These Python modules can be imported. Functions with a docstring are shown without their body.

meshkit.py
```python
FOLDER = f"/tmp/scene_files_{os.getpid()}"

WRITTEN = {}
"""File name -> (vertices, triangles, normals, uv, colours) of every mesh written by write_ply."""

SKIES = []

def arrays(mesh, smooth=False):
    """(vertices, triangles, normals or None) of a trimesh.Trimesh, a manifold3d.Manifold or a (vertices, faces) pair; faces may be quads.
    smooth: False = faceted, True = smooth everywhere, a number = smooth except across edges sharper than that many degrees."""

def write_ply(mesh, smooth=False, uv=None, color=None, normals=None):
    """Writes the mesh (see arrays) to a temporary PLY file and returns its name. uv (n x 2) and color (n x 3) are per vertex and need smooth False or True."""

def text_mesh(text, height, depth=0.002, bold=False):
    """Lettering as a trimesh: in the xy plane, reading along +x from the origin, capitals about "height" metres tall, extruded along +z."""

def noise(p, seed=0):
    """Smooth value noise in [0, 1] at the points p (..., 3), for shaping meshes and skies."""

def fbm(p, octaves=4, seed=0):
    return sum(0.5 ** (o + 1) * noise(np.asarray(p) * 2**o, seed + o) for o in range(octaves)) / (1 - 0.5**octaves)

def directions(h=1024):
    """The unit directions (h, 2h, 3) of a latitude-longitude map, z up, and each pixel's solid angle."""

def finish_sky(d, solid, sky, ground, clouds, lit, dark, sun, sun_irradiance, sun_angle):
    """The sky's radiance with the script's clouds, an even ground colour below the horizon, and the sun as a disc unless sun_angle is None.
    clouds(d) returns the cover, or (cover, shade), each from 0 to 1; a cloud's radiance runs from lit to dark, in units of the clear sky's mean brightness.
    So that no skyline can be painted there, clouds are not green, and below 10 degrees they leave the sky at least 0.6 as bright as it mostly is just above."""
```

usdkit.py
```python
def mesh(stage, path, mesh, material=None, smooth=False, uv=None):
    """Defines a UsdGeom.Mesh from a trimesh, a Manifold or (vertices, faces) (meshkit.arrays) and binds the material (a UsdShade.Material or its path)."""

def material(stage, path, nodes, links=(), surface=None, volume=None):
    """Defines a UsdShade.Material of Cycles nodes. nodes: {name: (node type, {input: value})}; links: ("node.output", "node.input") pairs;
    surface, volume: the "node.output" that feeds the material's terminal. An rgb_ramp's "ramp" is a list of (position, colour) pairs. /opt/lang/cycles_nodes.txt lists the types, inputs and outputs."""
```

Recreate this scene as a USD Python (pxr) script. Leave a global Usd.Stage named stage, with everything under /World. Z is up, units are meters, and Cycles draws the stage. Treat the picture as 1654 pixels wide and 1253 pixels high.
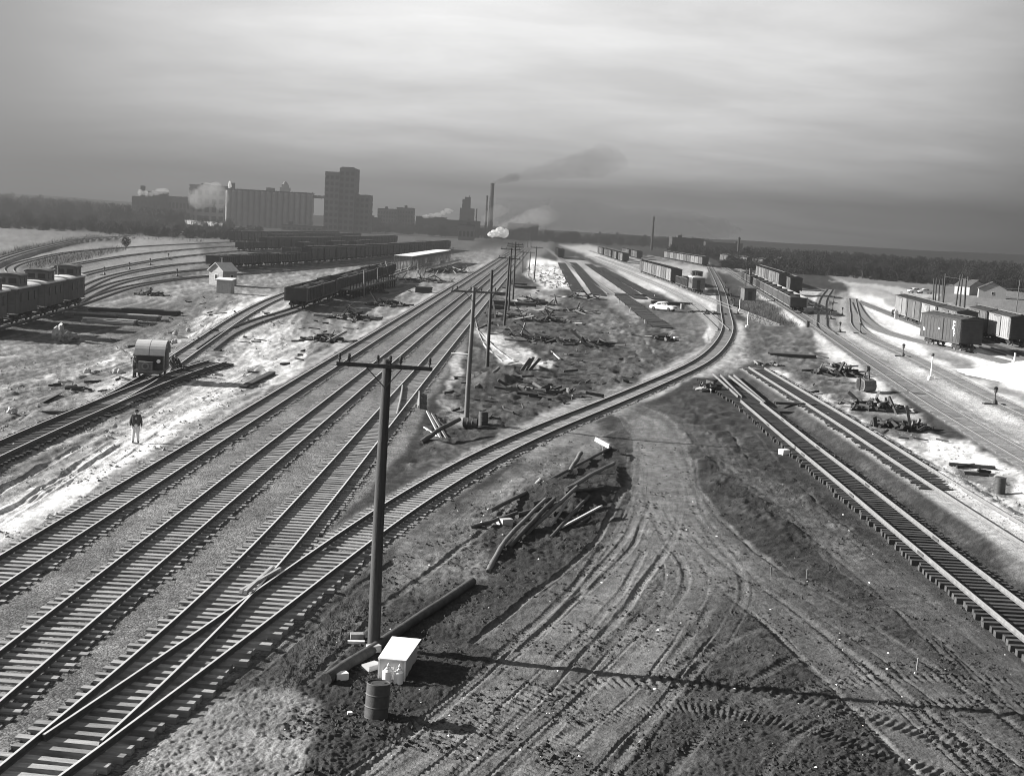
import math, random
import numpy as np
import trimesh, manifold3d
import meshkit, usdkit
from scipy.spatial import cKDTree
from scipy.interpolate import PchipInterpolator
from scipy.ndimage import gaussian_filter1d
from pxr import Usd, UsdGeom, UsdLux, UsdShade, Gf, Sdf, Vt

# exposure and light levels
EXPOSURE = 1.85
SUN_I, SKY_S = 1.25, 0.105
CLOUD = (0.27, 0.06, 0.17, 2.4, 1.1)     # cloud deck: base, streaks, broad mottling, bright part, sunward side
CLOUD_LOC = (3.1, 0.4, 0.0)
HAZE, HAZE_COL = 0.00066, 0.15

stage = Usd.Stage.CreateInMemory()
UsdGeom.SetStageUpAxis(stage, UsdGeom.Tokens.z)
UsdGeom.SetStageMetersPerUnit(stage, 1.0)
UsdGeom.Xform.Define(stage, '/World')
UsdGeom.Scope.Define(stage, '/World/Looks')
random.seed(7)
RNG = np.random.default_rng(11)
LOOKS = '/World/Looks/'

# ------------------------------------------------------------------ camera
FPX, CAMH = 2150.0, 12.5                 # focal length in photo pixels (picture 1654 wide), eye height
ROLL, PITCH = math.atan(0.055), math.atan(257.3 / FPX)
FWD = np.array([0, math.cos(PITCH), -math.sin(PITCH)])
_r0 = np.array([1.0, 0, 0]); _u0 = np.cross(_r0, FWD)
RIGHT = math.cos(ROLL) * _r0 + math.sin(ROLL) * _u0
UP = -math.sin(ROLL) * _r0 + math.cos(ROLL) * _u0
cam = UsdGeom.Camera.Define(stage, '/World/camera')
m = Gf.Matrix4d(1.0)
for i, a in enumerate((RIGHT, UP, -FWD)):
    m.SetRow(i, Gf.Vec4d(float(a[0]), float(a[1]), float(a[2]), 0))
m.SetRow(3, Gf.Vec4d(0, 0, CAMH, 1))
cam.AddTransformOp().Set(m)
cam.CreateHorizontalApertureAttr(36.0)
cam.CreateVerticalApertureAttr(36.0 * 775 / 1024)
cam.CreateFocalLengthAttr(36.0 * FPX / 1654)
cam.CreateClippingRangeAttr(Gf.Vec2f(0.5, 20000))
cam.CreateExposureAttr(EXPOSURE)

# ------------------------------------------------------------------ sun and sky (a black and white photograph: everything is grey)
SUN_EL, SUN_AZ = math.radians(22.5), math.radians(-81.5)      # azimuth = atan2(x, y)
SD = np.array([math.sin(SUN_AZ) * math.cos(SUN_EL), math.cos(SUN_AZ) * math.cos(SUN_EL), math.sin(SUN_EL)])
sun = UsdLux.DistantLight.Define(stage, '/World/sun')
sun.CreateIntensityAttr(SUN_I); sun.CreateAngleAttr(0.5); sun.CreateNormalizeAttr(True)
sun.CreateColorAttr(Gf.Vec3f(1.0, 0.985, 0.965))
zx = SD / np.linalg.norm(SD); xx = np.cross([0, 0, 1.0], zx); xx /= np.linalg.norm(xx); yx = np.cross(zx, xx)
m = Gf.Matrix4d(1.0)
for i, a in enumerate((xx, yx, zx)):
    m.SetRow(i, Gf.Vec4d(float(a[0]), float(a[1]), float(a[2]), 0))
sun.AddTransformOp().Set(m)

dome = UsdLux.DomeLight.Define(stage, '/World/sky')
dome.GetPrim().SetCustomDataByKey('kind', 'structure')
dome.GetPrim().SetCustomDataByKey('label', 'grey clouded winter sky over the whole yard')
dome.CreateIntensityAttr(1.0)
_bright = RIGHT * (930 - 827) / FPX - UP * (110 - 626.5) / FPX + FWD; _bright = _bright / np.linalg.norm(_bright)
sky_nodes = {
    'sky': ('sky_texture', {'sky_type': 'single_scattering', 'sun_disc': False, 'sun_elevation': SUN_EL, 'sun_rotation': SUN_AZ, 'aerosol_density': 2.0}),
    'bw': ('rgb_to_bw', {}),
    'tc': ('texture_coordinate', {}),
    'sep': ('separate_xyz', {}),
    # project the direction on a flat cloud deck so that streaks flatten towards the horizon
    'za': ('math', {'math_type': 'add', 'value2': 0.16}),
    'dx': ('math', {'math_type': 'divide'}), 'dy': ('math', {'math_type': 'divide'}),
    'deck': ('combine_xyz', {'z': 0.0}),
    'map': ('mapping', {'mapping_type': 'point', 'scale': (0.75, 1.25, 1.0), 'rotation': (0, 0, 0.2), 'location': CLOUD_LOC}),
    'n1': ('noise_texture', {'scale': 1.7, 'detail': 6.0, 'roughness': 0.55, 'distortion': 0.2}),
    'r1': ('map_range', {'from_min': 0.36, 'from_max': 0.68, 'to_min': 0.0, 'to_max': 1.0, 'clamp': True}),
    'n2': ('noise_texture', {'scale': 0.33, 'detail': 1.5}),
    'r2': ('map_range', {'from_min': 0.36, 'from_max': 0.66, 'to_min': 0.0, 'to_max': 1.0, 'clamp': True}),
    'mulA': ('math', {'math_type': 'multiply', 'value2': CLOUD[1]}),
    'mulB': ('math', {'math_type': 'multiply', 'value2': CLOUD[2]}),
    'sumA': ('math', {'math_type': 'add', 'value2': CLOUD[0]}),
    'sum': ('math', {'math_type': 'add'}),
    # thin bright part of the deck ahead, and the brighter side towards the sun
    'd1': ('vector_math', {'math_type': 'dot_product', 'vector2': tuple(_bright)}),
    'l1': ('map_range', {'range_type': 'smoothstep', 'from_min': math.cos(math.radians(25)), 'from_max': 1.0, 'to_min': 0.0, 'to_max': CLOUD[3], 'clamp': True}),
    'd2': ('vector_math', {'math_type': 'dot_product', 'vector2': tuple(SD)}),
    'l2': ('map_range', {'from_min': -0.15, 'from_max': 1.0, 'to_min': 0.0, 'to_max': CLOUD[4], 'clamp': True}),
    'w': ('map_range', {'from_min': 0.0, 'from_max': 1.0, 'to_min': 0.82, 'to_max': 1.18}),
    'l1w': ('math', {'math_type': 'multiply'}),
    's1': ('math', {'math_type': 'add'}), 's2': ('math', {'math_type': 'add'}),
    'cover': ('mix_float', {'fac': 0.96}),
    'bg': ('background_shader', {'strength': SKY_S}),
}
usdkit.material(stage, LOOKS + 'sky_look', sky_nodes, [
    ('sky.color', 'bw.color'), ('tc.generated', 'sep.vector'), ('sep.z', 'za.value1'),
    ('sep.x', 'dx.value1'), ('za.value', 'dx.value2'), ('sep.y', 'dy.value1'), ('za.value', 'dy.value2'),
    ('dx.value', 'deck.x'), ('dy.value', 'deck.y'), ('deck.vector', 'map.vector'),
    ('map.vector', 'n1.vector'), ('n1.fac', 'r1.value'), ('deck.vector', 'n2.vector'), ('n2.fac', 'r2.value'),
    ('r1.result', 'mulA.value1'), ('mulA.value', 'sumA.value1'), ('r2.result', 'mulB.value1'), ('sumA.value', 'sum.value1'), ('mulB.value', 'sum.value2'),
    ('tc.generated', 'd1.vector1'), ('d1.value', 'l1.value'), ('tc.generated', 'd2.vector1'), ('d2.value', 'l2.value'), ('r1.result', 'w.value'), ('l1.result', 'l1w.value1'), ('w.result', 'l1w.value2'), ('sum.value', 's1.value1'), ('l1w.value', 's1.value2'), ('s1.value', 's2.value1'), ('l2.result', 's2.value2'),
    ('bw.val', 'cover.a'), ('s2.value', 'cover.b'), ('cover.result', 'bg.color')], surface='bg.background')
UsdShade.MaterialBindingAPI.Apply(dome.GetPrim()).Bind(UsdShade.Material.Get(stage, LOOKS + 'sky_look'))

# ------------------------------------------------------------------ survey helpers: photo pixel -> point of the world
def _ray(u, v):
    return RIGHT * (u - 827) / FPX - UP * (v - 626.5) / FPX + FWD
def G(u, v, z=0.0):                      # on the level z
    d = _ray(u, v); t = (z - CAMH) / d[2]
    return np.array([d[0] * t, d[1] * t, z])
def AT(u, v, y):                         # at the distance y
    d = _ray(u, v); t = y / d[1]
    return np.array([d[0] * t, y, CAMH + d[2] * t])
def project(p):
    q = np.asarray(p, float) - [0, 0, CAMH]
    w = q @ FWD
    return 827 + FPX * (q @ RIGHT) / w, 626.5 - FPX * (q @ UP) / w
def height_for(base, v):                 # height of a plumb line from base up to the pixel row v
    lo, hi = 0.0, 200.0
    for _ in range(50):
        mid = (lo + hi) / 2
        if project(base + np.array([0, 0, mid]))[1] > v: lo = mid
        else: hi = mid
    return lo

# ------------------------------------------------------------------ naming, tagging
_used = {}
def numbered(parent, name):
    k = (parent, name); n = _used.get(k, 0); _used[k] = n + 1
    return f'{parent}/{name}' if n == 0 else f'{parent}/{name}_{n:03d}'
def tag(prim, label=None, cat=None, group=None, kind=None):
    for k, v in (('label', label), ('category', cat), ('group', group), ('kind', kind)):
        if v: prim.SetCustomDataByKey(k, v)
    return prim
class Thing:
    """An Xform at the thing's base; parts are built in its own frame."""
    def __init__(s, name, label, cat, loc=(0, 0, 0), rz=0.0, group=None, rx=0.0, ry=0.0, scale=None):
        s.path = numbered('/World', name); s.loc = np.array(loc, float); s.rz = rz
        x = UsdGeom.Xform.Define(stage, s.path)
        x.AddTranslateOp().Set(Gf.Vec3d(*map(float, loc)))
        x.AddRotateXYZOp().Set(Gf.Vec3f(math.degrees(rx), math.degrees(ry), math.degrees(rz)))
        if scale: x.AddScaleOp().Set(Gf.Vec3f(*scale))
        s.prim = tag(x.GetPrim(), label, cat, group)
        s.cat, s.name = cat, name
    def part(s, name, mb, mat, parent=None, smooth=False, label=None, kind=None):
        return part(parent or s.path, name, mb, mat, smooth, label, kind, s.loc if getattr(mb, 'world', False) else None)
    def copy(s, label, loc, rz, group=None, scale=None):
        p = numbered('/World', s.name)
        x = UsdGeom.Xform.Define(stage, p)
        x.GetPrim().GetReferences().AddInternalReference(s.path)
        x.GetPrim().SetInstanceable(True)
        ops = x.GetOrderedXformOps()
        ops[0].Set(Gf.Vec3d(*map(float, loc))); ops[1].Set(Gf.Vec3f(0, 0, math.degrees(rz)))
        if scale: ops[2].Set(Gf.Vec3f(*scale))
        return tag(x.GetPrim(), label, s.cat, group)
def part(parent, name, mb, mat, smooth=False, label=None, kind=None, minus=None):
    path = numbered(str(parent), name)
    mesh = mb.mesh() if isinstance(mb, MB) else mb
    if minus is not None:
        v, f = meshkit.arrays(mesh)[:2]; mesh = (v - minus, f)
    usdkit.mesh(stage, path, mesh, LOOKS + mat, smooth)
    tag(stage.GetPrimAtPath(path), label, None, None, kind)
    return path
def single(name, mb, mat, label, cat, smooth=False, group=None, kind=None):
    path = part('/World', name, mb, mat, smooth)
    tag(stage.GetPrimAtPath(path), label, cat, group, kind)
    return path

# ------------------------------------------------------------------ mesh builder
BOXV = np.array([[-1, -1, -1], [1, -1, -1], [1, 1, -1], [-1, 1, -1], [-1, -1, 1], [1, -1, 1], [1, 1, 1], [-1, 1, 1]]) * 0.5
BOXF = np.array([[0, 3, 2], [0, 2, 1], [4, 5, 6], [4, 6, 7], [0, 1, 5], [0, 5, 4], [1, 2, 6], [1, 6, 5], [2, 3, 7], [2, 7, 6], [3, 0, 4], [3, 4, 7]])
class MB:
    def __init__(s, world=False): s.v, s.f, s.n, s.world = [], [], 0, world
    def add(s, v, f):
        s.v.append(np.asarray(v, float)); s.f.append(np.asarray(f, int) + s.n); s.n += len(v); return s
    def box(s, c, size, rz=0.0, M=None):
        v = BOXV * np.asarray(size)
        if M is not None: v = v @ np.asarray(M).T
        elif rz: v = v @ np.array([[math.cos(rz), math.sin(rz), 0], [-math.sin(rz), math.cos(rz), 0], [0, 0, 1]])
        return s.add(v + np.asarray(c), BOXF)
    def span(s, x0, x1, y0, y1, z0, z1): return s.box(((x0 + x1) / 2, (y0 + y1) / 2, (z0 + z1) / 2), (x1 - x0, y1 - y0, z1 - z0))
    def beam(s, a, b, w, h, twist=0.0):
        a, b = np.asarray(a, float), np.asarray(b, float); d = b - a; L = np.linalg.norm(d); d = d / L
        side = np.cross(d, [0, 0, 1.0]) if abs(d[2]) < 0.98 else np.array([1.0, 0, 0])
        side /= np.linalg.norm(side); up = np.cross(side, d)
        if twist: side, up = side * math.cos(twist) + up * math.sin(twist), up * math.cos(twist) - side * math.sin(twist)
        return s.box((a + b) / 2, (w, L, h), M=np.stack([side, d, up], 1))
    def tube(s, pts, radii, sides=10, cap=True):
        p = np.asarray(pts, float); r = np.broadcast_to(radii, (len(p),))
        t = np.gradient(p, axis=0); t /= np.linalg.norm(t, axis=1, keepdims=True)
        ref = np.array([0, 0, 1.0]) if abs(t[:, 2]).max() < 0.95 else np.array([0.3, 1.0, 0.1])
        a = np.cross(t, ref); a /= np.linalg.norm(a, axis=1, keepdims=True); b = np.cross(t, a)
        an = np.arange(sides) * 2 * np.pi / sides
        v = p[:, None] + r[:, None, None] * (np.cos(an)[None, :, None] * a[:, None] + np.sin(an)[None, :, None] * b[:, None])
        i, j = np.meshgrid(np.arange(len(p) - 1), np.arange(sides), indexing='ij')
        q = np.stack([i * sides + j, (i + 1) * sides + j, (i + 1) * sides + (j + 1) % sides, i * sides + (j + 1) % sides], -1).reshape(-1, 4)
        f = np.vstack([q[:, [0, 1, 2]], q[:, [0, 2, 3]]])
        v = v.reshape(-1, 3)
        if cap:
            n = len(v); v = np.vstack([v, p[0], p[-1]]); k = np.arange(sides); e = (len(p) - 1) * sides
            f = np.vstack([f, np.stack([np.full(sides, n), k, (k + 1) % sides], 1), np.stack([np.full(sides, n + 1), e + (k + 1) % sides, e + k], 1)])
        return s.add(v, f)
    def cyl(s, c, r, h, sides=16, axis=2):
        e = np.zeros(3); e[axis] = h / 2; c = np.asarray(c, float)
        return s.tube([c - e, c + e], r, sides)
    def lathe(s, prof, c=(0, 0, 0), sides=24):     # prof: (r, z)
        return s.tube([(c[0], c[1], c[2] + z) for r, z in prof], [max(r, 1e-3) for r, z in prof], sides) if len({z for r, z in prof}) == len(prof) else s._lathe(prof, c, sides)
    def _lathe(s, prof, c, sides):
        an = np.arange(sides) * 2 * np.pi / sides
        v = np.array([(r * math.cos(t) + c[0], r * math.sin(t) + c[1], z + c[2]) for r, z in prof for t in an])
        f = []
        for i in range(len(prof) - 1):
            for j in range(sides):
                a, b, d, e = i * sides + j, i * sides + (j + 1) % sides, (i + 1) * sides + (j + 1) % sides, (i + 1) * sides + j
                f += [[a, b, d], [a, d, e]]
        return s.add(v, f)
    def prism(s, poly, x0, x1):                    # polygon in (y, z) extruded along x
        poly = np.asarray(poly, float); n = len(poly)
        v = np.vstack([np.c_[np.full(n, x0), poly], np.c_[np.full(n, x1), poly]])
        k = np.arange(n); kn = (k + 1) % n
        f = np.vstack([np.stack([k, n + k, kn], 1), np.stack([kn, n + k, n + kn], 1)])
        cap = np.array([[0, i, i + 1] for i in range(1, n - 1)])
        return s.add(v, np.vstack([f, cap, (cap + n)[:, ::-1]]))
    def mesh(s): return np.vstack(s.v), np.vstack(s.f)
    def tris(s): return sum(len(f) for f in s.f)
def blob(c, size, seed=0, sub=2, rough=0.25, freq=1.2):
    t = trimesh.creation.icosphere(subdivisions=sub); v = np.array(t.vertices)
    n = meshkit.fbm(v * freq + seed * 3.7 + 20, 3, seed)
    return v * (1 + rough * (n - 0.5) * 2)[:, None] * np.asarray(size) + np.asarray(c), np.array(t.faces)
def solid(mesh):
    v, f = mesh
    return manifold3d.Manifold(manifold3d.Mesh(np.asarray(v, np.float32), np.asarray(f, np.uint32)))

# ------------------------------------------------------------------ materials (all grey)
def g3(v): return (v, v, v)
def mat(name, v, rough=0.75, var=0.25, scale=3.0, bump=0.0, bump_scale=30.0, metal=0.0, piece=0.0, spec=0.3, stretch=None, thing_var=0.0):
    nodes = {'tc': ('texture_coordinate', {}), 'mp': ('mapping', {'scale': stretch or (1, 1, 1)}),
             'n': ('noise_texture', {'scale': scale, 'detail': 5.0, 'roughness': 0.6}),
             'r': ('map_range', {'from_min': 0.3, 'from_max': 0.7, 'to_min': 1 - var, 'to_max': 1 + var, 'clamp': True}),
             'v0': ('math', {'math_type': 'multiply', 'value2': v}),
             'geo': ('geometry', {}), 'pr': ('map_range', {'from_min': 0.0, 'from_max': 1.0, 'to_min': 1 - piece, 'to_max': 1 + piece}),
             'v1': ('math', {'math_type': 'multiply'}),
             'oi': ('object_info', {}), 'orr': ('map_range', {'from_min': 0.0, 'from_max': 1.0, 'to_min': 1 - thing_var, 'to_max': 1 + thing_var}),
             'v2': ('math', {'math_type': 'multiply'}),
             'col': ('combine_color', {}),
             'p': ('principled_bsdf', {'roughness': rough, 'metallic': metal, 'specular_ior_level': spec})}
    links = [('tc.object', 'mp.vector'), ('mp.vector', 'n.vector'), ('n.fac', 'r.value'), ('r.result', 'v0.value1'), ('v0.value', 'v1.value1'),
             ('geo.random_per_island', 'pr.value'), ('pr.result', 'v1.value2'), ('v1.value', 'v2.value1'), ('oi.random', 'orr.value'), ('orr.result', 'v2.value2'),
             ('v2.value', 'col.r'), ('v2.value', 'col.g'), ('v2.value', 'col.b'), ('col.color', 'p.base_color')]
    if bump:
        nodes['bn'] = ('noise_texture', {'scale': bump_scale, 'detail': 4.0, 'roughness': 0.65})
        nodes['b'] = ('bump', {'strength': 1.0, 'distance': bump})
        links += [('mp.vector', 'bn.vector'), ('bn.fac', 'b.height'), ('b.normal', 'p.normal')]
    usdkit.material(stage, LOOKS + name, nodes, links, surface='p.BSDF')

mat('weathered_tie', 0.33, 0.85, 0.3, 4.0, 0.01, 25, piece=0.3, thing_var=0.25, stretch=(0.35, 3, 3))
mat('creosote_tie', 0.075, 0.7, 0.3, 4.0, 0.008, 25, piece=0.3, thing_var=0.25, stretch=(0.35, 3, 3))
mat('rusty_rail', 0.07, 0.6, 0.3, 5.0, spec=0.4)
mat('polished_rail', 0.66, 0.38, 0.12, 0.6, metal=0.35, spec=0.8)
mat('side_rail', 0.14, 0.6, 0.3, 5.0, spec=0.4)
mat('new_rail', 0.42, 0.45, 0.15, 3.0, metal=0.35)
mat('old_pole_wood', 0.045, 0.8, 0.35, 3.0, 0.01, 20, stretch=(4, 4, 0.3))
mat('grey_pole_wood', 0.11, 0.8, 0.35, 3.0, 0.01, 20, stretch=(4, 4, 0.3))
mat('dark_log', 0.06, 0.85, 0.4, 3.0, 0.015, 14, thing_var=0.3)
mat('grey_plank', 0.30, 0.8, 0.25, 6.0, 0.004, 30, piece=0.35, thing_var=0.25)
mat('pale_plank', 0.48, 0.8, 0.2, 6.0, 0.004, 30, piece=0.25)
mat('scrap_wood', 0.11, 0.85, 0.3, 5.0, 0.006, 30, piece=0.6)
mat('insulator', 0.05, 0.25, 0.05)
mat('iron', 0.045, 0.55, 0.3, 8.0, spec=0.5)
mat('rusty_drum', 0.045, 0.65, 0.4, 5.0, 0.004, 30, spec=0.4)
mat('white_paint', 0.72, 0.6, 0.10, 5.0, 0.002, 20)
mat('white_glaze', 0.85, 0.3, 0.04, 3.0)
mat('grey_sheet', 0.42, 0.6, 0.08, 3.0)
mat('freight_red', 0.115, 0.7, 0.2, 1.5, 0.004, 6, thing_var=0.2)
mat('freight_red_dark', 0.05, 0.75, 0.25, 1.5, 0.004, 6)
mat('freight_mid', 0.11, 0.7, 0.2, 1.5, 0.004, 6, thing_var=0.2)
mat('freight_pale', 0.20, 0.7, 0.15, 1.5, 0.004, 6, thing_var=0.15)
mat('roof_tar', 0.06, 0.85, 0.3, 2.0)
mat('roof_pale', 0.52, 0.8, 0.15, 2.0)
mat('truck_iron', 0.025, 0.65, 0.3, 5.0)
mat('wheel_tread', 0.16, 0.5, 0.2, 5.0, metal=0.3)
mat('farm_white', 0.30, 0.7, 0.1, 2.0)
mat('lettering', 0.75, 0.7, 0.08, 6.0)
mat('coal', 0.018, 0.6, 0.5, 8.0, 0.06, 4.0)
mat('window_glass', 0.015, 0.45, 0.05)
mat('shed_board', 0.40, 0.8, 0.12, 3.0, piece=0.1)
mat('silo_concrete', 0.30, 0.85, 0.2, 0.05, stretch=(1, 1, 0.2))
mat('dark_brick', 0.05, 0.85, 0.25, 0.1)
mat('grey_brick', 0.15, 0.85, 0.2, 0.08)
mat('far_glass', 0.025, 0.3, 0.1)
mat('bark', 0.045, 0.9, 0.3, 2.0, thing_var=0.3)
mat('twigs', 0.035, 0.95, 0.3, 0.5, piece=0.3, thing_var=0.3)
mat('woodland', 0.03, 0.95, 0.5, 0.06, piece=0.5)
mat('dry_weed', 0.06, 0.95, 0.4, 1.0, piece=0.5)
mat('clod', 0.06, 0.95, 0.35, 6.0, piece=0.5)
mat('rubble', 0.40, 0.9, 0.3, 6.0, piece=0.45)
mat('white_sand', 0.62, 0.95, 0.12, 1.2, 0.10, 2.5)
mat('skin', 0.30, 0.6, 0.1)
mat('dark_cloth', 0.055, 0.9, 0.25, 20)
mat('grey_cloth', 0.14, 0.9, 0.25, 20)
mat('pale_cloth', 0.55, 0.9, 0.12, 20)
mat('car_white', 0.62, 0.25, 0.03)
mat('tyre', 0.02, 0.85, 0.2)
mat('chrome', 0.6, 0.2, 0.1, metal=1.0)
mat('brush_dark', 0.04, 0.95, 0.4, 1.0, piece=0.5)

# ------------------------------------------------------------------ the tracks, surveyed
GA = 0.755                                # half the distance between rail heads
def smooth_path(pts, sigma=8.0, step=0.5):
    p = np.asarray(pts, float)[:, :2]
    d0, d1 = p[0] - p[1], p[-1] - p[-2]
    pad = 25.0
    q = np.vstack([p[0] + d0 / np.linalg.norm(d0) * pad, p, p[-1] + d1 / np.linalg.norm(d1) * pad])
    s = np.r_[0, np.cumsum(np.linalg.norm(np.diff(q, axis=0), axis=1))]
    u = np.arange(0, s[-1], step)
    r = np.stack([PchipInterpolator(s, q[:, 0])(u), PchipInterpolator(s, q[:, 1])(u)], 1)
    r = gaussian_filter1d(r, sigma / step, axis=0, mode='nearest')
    k = (u > pad) & (u < s[-1] - pad)
    return r[k]
def normals2(p):
    t = np.gradient(p, axis=0); t /= np.linalg.norm(t, axis=1, keepdims=True)
    return t, np.stack([t[:, 1], -t[:, 0]], 1)           # tangent, right-hand normal
def shift(p, d): return p + normals2(p)[1] * d
def px(l, z=0.4): return np.array([G(u, v, z)[:2] for u, v in l])
def line_track(x35, slope, y0, y1):
    return smooth_path([(x35 + slope * (y - 35), y) for y in np.arange(y0, y1, 20.0)], 4.0)

T = {}
def track(key, path, ztop=0.20, expo=0.06, y_expo=None, **kw):
    T[key] = dict(path=path, ztop=ztop, expo=expo, y_expo=y_expo, **kw)
track('A', line_track(-16.76, 0.0180, 18, 900), bal=True)
track('B', line_track(-12.78, 0.0185, 16, 900), bal=True)
CL = smooth_path([(-11.9, 16), (-10.75, 26), (-9.95, 34.3), (-9.4, 42), (-9.0, 60), (-8.55, 90), (-7.25, 168), (-4.2, 338), (0.5, 600), (5.9, 900)], 7)
Cp = shift(CL, GA)
track('C', Cp, bal=True)
DRr = smooth_path([(-9.45, 26.2), (-8.65, 30.3), (-7.55, 34.8), (-6.25, 43.3), (-4.5, 53.9), (-2.1, 64.6), (1.95, 79.2), (6.9, 93), (14.5, 116.4), (18.9, 130), (23.0, 147), (26.9, 166), (30.3, 185), (36.2, 226), (46.0, 294), (80.5, 555), (120, 860)], 9)
Dp = shift(DRr, -GA)
track('D', Dp, bal=True)
Ep = smooth_path([(18.35, 102), (18.2, 90.5), (18.0, 79.4), (17.95, 68.1), (17.75, 57.5), (17.68, 48), (17.65, 42), (17.6, 34)], 5)
track('E', Ep[::-1], ztop=0.24, expo=0.2)
Fp = smooth_path([(23.2, 127), (23.05, 104), (23.0, 93), (22.7, 78.5), (22.45, 66.6), (22.4, 55), (22.3, 40)], 8)
track('F', Fp[::-1], ztop=0.50, expo=0.07)
Gp = smooth_path([(30.0, 60), (31.2, 75), (33.5, 100), (37.8, 137), (43.9, 186), (49.0, 227), (57.9, 304), (74.0, 445), (95, 620)], 8)
track('G', Gp, ztop=0.20, expo=0.02, light=True)
track('G2', smooth_path([(44.3, 187), (46.0, 200), (48.9, 213), (68, 297), (88.8, 380)], 4), ztop=0.21, expo=0.03)
track('I', smooth_path([(40.0, 98), (41.3, 113), (44.0, 136), (46.5, 158), (48.6, 180), (51.7, 200), (62.6, 247), (81, 323)], 5), ztop=0.2, expo=0.02, light=True)
BX1 = np.array([56.7, 175.5]); BX1d = np.array([-0.155, 1.0]); BX1d = BX1d / np.linalg.norm(BX1d) * np.array([1, 1])
Jp = smooth_path([(57.6, 110), (57.6, 140), (57.2, 158), (55.9, 172), (55.0, 182), (55.0, 196), (57.5, 215), (63.5, 245), (76, 300)], 7)
track('J', Jp, ztop=0.2, expo=0.02, light=True)
J2p = smooth_path([(60.5, 150), (64.2, 196), (67.3, 221), (70.0, 243), (79, 310)], 8)
track('J2', J2p, ztop=0.2, expo=0.02, light=True)
J3p = smooth_path([(65.5, 150), (68.4, 183), (70.6, 200), (77.5, 250)], 8)
track('J3', J3p, ztop=0.2, expo=0.02, light=True)
Kp = smooth_path([(-24.6, 52), (-25.1, 64), (-25.3, 80), (-25.3, 93), (-24.9, 104), (-24.35, 109)], 5)
track('K', Kp, ztop=0.22, expo=0.10)
track('K2', smooth_path([(-25.3, 82), (-25.7, 89), (-26.5, 98), (-27.6, 108), (-29.5, 126), (-33.4, 164), (-35.4, 190), (-36.6, 214)], 5), ztop=0.22, expo=0.03, light=True)
track('K3', smooth_path([(-27.5, 118), (-29.6, 140), (-29.9, 157), (-29.4, 172), (-29.4, 230), (-29.5, 320), (-28, 420)], 5), ztop=0.2, expo=0.03)
CABp = smooth_path([(-47.8, 100), (-50.6, 129), (-55.0, 169), (-58.2, 190), (-60.9, 216), (-60.5, 245), (-55.5, 275), (-47.0, 340), (-38, 430), (-27, 640)], 9)
track('L1', CABp, ztop=0.2, expo=0.02)
track('L2', smooth_path([(-55, 165), (-60.5, 190), (-66, 225), (-68, 262), (-64.5, 300), (-56, 362), (-46, 490), (-35, 728)], 9), ztop=0.2, expo=0.02)
track('L3', smooth_path([(-58, 172), (-66, 205), (-73, 245), (-77, 300), (-73, 362), (-66, 440), (-58, 560)], 9), ztop=0.2, expo=0.02)
track('L4', smooth_path([(-66, 190), (-76, 230), (-84, 290), (-90, 360), (-92, 444), (-84, 510), (-79, 620), (-66, 1000)], 9), ztop=0.2, expo=0.02)
track('L5', smooth_path([(-72, 196), (-83.5, 232), (-93.5, 290), (-101.5, 360), (-106, 457), (-103, 600), (-96, 850)], 9), ztop=0.2, expo=0.02)
track('L6', smooth_path([(-80, 215), (-92, 240), (-105, 290), (-117, 360), (-122, 470), (-122, 576), (-112, 850)], 9), ztop=0.2, expo=0.02)
track('L7', smooth_path([(-96, 240), (-104.6, 269), (-130, 368), (-152, 470), (-162, 560)], 9), ztop=0.7, expo=0.02)
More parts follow.
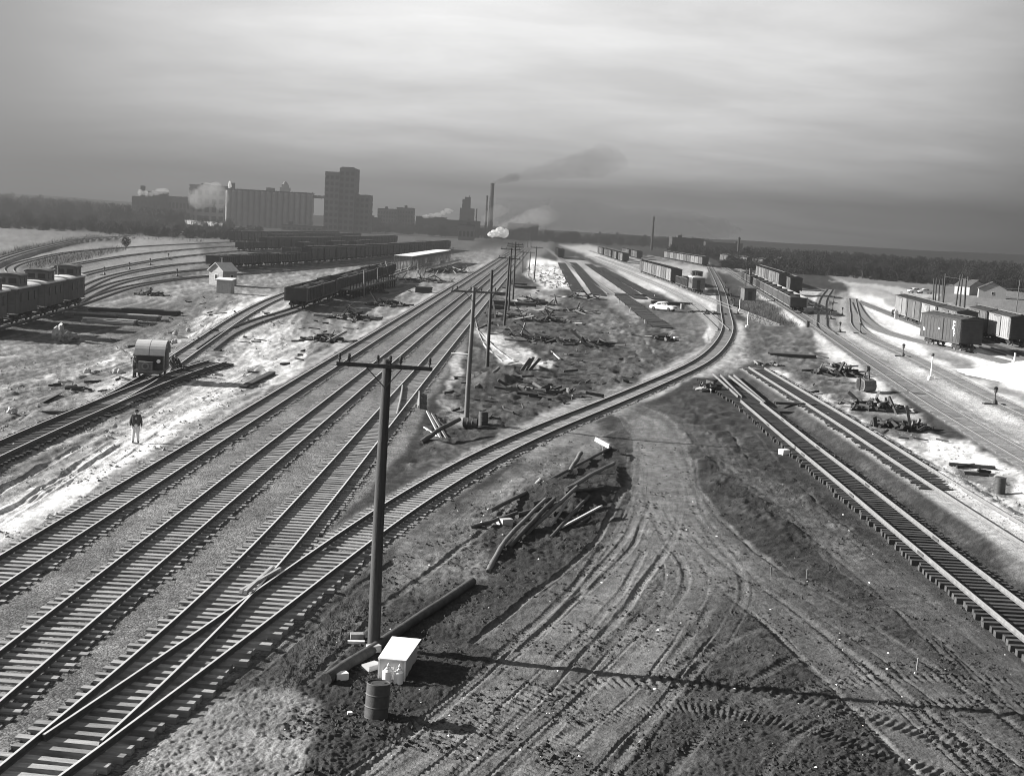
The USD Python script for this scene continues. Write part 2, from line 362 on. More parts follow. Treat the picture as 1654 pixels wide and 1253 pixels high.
RR1p = smooth_path([(39.0, 200), (39.6, 260), (40.2, 300), (41.2, 380), (41.0, 460), (40.5, 700)], 9)
track('R1', RR1p, ztop=0.2, expo=0.02, light=True)
track('R0', smooth_path([(28.5, 182), (31.0, 215), (34.2, 270), (35.8, 330), (36, 420), (35.5, 700)], 9), ztop=0.2, expo=0.02, light=True)
track('R2', smooth_path([(44, 420), (46.3, 583), (48, 930)], 9), ztop=0.2, expo=0.02, light=True)
track('R4', smooth_path([(83, 500), (83.5, 600), (82, 850)], 9), ztop=0.2, expo=0.02, light=True)
track('HR2', smooth_path([(58, 250), (67.8, 328), (73, 369), (84, 470), (100, 620)], 9), ztop=0.2, expo=0.02, light=True)
Sp = smooth_path([(19.3, 160), (19.2, 270), (18.9, 480), (18.6, 900)], 9)
track('S', smooth_path([(19.2, 272), (19.0, 400), (18.7, 620), (18.4, 900)], 9), ztop=0.2, expo=0.02)

# ------------------------------------------------------------------ the ground
def perlin(x, y, seed):
    r = np.random.default_rng(seed); P = r.permutation(512); ga = r.uniform(0, 2 * np.pi, 512)
    xi, yi = np.floor(x).astype(np.int64), np.floor(y).astype(np.int64); xf, yf = x - xi, y - yi
    u, v = xf ** 3 * (xf * (xf * 6 - 15) + 10), yf ** 3 * (yf * (yf * 6 - 15) + 10)
    def gr(i, j, dx, dy):
        a = ga[P[(P[(i) & 511] + j) & 511]]
        return np.cos(a) * dx + np.sin(a) * dy
    n0 = gr(xi, yi, xf, yf) * (1 - u) + gr(xi + 1, yi, xf - 1, yf) * u
    n1 = gr(xi, yi + 1, xf, yf - 1) * (1 - u) + gr(xi + 1, yi + 1, xf - 1, yf - 1) * u
    return (n0 * (1 - v) + n1 * v) * 1.5
def sstep(x, a, b):
    t = np.clip((x - a) / (b - a), 0, 1); return t * t * (3 - 2 * t)

az = np.radians(np.r_[np.linspace(-60, -26, 20), np.linspace(-24.6, 25.4, 1000), np.linspace(27, 60, 20)])
FR = FPX * 1024 / 1654
ys = np.r_[np.linspace(6, 24.5, 14), FR * CAMH / np.arange(FR * CAMH / 25.0, 13.0, -1.05)]
ys = np.r_[ys, np.geomspace(ys[-1] * 1.05, 3400, 16)]
NX, NY = len(az), len(ys)
GX = (ys[:, None] * np.tan(az)[None, :]).ravel(); GY = np.repeat(ys, NX)
DIST = np.hypot(GX, GY)
CELL = np.repeat(np.gradient(ys), NX)              # distance between rows: no relief finer than this
PU, PV = project(np.stack([GX, GY, np.zeros_like(GX)], 1))
def octave(wl, seed, ax=1.0, ay=1.0):
    """noise of one wavelength (m), faded where the sheet is too coarse to carry it"""
    k = 1 - sstep(CELL, wl * 0.45, wl * 1.0)
    return perlin(GX / wl * ax + 7.3 * seed, GY / wl * ay - 3.1 * seed, seed) * k
_o = {w: octave(w, i + 3) for i, w in enumerate((40.0, 16.0, 7.0, 3.2, 1.5, 0.75, 0.38, 0.2, 0.11))}
warpx = 9 * perlin(PU / 60, PV / 22, 40) + 4 * perlin(PU / 18, PV / 8, 41) + 2 * perlin(PU / 6, PV / 3, 44)
warpy = 5 * perlin(PU / 60, PV / 22, 42) + 2.5 * perlin(PU / 18, PV / 8, 43) + 1.2 * perlin(PU / 6, PV / 3, 45)
WU, WV = PU + warpx * np.clip((PV - 330) / 150, .15, 1), PV + warpy * np.clip((PV - 330) / 150, .15, 1)
def region(poly, feather):
    """1 inside the patch (its corners are survey pixels), 0 outside, with a ragged soft edge"""
    p = np.asarray(poly, float); sel = (WU > p[:, 0].min() - 3 * feather) & (WU < p[:, 0].max() + 3 * feather) & (WV > p[:, 1].min() - 3 * feather) & (WV < p[:, 1].max() + 3 * feather)
    out = np.zeros(len(GX)); idx = np.nonzero(sel)[0]
    if not len(idx): return out
    a, b = WU[idx], WV[idx]; inside = np.zeros(len(idx), bool); dmin = np.full(len(idx), 1e9)
    for i in range(len(p)):
        (x0, y0), (x1, y1) = p[i - 1], p[i]
        c = ((y0 > b) != (y1 > b)) & (a < (x1 - x0) * (b - y0) / (y1 - y0 + 1e-12) + x0); inside ^= c
        t = np.clip(((a - x0) * (x1 - x0) + (b - y0) * (y1 - y0)) / ((x1 - x0) ** 2 + (y1 - y0) ** 2 + 1e-12), 0, 1)
        dmin = np.minimum(dmin, np.hypot(a - x0 - t * (x1 - x0), b - y0 - t * (y1 - y0)))
    sd = np.where(inside, dmin, -dmin)
    out[idx] = sstep(sd, -feather, feather)
    return out

MUD = 0.029
tone = np.full(len(GX), MUD); rough = np.full(len(GX), 1.0); gravel = np.zeros(len(GX))
def lay(poly, v, feather=6, ro=None, gr=None, k=1.0):
    global tone, rough, gravel
    w = region(poly, feather) * k
    tone = tone * (1 - w) + v * w
    if ro is not None: rough = rough * (1 - w) + ro * w
    if gr is not None: gravel = gravel * (1 - w) + gr * w
# far country
lay([(-3000, 200), (3000, 200), (3000, 470), (1400, 432), (1100, 408), (900, 398), (700, 400), (380, 388), (-3000, 480)], 0.035, 4, 0.3)
lay([(-900, 350), (0, 367), (150, 374), (330, 388), (250, 396), (153, 379), (77, 391), (0, 408), (-900, 560)], 0.15, 4, 0.6)
lay([(-900, 470), (0, 424), (150, 391), (360, 384), (420, 398), (330, 432), (150, 480), (0, 535), (-900, 800)], 0.17, 5, 0.4)
lay([(30, 432), (70, 415), (130, 408), (190, 398), (205, 402), (150, 418), (60, 436)], 0.06, 4, 0.8)
lay([(-900, 640), (0, 555), (143, 485), (330, 440), (520, 432), (700, 408), (820, 398), (812, 412), (640, 512), (420, 640), (0, 890), (-900, 1400)], 0.148, 8, 1.5)
lay([(-300, 600), (0, 560), (100, 545), (300, 540), (300, 490), (200, 492), (100, 505), (0, 545), (-300, 600)], 0.09, 10, 0.8)
lay([(-100, 590), (130, 572), (225, 556), (290, 520), (230, 600), (60, 690), (-100, 760)], 0.22, 14, 1.6)
lay([(120, 640), (230, 560), (300, 545), (280, 590), (150, 650)], 0.28, 14, 1.2)
lay([(295, 550), (330, 508), (420, 478), (470, 490), (430, 520), (390, 555), (330, 570)], 0.52, 10, 0.7)
lay([(-200, 960), (-200, 880), (0, 800), (120, 745), (250, 690), (300, 655), (380, 605), (420, 545), (480, 545), (430, 600), (250, 725), (120, 810), (0, 880)], 0.47, 10, 0.9)
lay([(-80, 830), (0, 765), (110, 728), (235, 655), (360, 600), (420, 592), (420, 606), (330, 640), (240, 688), (120, 760), (0, 815)], 0.10, 8, 1.0)
lay([(400, 560), (470, 520), (500, 540), (470, 600), (430, 620)], 0.30, 9, 1.3)
lay([(483, 505), (580, 480), (650, 455), (668, 462), (580, 500), (500, 522)], 0.10, 6, 0.7)
lay([(-80, 960), (-80, 930), (0, 893), (250, 742), (560, 552), (640, 510), (760, 440), (800, 418), (806, 422), (640, 516), (420, 645), (250, 750), (0, 905)], 0.33, 4, 0.6)
lay([(320, 392), (400, 383), (760, 376), (790, 384), (735, 412), (640, 426), (500, 434), (330, 440)], 0.075, 5, 0.8)
# ballast of the main lines
lay([(-200, 1030), (0, 905), (640, 520), (815, 412), (870, 386), (900, 386), (868, 420), (820, 455), (764, 530), (705, 632), (660, 725), (505, 890), (300, 1070), (80, 1260), (-200, 1400)], 0.125, 6, 0.35, 1.0)
lay([(-200, 1300), (0, 1150), (250, 920), (330, 860), (470, 740), (400, 830), (250, 980), (60, 1150)], 0.11, 10, 0.35, 1.0)
lay([(60, 1260), (300, 1080), (470, 945), (620, 842), (690, 800), (640, 860), (560, 950), (470, 1040), (330, 1130), (230, 1253)], 0.085, 8, 0.5, 0.8)
lay([(430, 1120), (520, 1020), (600, 960), (580, 1030), (490, 1100)], 0.045, 10, 1.4)
lay([(200, 1270), (280, 1160), (370, 1120), (470, 1110), (520, 1150), (480, 1270)], 0.15, 12, 0.8)
# between the main lines and the curved lead
lay([(775, 515), (820, 475), (1000, 500), (1110, 522), (1140, 560), (1000, 630), (850, 690), (700, 782), (640, 805), (690, 700)], 0.042, 8, 2.4)
lay([(768, 535), (805, 542), (890, 592), (866, 600), (810, 590)], 0.36, 6, 0.6)
lay([(724, 568), (746, 570), (742, 604), (716, 640), (728, 605)], 0.30, 6, 1.0)
lay([(713, 640), (735, 645), (760, 690), (720, 690)], 0.17, 8, 1.3)
lay([(800, 470), (880, 455), (910, 480), (900, 500), (830, 505)], 0.15, 8, 1.3)
lay([(858, 418), (905, 424), (930, 465), (880, 466), (846, 442)], 0.52, 4, 1.2)
lay([(960, 505), (1050, 530), (1030, 570), (990, 560), (950, 530)], 0.075, 10, 2.0)
lay([(1045, 490), (1110, 500), (1150, 520), (1130, 560), (1080, 570), (1060, 535)], 0.085, 8, 1.2)
lay([(960, 470), (1000, 478), (1045, 515), (1020, 520)], 0.17, 6, 0.8)
# pale strips between the laid-out panels, pale yard on the right
lay([(902, 420), (925, 415), (990, 440), (1060, 482), (1052, 492), (985, 482), (925, 474)], 0.30, 4, 0.5)
lay([(905, 396), (950, 394), (1160, 476), (1192, 540), (1196, 565), (1110, 612), (1135, 560), (1150, 506), (1050, 470), (960, 420)], 0.42, 4, 0.6)
lay([(960, 398), (1130, 432), (1330, 470), (1300, 516), (1240, 478), (1190, 445), (1150, 432), (1120, 470), (1000, 410)], 0.34, 4, 0.6)
lay([(955, 668), (1000, 640), (1080, 592), (1150, 552), (1150, 520), (1205, 520), (1205, 565), (1150, 596), (1080, 632), (1000, 668)], 0.36, 6, 0.6)
lay([(640, 835), (760, 735), (880, 668), (960, 640), (1000, 622), (1010, 630), (900, 682), (770, 752), (660, 830)], 0.22, 6, 0.5)
lay([(1165, 565), (1210, 545), (1240, 575), (1200, 590), (1130, 610)], 0.26, 8, 1.0)
lay([(1204, 520), (1310, 520), (1330, 560), (1420, 640), (1510, 712), (1400, 705), (1260, 590), (1205, 578)], 0.082, 8, 1.8)
lay([(1310, 518), (1340, 540), (1440, 640), (1530, 720), (1480, 700), (1400, 640), (1320, 560)], 0.40, 8, 0.6)
lay([(1190, 462), (1222, 470), (1292, 526), (1250, 534), (1206, 516)], 0.065, 5, 1.0)
lay([(1222, 470), (1240, 480), (1310, 525), (1290, 530)], 0.45, 4, 0.6)
lay([(1222, 612), (1290, 655), (1420, 735), (1700, 940), (1700, 850), (1560, 770), (1420, 695), (1330, 640), (1250, 595)], 0.50, 7, 1.3)
lay([(1435, 688), (1500, 708), (1570, 722), (1700, 800), (1700, 890), (1610, 815), (1530, 765)], 0.55, 8, 1.0)
lay([(1380, 640), (1480, 680), (1490, 720), (1410, 700)], 0.09, 8, 1.0)
lay([(1520, 748), (1640, 775), (1640, 812), (1560, 790)], 0.13, 8, 0.8)
lay([(1320, 516), (1400, 540), (1500, 592), (1700, 690), (1700, 790), (1600, 715), (1440, 612), (1330, 545)], 0.31, 6, 0.3, 1.0)
lay([(1375, 462), (1460, 488), (1500, 545), (1700, 590), (1700, 690), (1520, 612), (1420, 556), (1382, 520)], 0.60, 7, 0.5)
lay([(1340, 440), (1480, 470), (1700, 505), (1700, 545), (1480, 512), (1380, 468)], 0.30, 4, 0.4)
lay([(1300, 425), (1700, 462), (1700, 515), (1480, 486), (1380, 458)], 0.16, 3, 0.4)
lay([(1340, 452), (1450, 463), (1520, 478), (1520, 484), (1440, 472)], 0.38, 2, 0.4)
lay([(1340, 475), (1375, 470), (1380, 530), (1330, 520)], 0.22, 4, 0.3)
lay([(1480, 540), (1520, 560), (1660, 640), (1660, 655), (1500, 575)], 0.22, 6, 0.5)
# lower right
lay([(1190, 650), (1240, 640), (1400, 760), (1560, 880), (1700, 990), (1700, 1060), (1500, 900), (1320, 760)], 0.05, 6, 0.9)
lay([(1560, 850), (1654, 905), (1700, 960), (1640, 940)], 0.085, 6, 0.6)
lay([(1100, 640), (1200, 660), (1320, 760), (1500, 920), (1420, 900), (1300, 880), (1180, 820), (1110, 730)], 0.026, 14, 2.0)
lay([(860, 700), (960, 690), (990, 720), (900, 760), (850, 750)], 0.16, 10, 0.5)
lay([(640, 900), (760, 850), (800, 930), (700, 960), (620, 960)], 0.085, 14, 1.0)
# the dusty road that the carts have worn
lay([(1000, 655), (1062, 668), (1092, 720), (1098, 800), (1175, 925), (1120, 1010), (1010, 1140), (900, 1262), (600, 1290), (760, 1150), (900, 1010), (1000, 900), (1040, 800), (1036, 710)], 0.082, 34, 0.7)
lay([(1110, 820), (1180, 890), (1330, 990), (1500, 1100), (1654, 1240), (1540, 1270), (1380, 1120), (1200, 980)], 0.040, 30, 0.9)
lay([(1000, 1010), (1100, 1000), (1060, 1080), (960, 1090)], 0.15, 20, 0.6)
lay([(640, 880), (800, 790), (900, 720), (940, 735), (860, 790), (760, 880), (660, 930)], 0.10, 16, 0.8)
# patchy weathering
patch = 0.55 * perlin(PU / 90, PV / 30, 60) + 0.5 * _o[3.2] + 0.35 * _o[7.0]
LEFTZ = region([(-900, 640), (0, 500), (150, 470), (330, 436), (520, 430), (700, 408), (800, 405), (640, 516), (420, 640), (0, 890), (-900, 1400)], 14)
xl = GX + 2.2 * np.sin(GY / 26.0) + 1.2 * perlin(GX / 14, GY / 30, 65)
along_l = perlin(xl / .8, GY / 16, 66) + .7 * perlin(xl / .35, GY / 11, 67) * (1 - sstep(GY, 110, 190)) + .6 * perlin(xl / 2.4, GY / 30, 68)
xm = GX * .8 + GY * .30 + 1.5 * perlin(GX / 9, GY / 22, 69)
MIDZ = region([(770, 520), (820, 475), (1000, 500), (1110, 522), (1140, 560), (1000, 630), (850, 690), (720, 760), (690, 700)], 14)
along_m = perlin(xm / 1.1, GY / 15, 72) + .6 * perlin(xm / .5, GY / 9, 73)
streak = 1 - np.abs(perlin(WU / 26, WV / 7, 61)) * 2.2
lite = perlin(WU / 11, WV / 4.5, 62)
tone = tone * np.exp(.55 * LEFTZ * along_l + .6 * MIDZ * along_m)
quiet = 1 - .75 * LEFTZ - .4 * MIDZ
tone = tone * np.exp(quiet * (0.45 * patch + 0.30 * streak * np.clip(rough - .6, 0, 1) + 0.38 * lite * np.clip(rough - .4, 0, 1)) + 0.16 * _o[1.5] + 0.22 * _o[0.38] * (1 - gravel))

# cart and crawler tracks: (pixels, rut spacing, rut width, depth, tread, dry tone, strength)
RUTS = [
 ([(985, 662), (1030, 672), (1058, 705), (1070, 760), (1064, 830), (1030, 900), (960, 985), (860, 1085), (740, 1180), (640, 1270)], 1.9, 0.55, 0.07, 0.018, 0.19, 1.0),
 ([(1010, 655), (1060, 672), (1085, 720), (1092, 780), (1120, 850), (1170, 920), (1260, 1000), (1390, 1110), (1540, 1262)], 1.7, 0.5, 0.08, 0.018, 0.15, 1.0),
 ([(1040, 690), (1046, 740), (1020, 830), (985, 890), (915, 950), (820, 1030)], 1.5, 0.45, 0.09, 0.0, 0.13, 1.0),
 ([(1066, 740), (1090, 830), (1135, 900), (1160, 930), (1120, 1010), (1010, 1130), (880, 1270)], 2.1, 0.6, 0.05, 0.022, 0.16, 1.0),
 ([(1100, 800), (1165, 880), (1290, 960), (1430, 1060), (1654, 1230), (1700, 1262)], 2.0, 0.5, 0.08, 0.02, 0.13, 0.9),
 ([(1310, 850), (1420, 930), (1540, 1040), (1700, 1180)], 1.6, 0.4, 0.06, 0.0, 0.11, 0.9),
 ([(1120, 690), (1200, 760), (1290, 820), (1400, 920), (1520, 1000)], 1.6, 0.3, 0.05, 0.0, 0.09, 0.6),
 ([(1000, 1270), (1080, 1150), (1200, 1060), (1330, 1010), (1500, 990)], 2.2, 0.6, 0.03, 0.024, 0.10, 0.7),
 ([(700, 1270), (800, 1190), (920, 1130), (1060, 1110), (1250, 1130), (1450, 1200)], 2.2, 0.6, 0.03, 0.026, 0.11, 0.7),
 ([(760, 1262), (900, 1180), (1040, 1060), (1110, 960)], 2.0, 0.6, 0.03, 0.026, 0.13, 0.7),
 ([(1150, 1270), (1200, 1190), (1300, 1130), (1450, 1110), (1654, 1120)], 2.0, 0.6, 0.03, 0.026, 0.10, 0.7),
 ([(470, 1080), (640, 935), (780, 830), (900, 725), (985, 690)], 1.6, 0.35, 0.06, 0.0, 0.12, 0.6),
 ([(760, 1150), (860, 1060), (960, 960), (1000, 900)], 1.7, 0.5, 0.06, 0.02, 0.15, 0.8),
 ([(-60, 900), (60, 820), (190, 730), (300, 650), (390, 590), (430, 545), (425, 520)], 1.7, 0.5, 0.14, 0.0, 0.50, 0.8),
 ([(-60, 860), (80, 770), (220, 690), (330, 620), (400, 560)], 1.8, 0.45, 0.13, 0.0, 0.40, 0.8),
 ([(-60, 640), (60, 590), (180, 565), (300, 525), (360, 480), (380, 455)], 1.8, 0.5, 0.12, 0.0, 0.10, 0.8),
 ([(-60, 700), (60, 650), (190, 600), (300, 560), (350, 520)], 1.8, 0.5, 0.10, 0.0, 0.10, 0.8),
 ([(-60, 620), (90, 600), (260, 520), (400, 440)], 1.8, 0.4, 0.10, 0.0, 0.11, 0.7),
 ([(-60, 600), (80, 580), (220, 535), (330, 470)], 1.8, 0.5, 0.10, 0.0, 0.09, 0.8),
 ([(450, 620), (440, 560), (415, 530), (430, 505), (480, 500)], 1.7, 0.6, 0.16, 0.0, 0.42, 0.7),
 ([(470, 600), (475, 555), (450, 530), (470, 505)], 1.7, 0.5, 0.14, 0.0, 0.40, 0.7),
 ([(870, 470), (930, 490), (985, 530), (1020, 580), (1010, 630)], 1.8, 0.6, 0.16, 0.0, 0.13, 0.8),
 ([(900, 475), (960, 495), (1020, 540), (1055, 590)], 1.8, 0.6, 0.16, 0.0, 0.14, 0.8),
 ([(1120, 510), (1130, 560), (1080, 590), (1000, 610), (960, 640)], 1.8, 0.5, 0.10, 0.0, 0.13, 0.7),
 ([(1200, 700), (1280, 800), (1400, 900), (1560, 1000), (1700, 1100)], 1.7, 0.35, 0.05, 0.0, 0.085, 0.7),
]
_r = np.random.default_rng(77)
for base_ in list(RUTS[:7]) + list(RUTS[13:21]):
    for q_ in range(3):
        o_ = _r.normal(0, 14); RUTS.append(([(u + o_ * (0.4 + (v - 450) / 700) + _r.normal(0, 5), v + _r.normal(0, 3)) for u, v in base_[0]], base_[1] * _r.uniform(.7, 1.15), 0.22, 0.05, 0.0, base_[5] * _r.uniform(.7, 1.2), 0.75))
HGT = 0.035 * _o[16.0] + 0.05 * _o[7.0]
clods = (0.09 * np.abs(_o[3.2]) + 0.06 * _o[1.5] + 0.055 * np.abs(_o[0.75]) + 0.05 * np.abs(_o[0.38]) + 0.045 * np.abs(_o[0.2]) + 0.030 * _o[0.11])
calm = np.ones(len(GX)); rutz = np.zeros(len(GX)); tread_on = np.zeros(len(GX))
for k, (pts, sp, w, dep, tread, dry, stren) in enumerate(RUTS):
    if pts[0][0] > 600: w, dep, dry = w * .5, dep * .42, dry * .8
    else: w, dep = w * .7, dep * .75
    c = smooth_path(px(pts, 0.0), 2.5, 0.15); nr = normals2(c)[1]
    tree = cKDTree(c); d, i = tree.query(np.stack([GX, GY], 1), distance_upper_bound=sp)
    ok = np.isfinite(d); ii = i[ok]; q = np.stack([GX[ok], GY[ok]], 1) - c[ii]; lat = (q * nr[ii]).sum(1)
    wob = 0.12 * perlin(ii * 0.15 / 4.0, np.full(len(ii), k + .5), 70)
    e = np.abs(np.abs(lat + wob) - sp / 2) / (w / 2)
    inr = np.exp(-e ** 4); berm = np.exp(-((e - 1.45) / 0.35) ** 2); mid = np.exp(-(lat / (sp * 0.55)) ** 4)
    fade = 1 - sstep(CELL[ok], w * 0.5, w * 1.3)
    br = np.clip(0.75 + 0.9 * perlin(ii * 0.15 / 9.0, np.full(len(ii), k + .25), 71), 0, 1) * stren
    rutz[ok] += br * fade * (-dep * inr + dep * 0.5 * berm)
    if tread: rutz[ok] += br * np.exp(-((np.abs(lat + wob) - sp / 2) / .40) ** 4) * tread * 2.1 * np.sin(2 * np.pi * (ii * 0.15 + (q * np.stack([nr[ii][:, 1] * -1, nr[ii][:, 0]], 1)).sum(1)) / 0.24) * (1 - sstep(CELL[ok], 0.10, 0.20))
    calm[ok] *= 1 - 0.85 * inr * br - 0.3 * mid * br
    t = np.clip((inr * 0.9 + 0.35 * mid) * br, 0, 0.9); tone[ok] = tone[ok] * (1 - t) + dry * t * np.exp(0.25 * _o[1.5][ok])
grain = gaussian_filter1d(gaussian_filter1d(np.random.default_rng(5).normal(0, 1, (NY, NX)), .6, axis=0), 1.1, axis=1).ravel(); grain = grain / grain.std() * np.clip(rough, .3, 1.6)
grain2 = gaussian_filter1d(gaussian_filter1d(np.random.default_rng(6).normal(0, 1, (NY, NX)), 1.2, axis=0), 3.0, axis=1).ravel(); grain2 = grain2 / grain2.std() * np.clip(rough, .3, 1.6)
mids = sstep(GY, 30, 55) * (1 - sstep(GY, 450, 700))
HGT = HGT + rutz + clods * rough * np.clip(calm, 0.12, 1) + .05 * LEFTZ * np.clip(along_l, -1, 1) + .07 * MIDZ * along_m + mids * (.005 * grain + .009 * grain2 * quiet) * np.clip(calm, .3, 1) * np.clip(GY / 70, .5, 2.2)
tone = tone * np.exp(mids * (.13 * grain + .08 * grain2))
HGT += 0.05 * (np.abs(_o[0.38]) + np.abs(_o[0.75]) * 1.2) * region([(640, 905), (800, 800), (1010, 700), (1020, 820), (930, 900), (800, 930)], 20) * np.clip(calm, 0, 1)
HGT += 0.14 * (np.abs(_o[0.75]) + np.abs(_o[1.5])) * (region([(770, 600), (860, 575), (880, 640), (800, 660), (760, 640)], 12) + region([(820, 500), (960, 500), (1060, 560), (1030, 620), (850, 560)], 12))
churn = region([(800, 480), (1000, 500), (1080, 545), (1040, 630), (860, 680), (760, 640), (770, 560)], 14)
HGT += churn * 0.16 * (1 - np.abs(perlin(GX / 3.5, GY / 9.0, 90)) * 2) ** 2 + churn * .14 * np.abs(perlin(GX / 1.6, GY / 4.0, 91))
leftch = region([(-60, 620), (120, 570), (330, 480), (480, 490), (480, 560), (300, 660), (0, 860)], 16)
HGT += leftch * (0.05 * (1 - np.abs(perlin(GX / 2.6, GY / 6.0, 92)) * 2) ** 2 + .06 * np.abs(perlin(GX / 1.1, GY / 2.4, 93)))
tone = tone * np.exp(-0.25 * leftch * np.clip(1 - np.abs(perlin(WU / 34, WV / 6, 63)) * 3.2, 0, 1) )
# heaps and banks
def heap(c, r, h, ry=None):
    global HGT
    e = np.hypot((GX - c[0]) / r, (GY - c[1]) / (ry or r)); HGT = HGT + h * np.exp(-(e * 1.3) ** 2 * 1.2)
for u, v, r, h in ((800, 625, 3.2, 0.8), (845, 600, 2.5, 0.5), (905, 800, 4.5, 0.45), (835, 670, 2.0, 0.25), (640, 1085, 1.0, 0.05)):
    heap(G(u, v), r, h)
bal = region([(-200, 1030), (0, 905), (640, 520), (815, 412), (870, 386), (900, 386), (868, 420), (820, 455), (764, 530), (705, 632), (660, 725), (505, 890), (300, 1070), (80, 1260), (-200, 1400)], 6); HGT = HGT * (1 - .85 * bal) + .13 * bal
# tracks press the ground to their own level
pts = np.vstack([t['path'] for t in T.values()]); own = np.concatenate([np.full(len(t['path']), i) for i, t in enumerate(T.values())])
d, i = cKDTree(pts).query(np.stack([GX, GY], 1), distance_upper_bound=6.0)
ok = np.isfinite(d); ti = own[i[ok]]; dd = d[ok]
ztop = np.array([t['ztop'] for t in T.values()])[ti]; expo = np.array([t['expo'] for t in T.values()])[ti]
keys = list(T); isC = np.isin(ti, [keys.index('C'), keys.index('D')])
leftof = (ti == keys.index('C')) & (GX[ok] - pts[i[ok]][:, 0] < -1.15)
expo = np.where(leftof, .06, np.where(isC, 0.17 - 0.11 * sstep(GY[ok], 36, 50), expo))
lev = ztop - expo + 0.012 * _o[0.75][ok] + 0.010 * _o[0.38][ok] + 0.012 * _o[1.5][ok]
low = ti == keys.index('E')
lev = np.where(low, 0.02 + 0.015 * _o[0.75][ok], lev)
lev = np.where(ti == keys.index('K'), 0.14 - 0.1 * sstep(dd, 0.9, 1.5) + 0.03 * _o[1.5][ok], lev)
wide = np.where(np.isin(ti, [keys.index(k) for k in 'CD']), np.where((GY[ok] < 48) & ~leftof, 1.45, 2.1), np.where(np.isin(ti, [keys.index(k) for k in 'AB']), 2.1, np.where(ti == keys.index('F'), 1.3, 1.5)))
outer = np.where(ti == keys.index('F'), 2.6, wide + np.where(isC & ~leftof & (GY[ok] < 48), .5, 1.3))
w = 1 - sstep(dd, wide, outer)
h0 = HGT[ok]; HGT[ok] = h0 * (1 - w) + lev * w
# beds and pale shoulders: the sheet's colour along the tracks
bed = 1 - sstep(dd, 1.2, 1.75)
bt = np.array([{'A': .115, 'B': .115, 'C': .115, 'D': .16, 'E': .05, 'F': .36, 'K': .26}.get(k, .26 if t.get('light') else .13) for k, t in T.items()])[ti]
bt = bt * np.exp(0.2 * _o[1.5][ok] + 0.25 * _o[0.38][ok])
isD = ti == keys.index('D')
bt = np.where(isD & (GY[ok] > 75), 0.2, bt)
tone[ok] = tone[ok] * (1 - bed * 0.85) + bt * bed * 0.85
gravel[ok] = np.maximum(gravel[ok], bed * np.isin(ti, [keys.index(k) for k in 'ABCD']))
HGT = np.where(GY > 1500, 0.0, HGT)
# pale sand covers the south end of the second track
q = region([(1500, 772), (1560, 778), (1700, 850), (1700, 905), (1600, 835)], 8); tone = tone * (1 - q) + 0.42 * q; HGT += 0.10 * q * (0.6 + np.abs(_o[1.5]) + np.abs(_o[0.75]))

vi = np.arange(NX * NY).reshape(NY, NX)
quads = np.stack([vi[:-1, :-1], vi[:-1, 1:], vi[1:, 1:], vi[1:, :-1]], -1).reshape(-1, 4)
GROUND = np.stack([GX, GY, HGT], 1)
gtree = cKDTree(np.stack([GX / DIST * 2000, np.log(DIST) * 2000], 1))
def hz(x, y):
    """height of the ground sheet"""
    r = math.hypot(x, y)
    d, i = gtree.query([x / r * 2000, math.log(r) * 2000], k=3); w = 1 / (d + 1e-6)
    return float((HGT[i] * w).sum() / w.sum())
def onground(u, v, dz=0.0):
    p = G(u, v); p[2] = hz(p[0], p[1]) + dz; return p
gm = usdkit.mesh(stage, '/World/ground', (GROUND, quads), None, smooth=True)
UsdGeom.PrimvarsAPI(gm).CreatePrimvar('tone', Sdf.ValueTypeNames.Color3fArray, 'vertex').Set(Vt.Vec3fArray.FromNumpy(np.stack([np.clip(tone, 0.012, 0.85), gravel, np.clip(rough, 0, 2)], 1).astype(np.float32)))
tag(gm.GetPrim(), 'churned dark mud and pale gravel ground of the rail yard', None, None, 'structure')
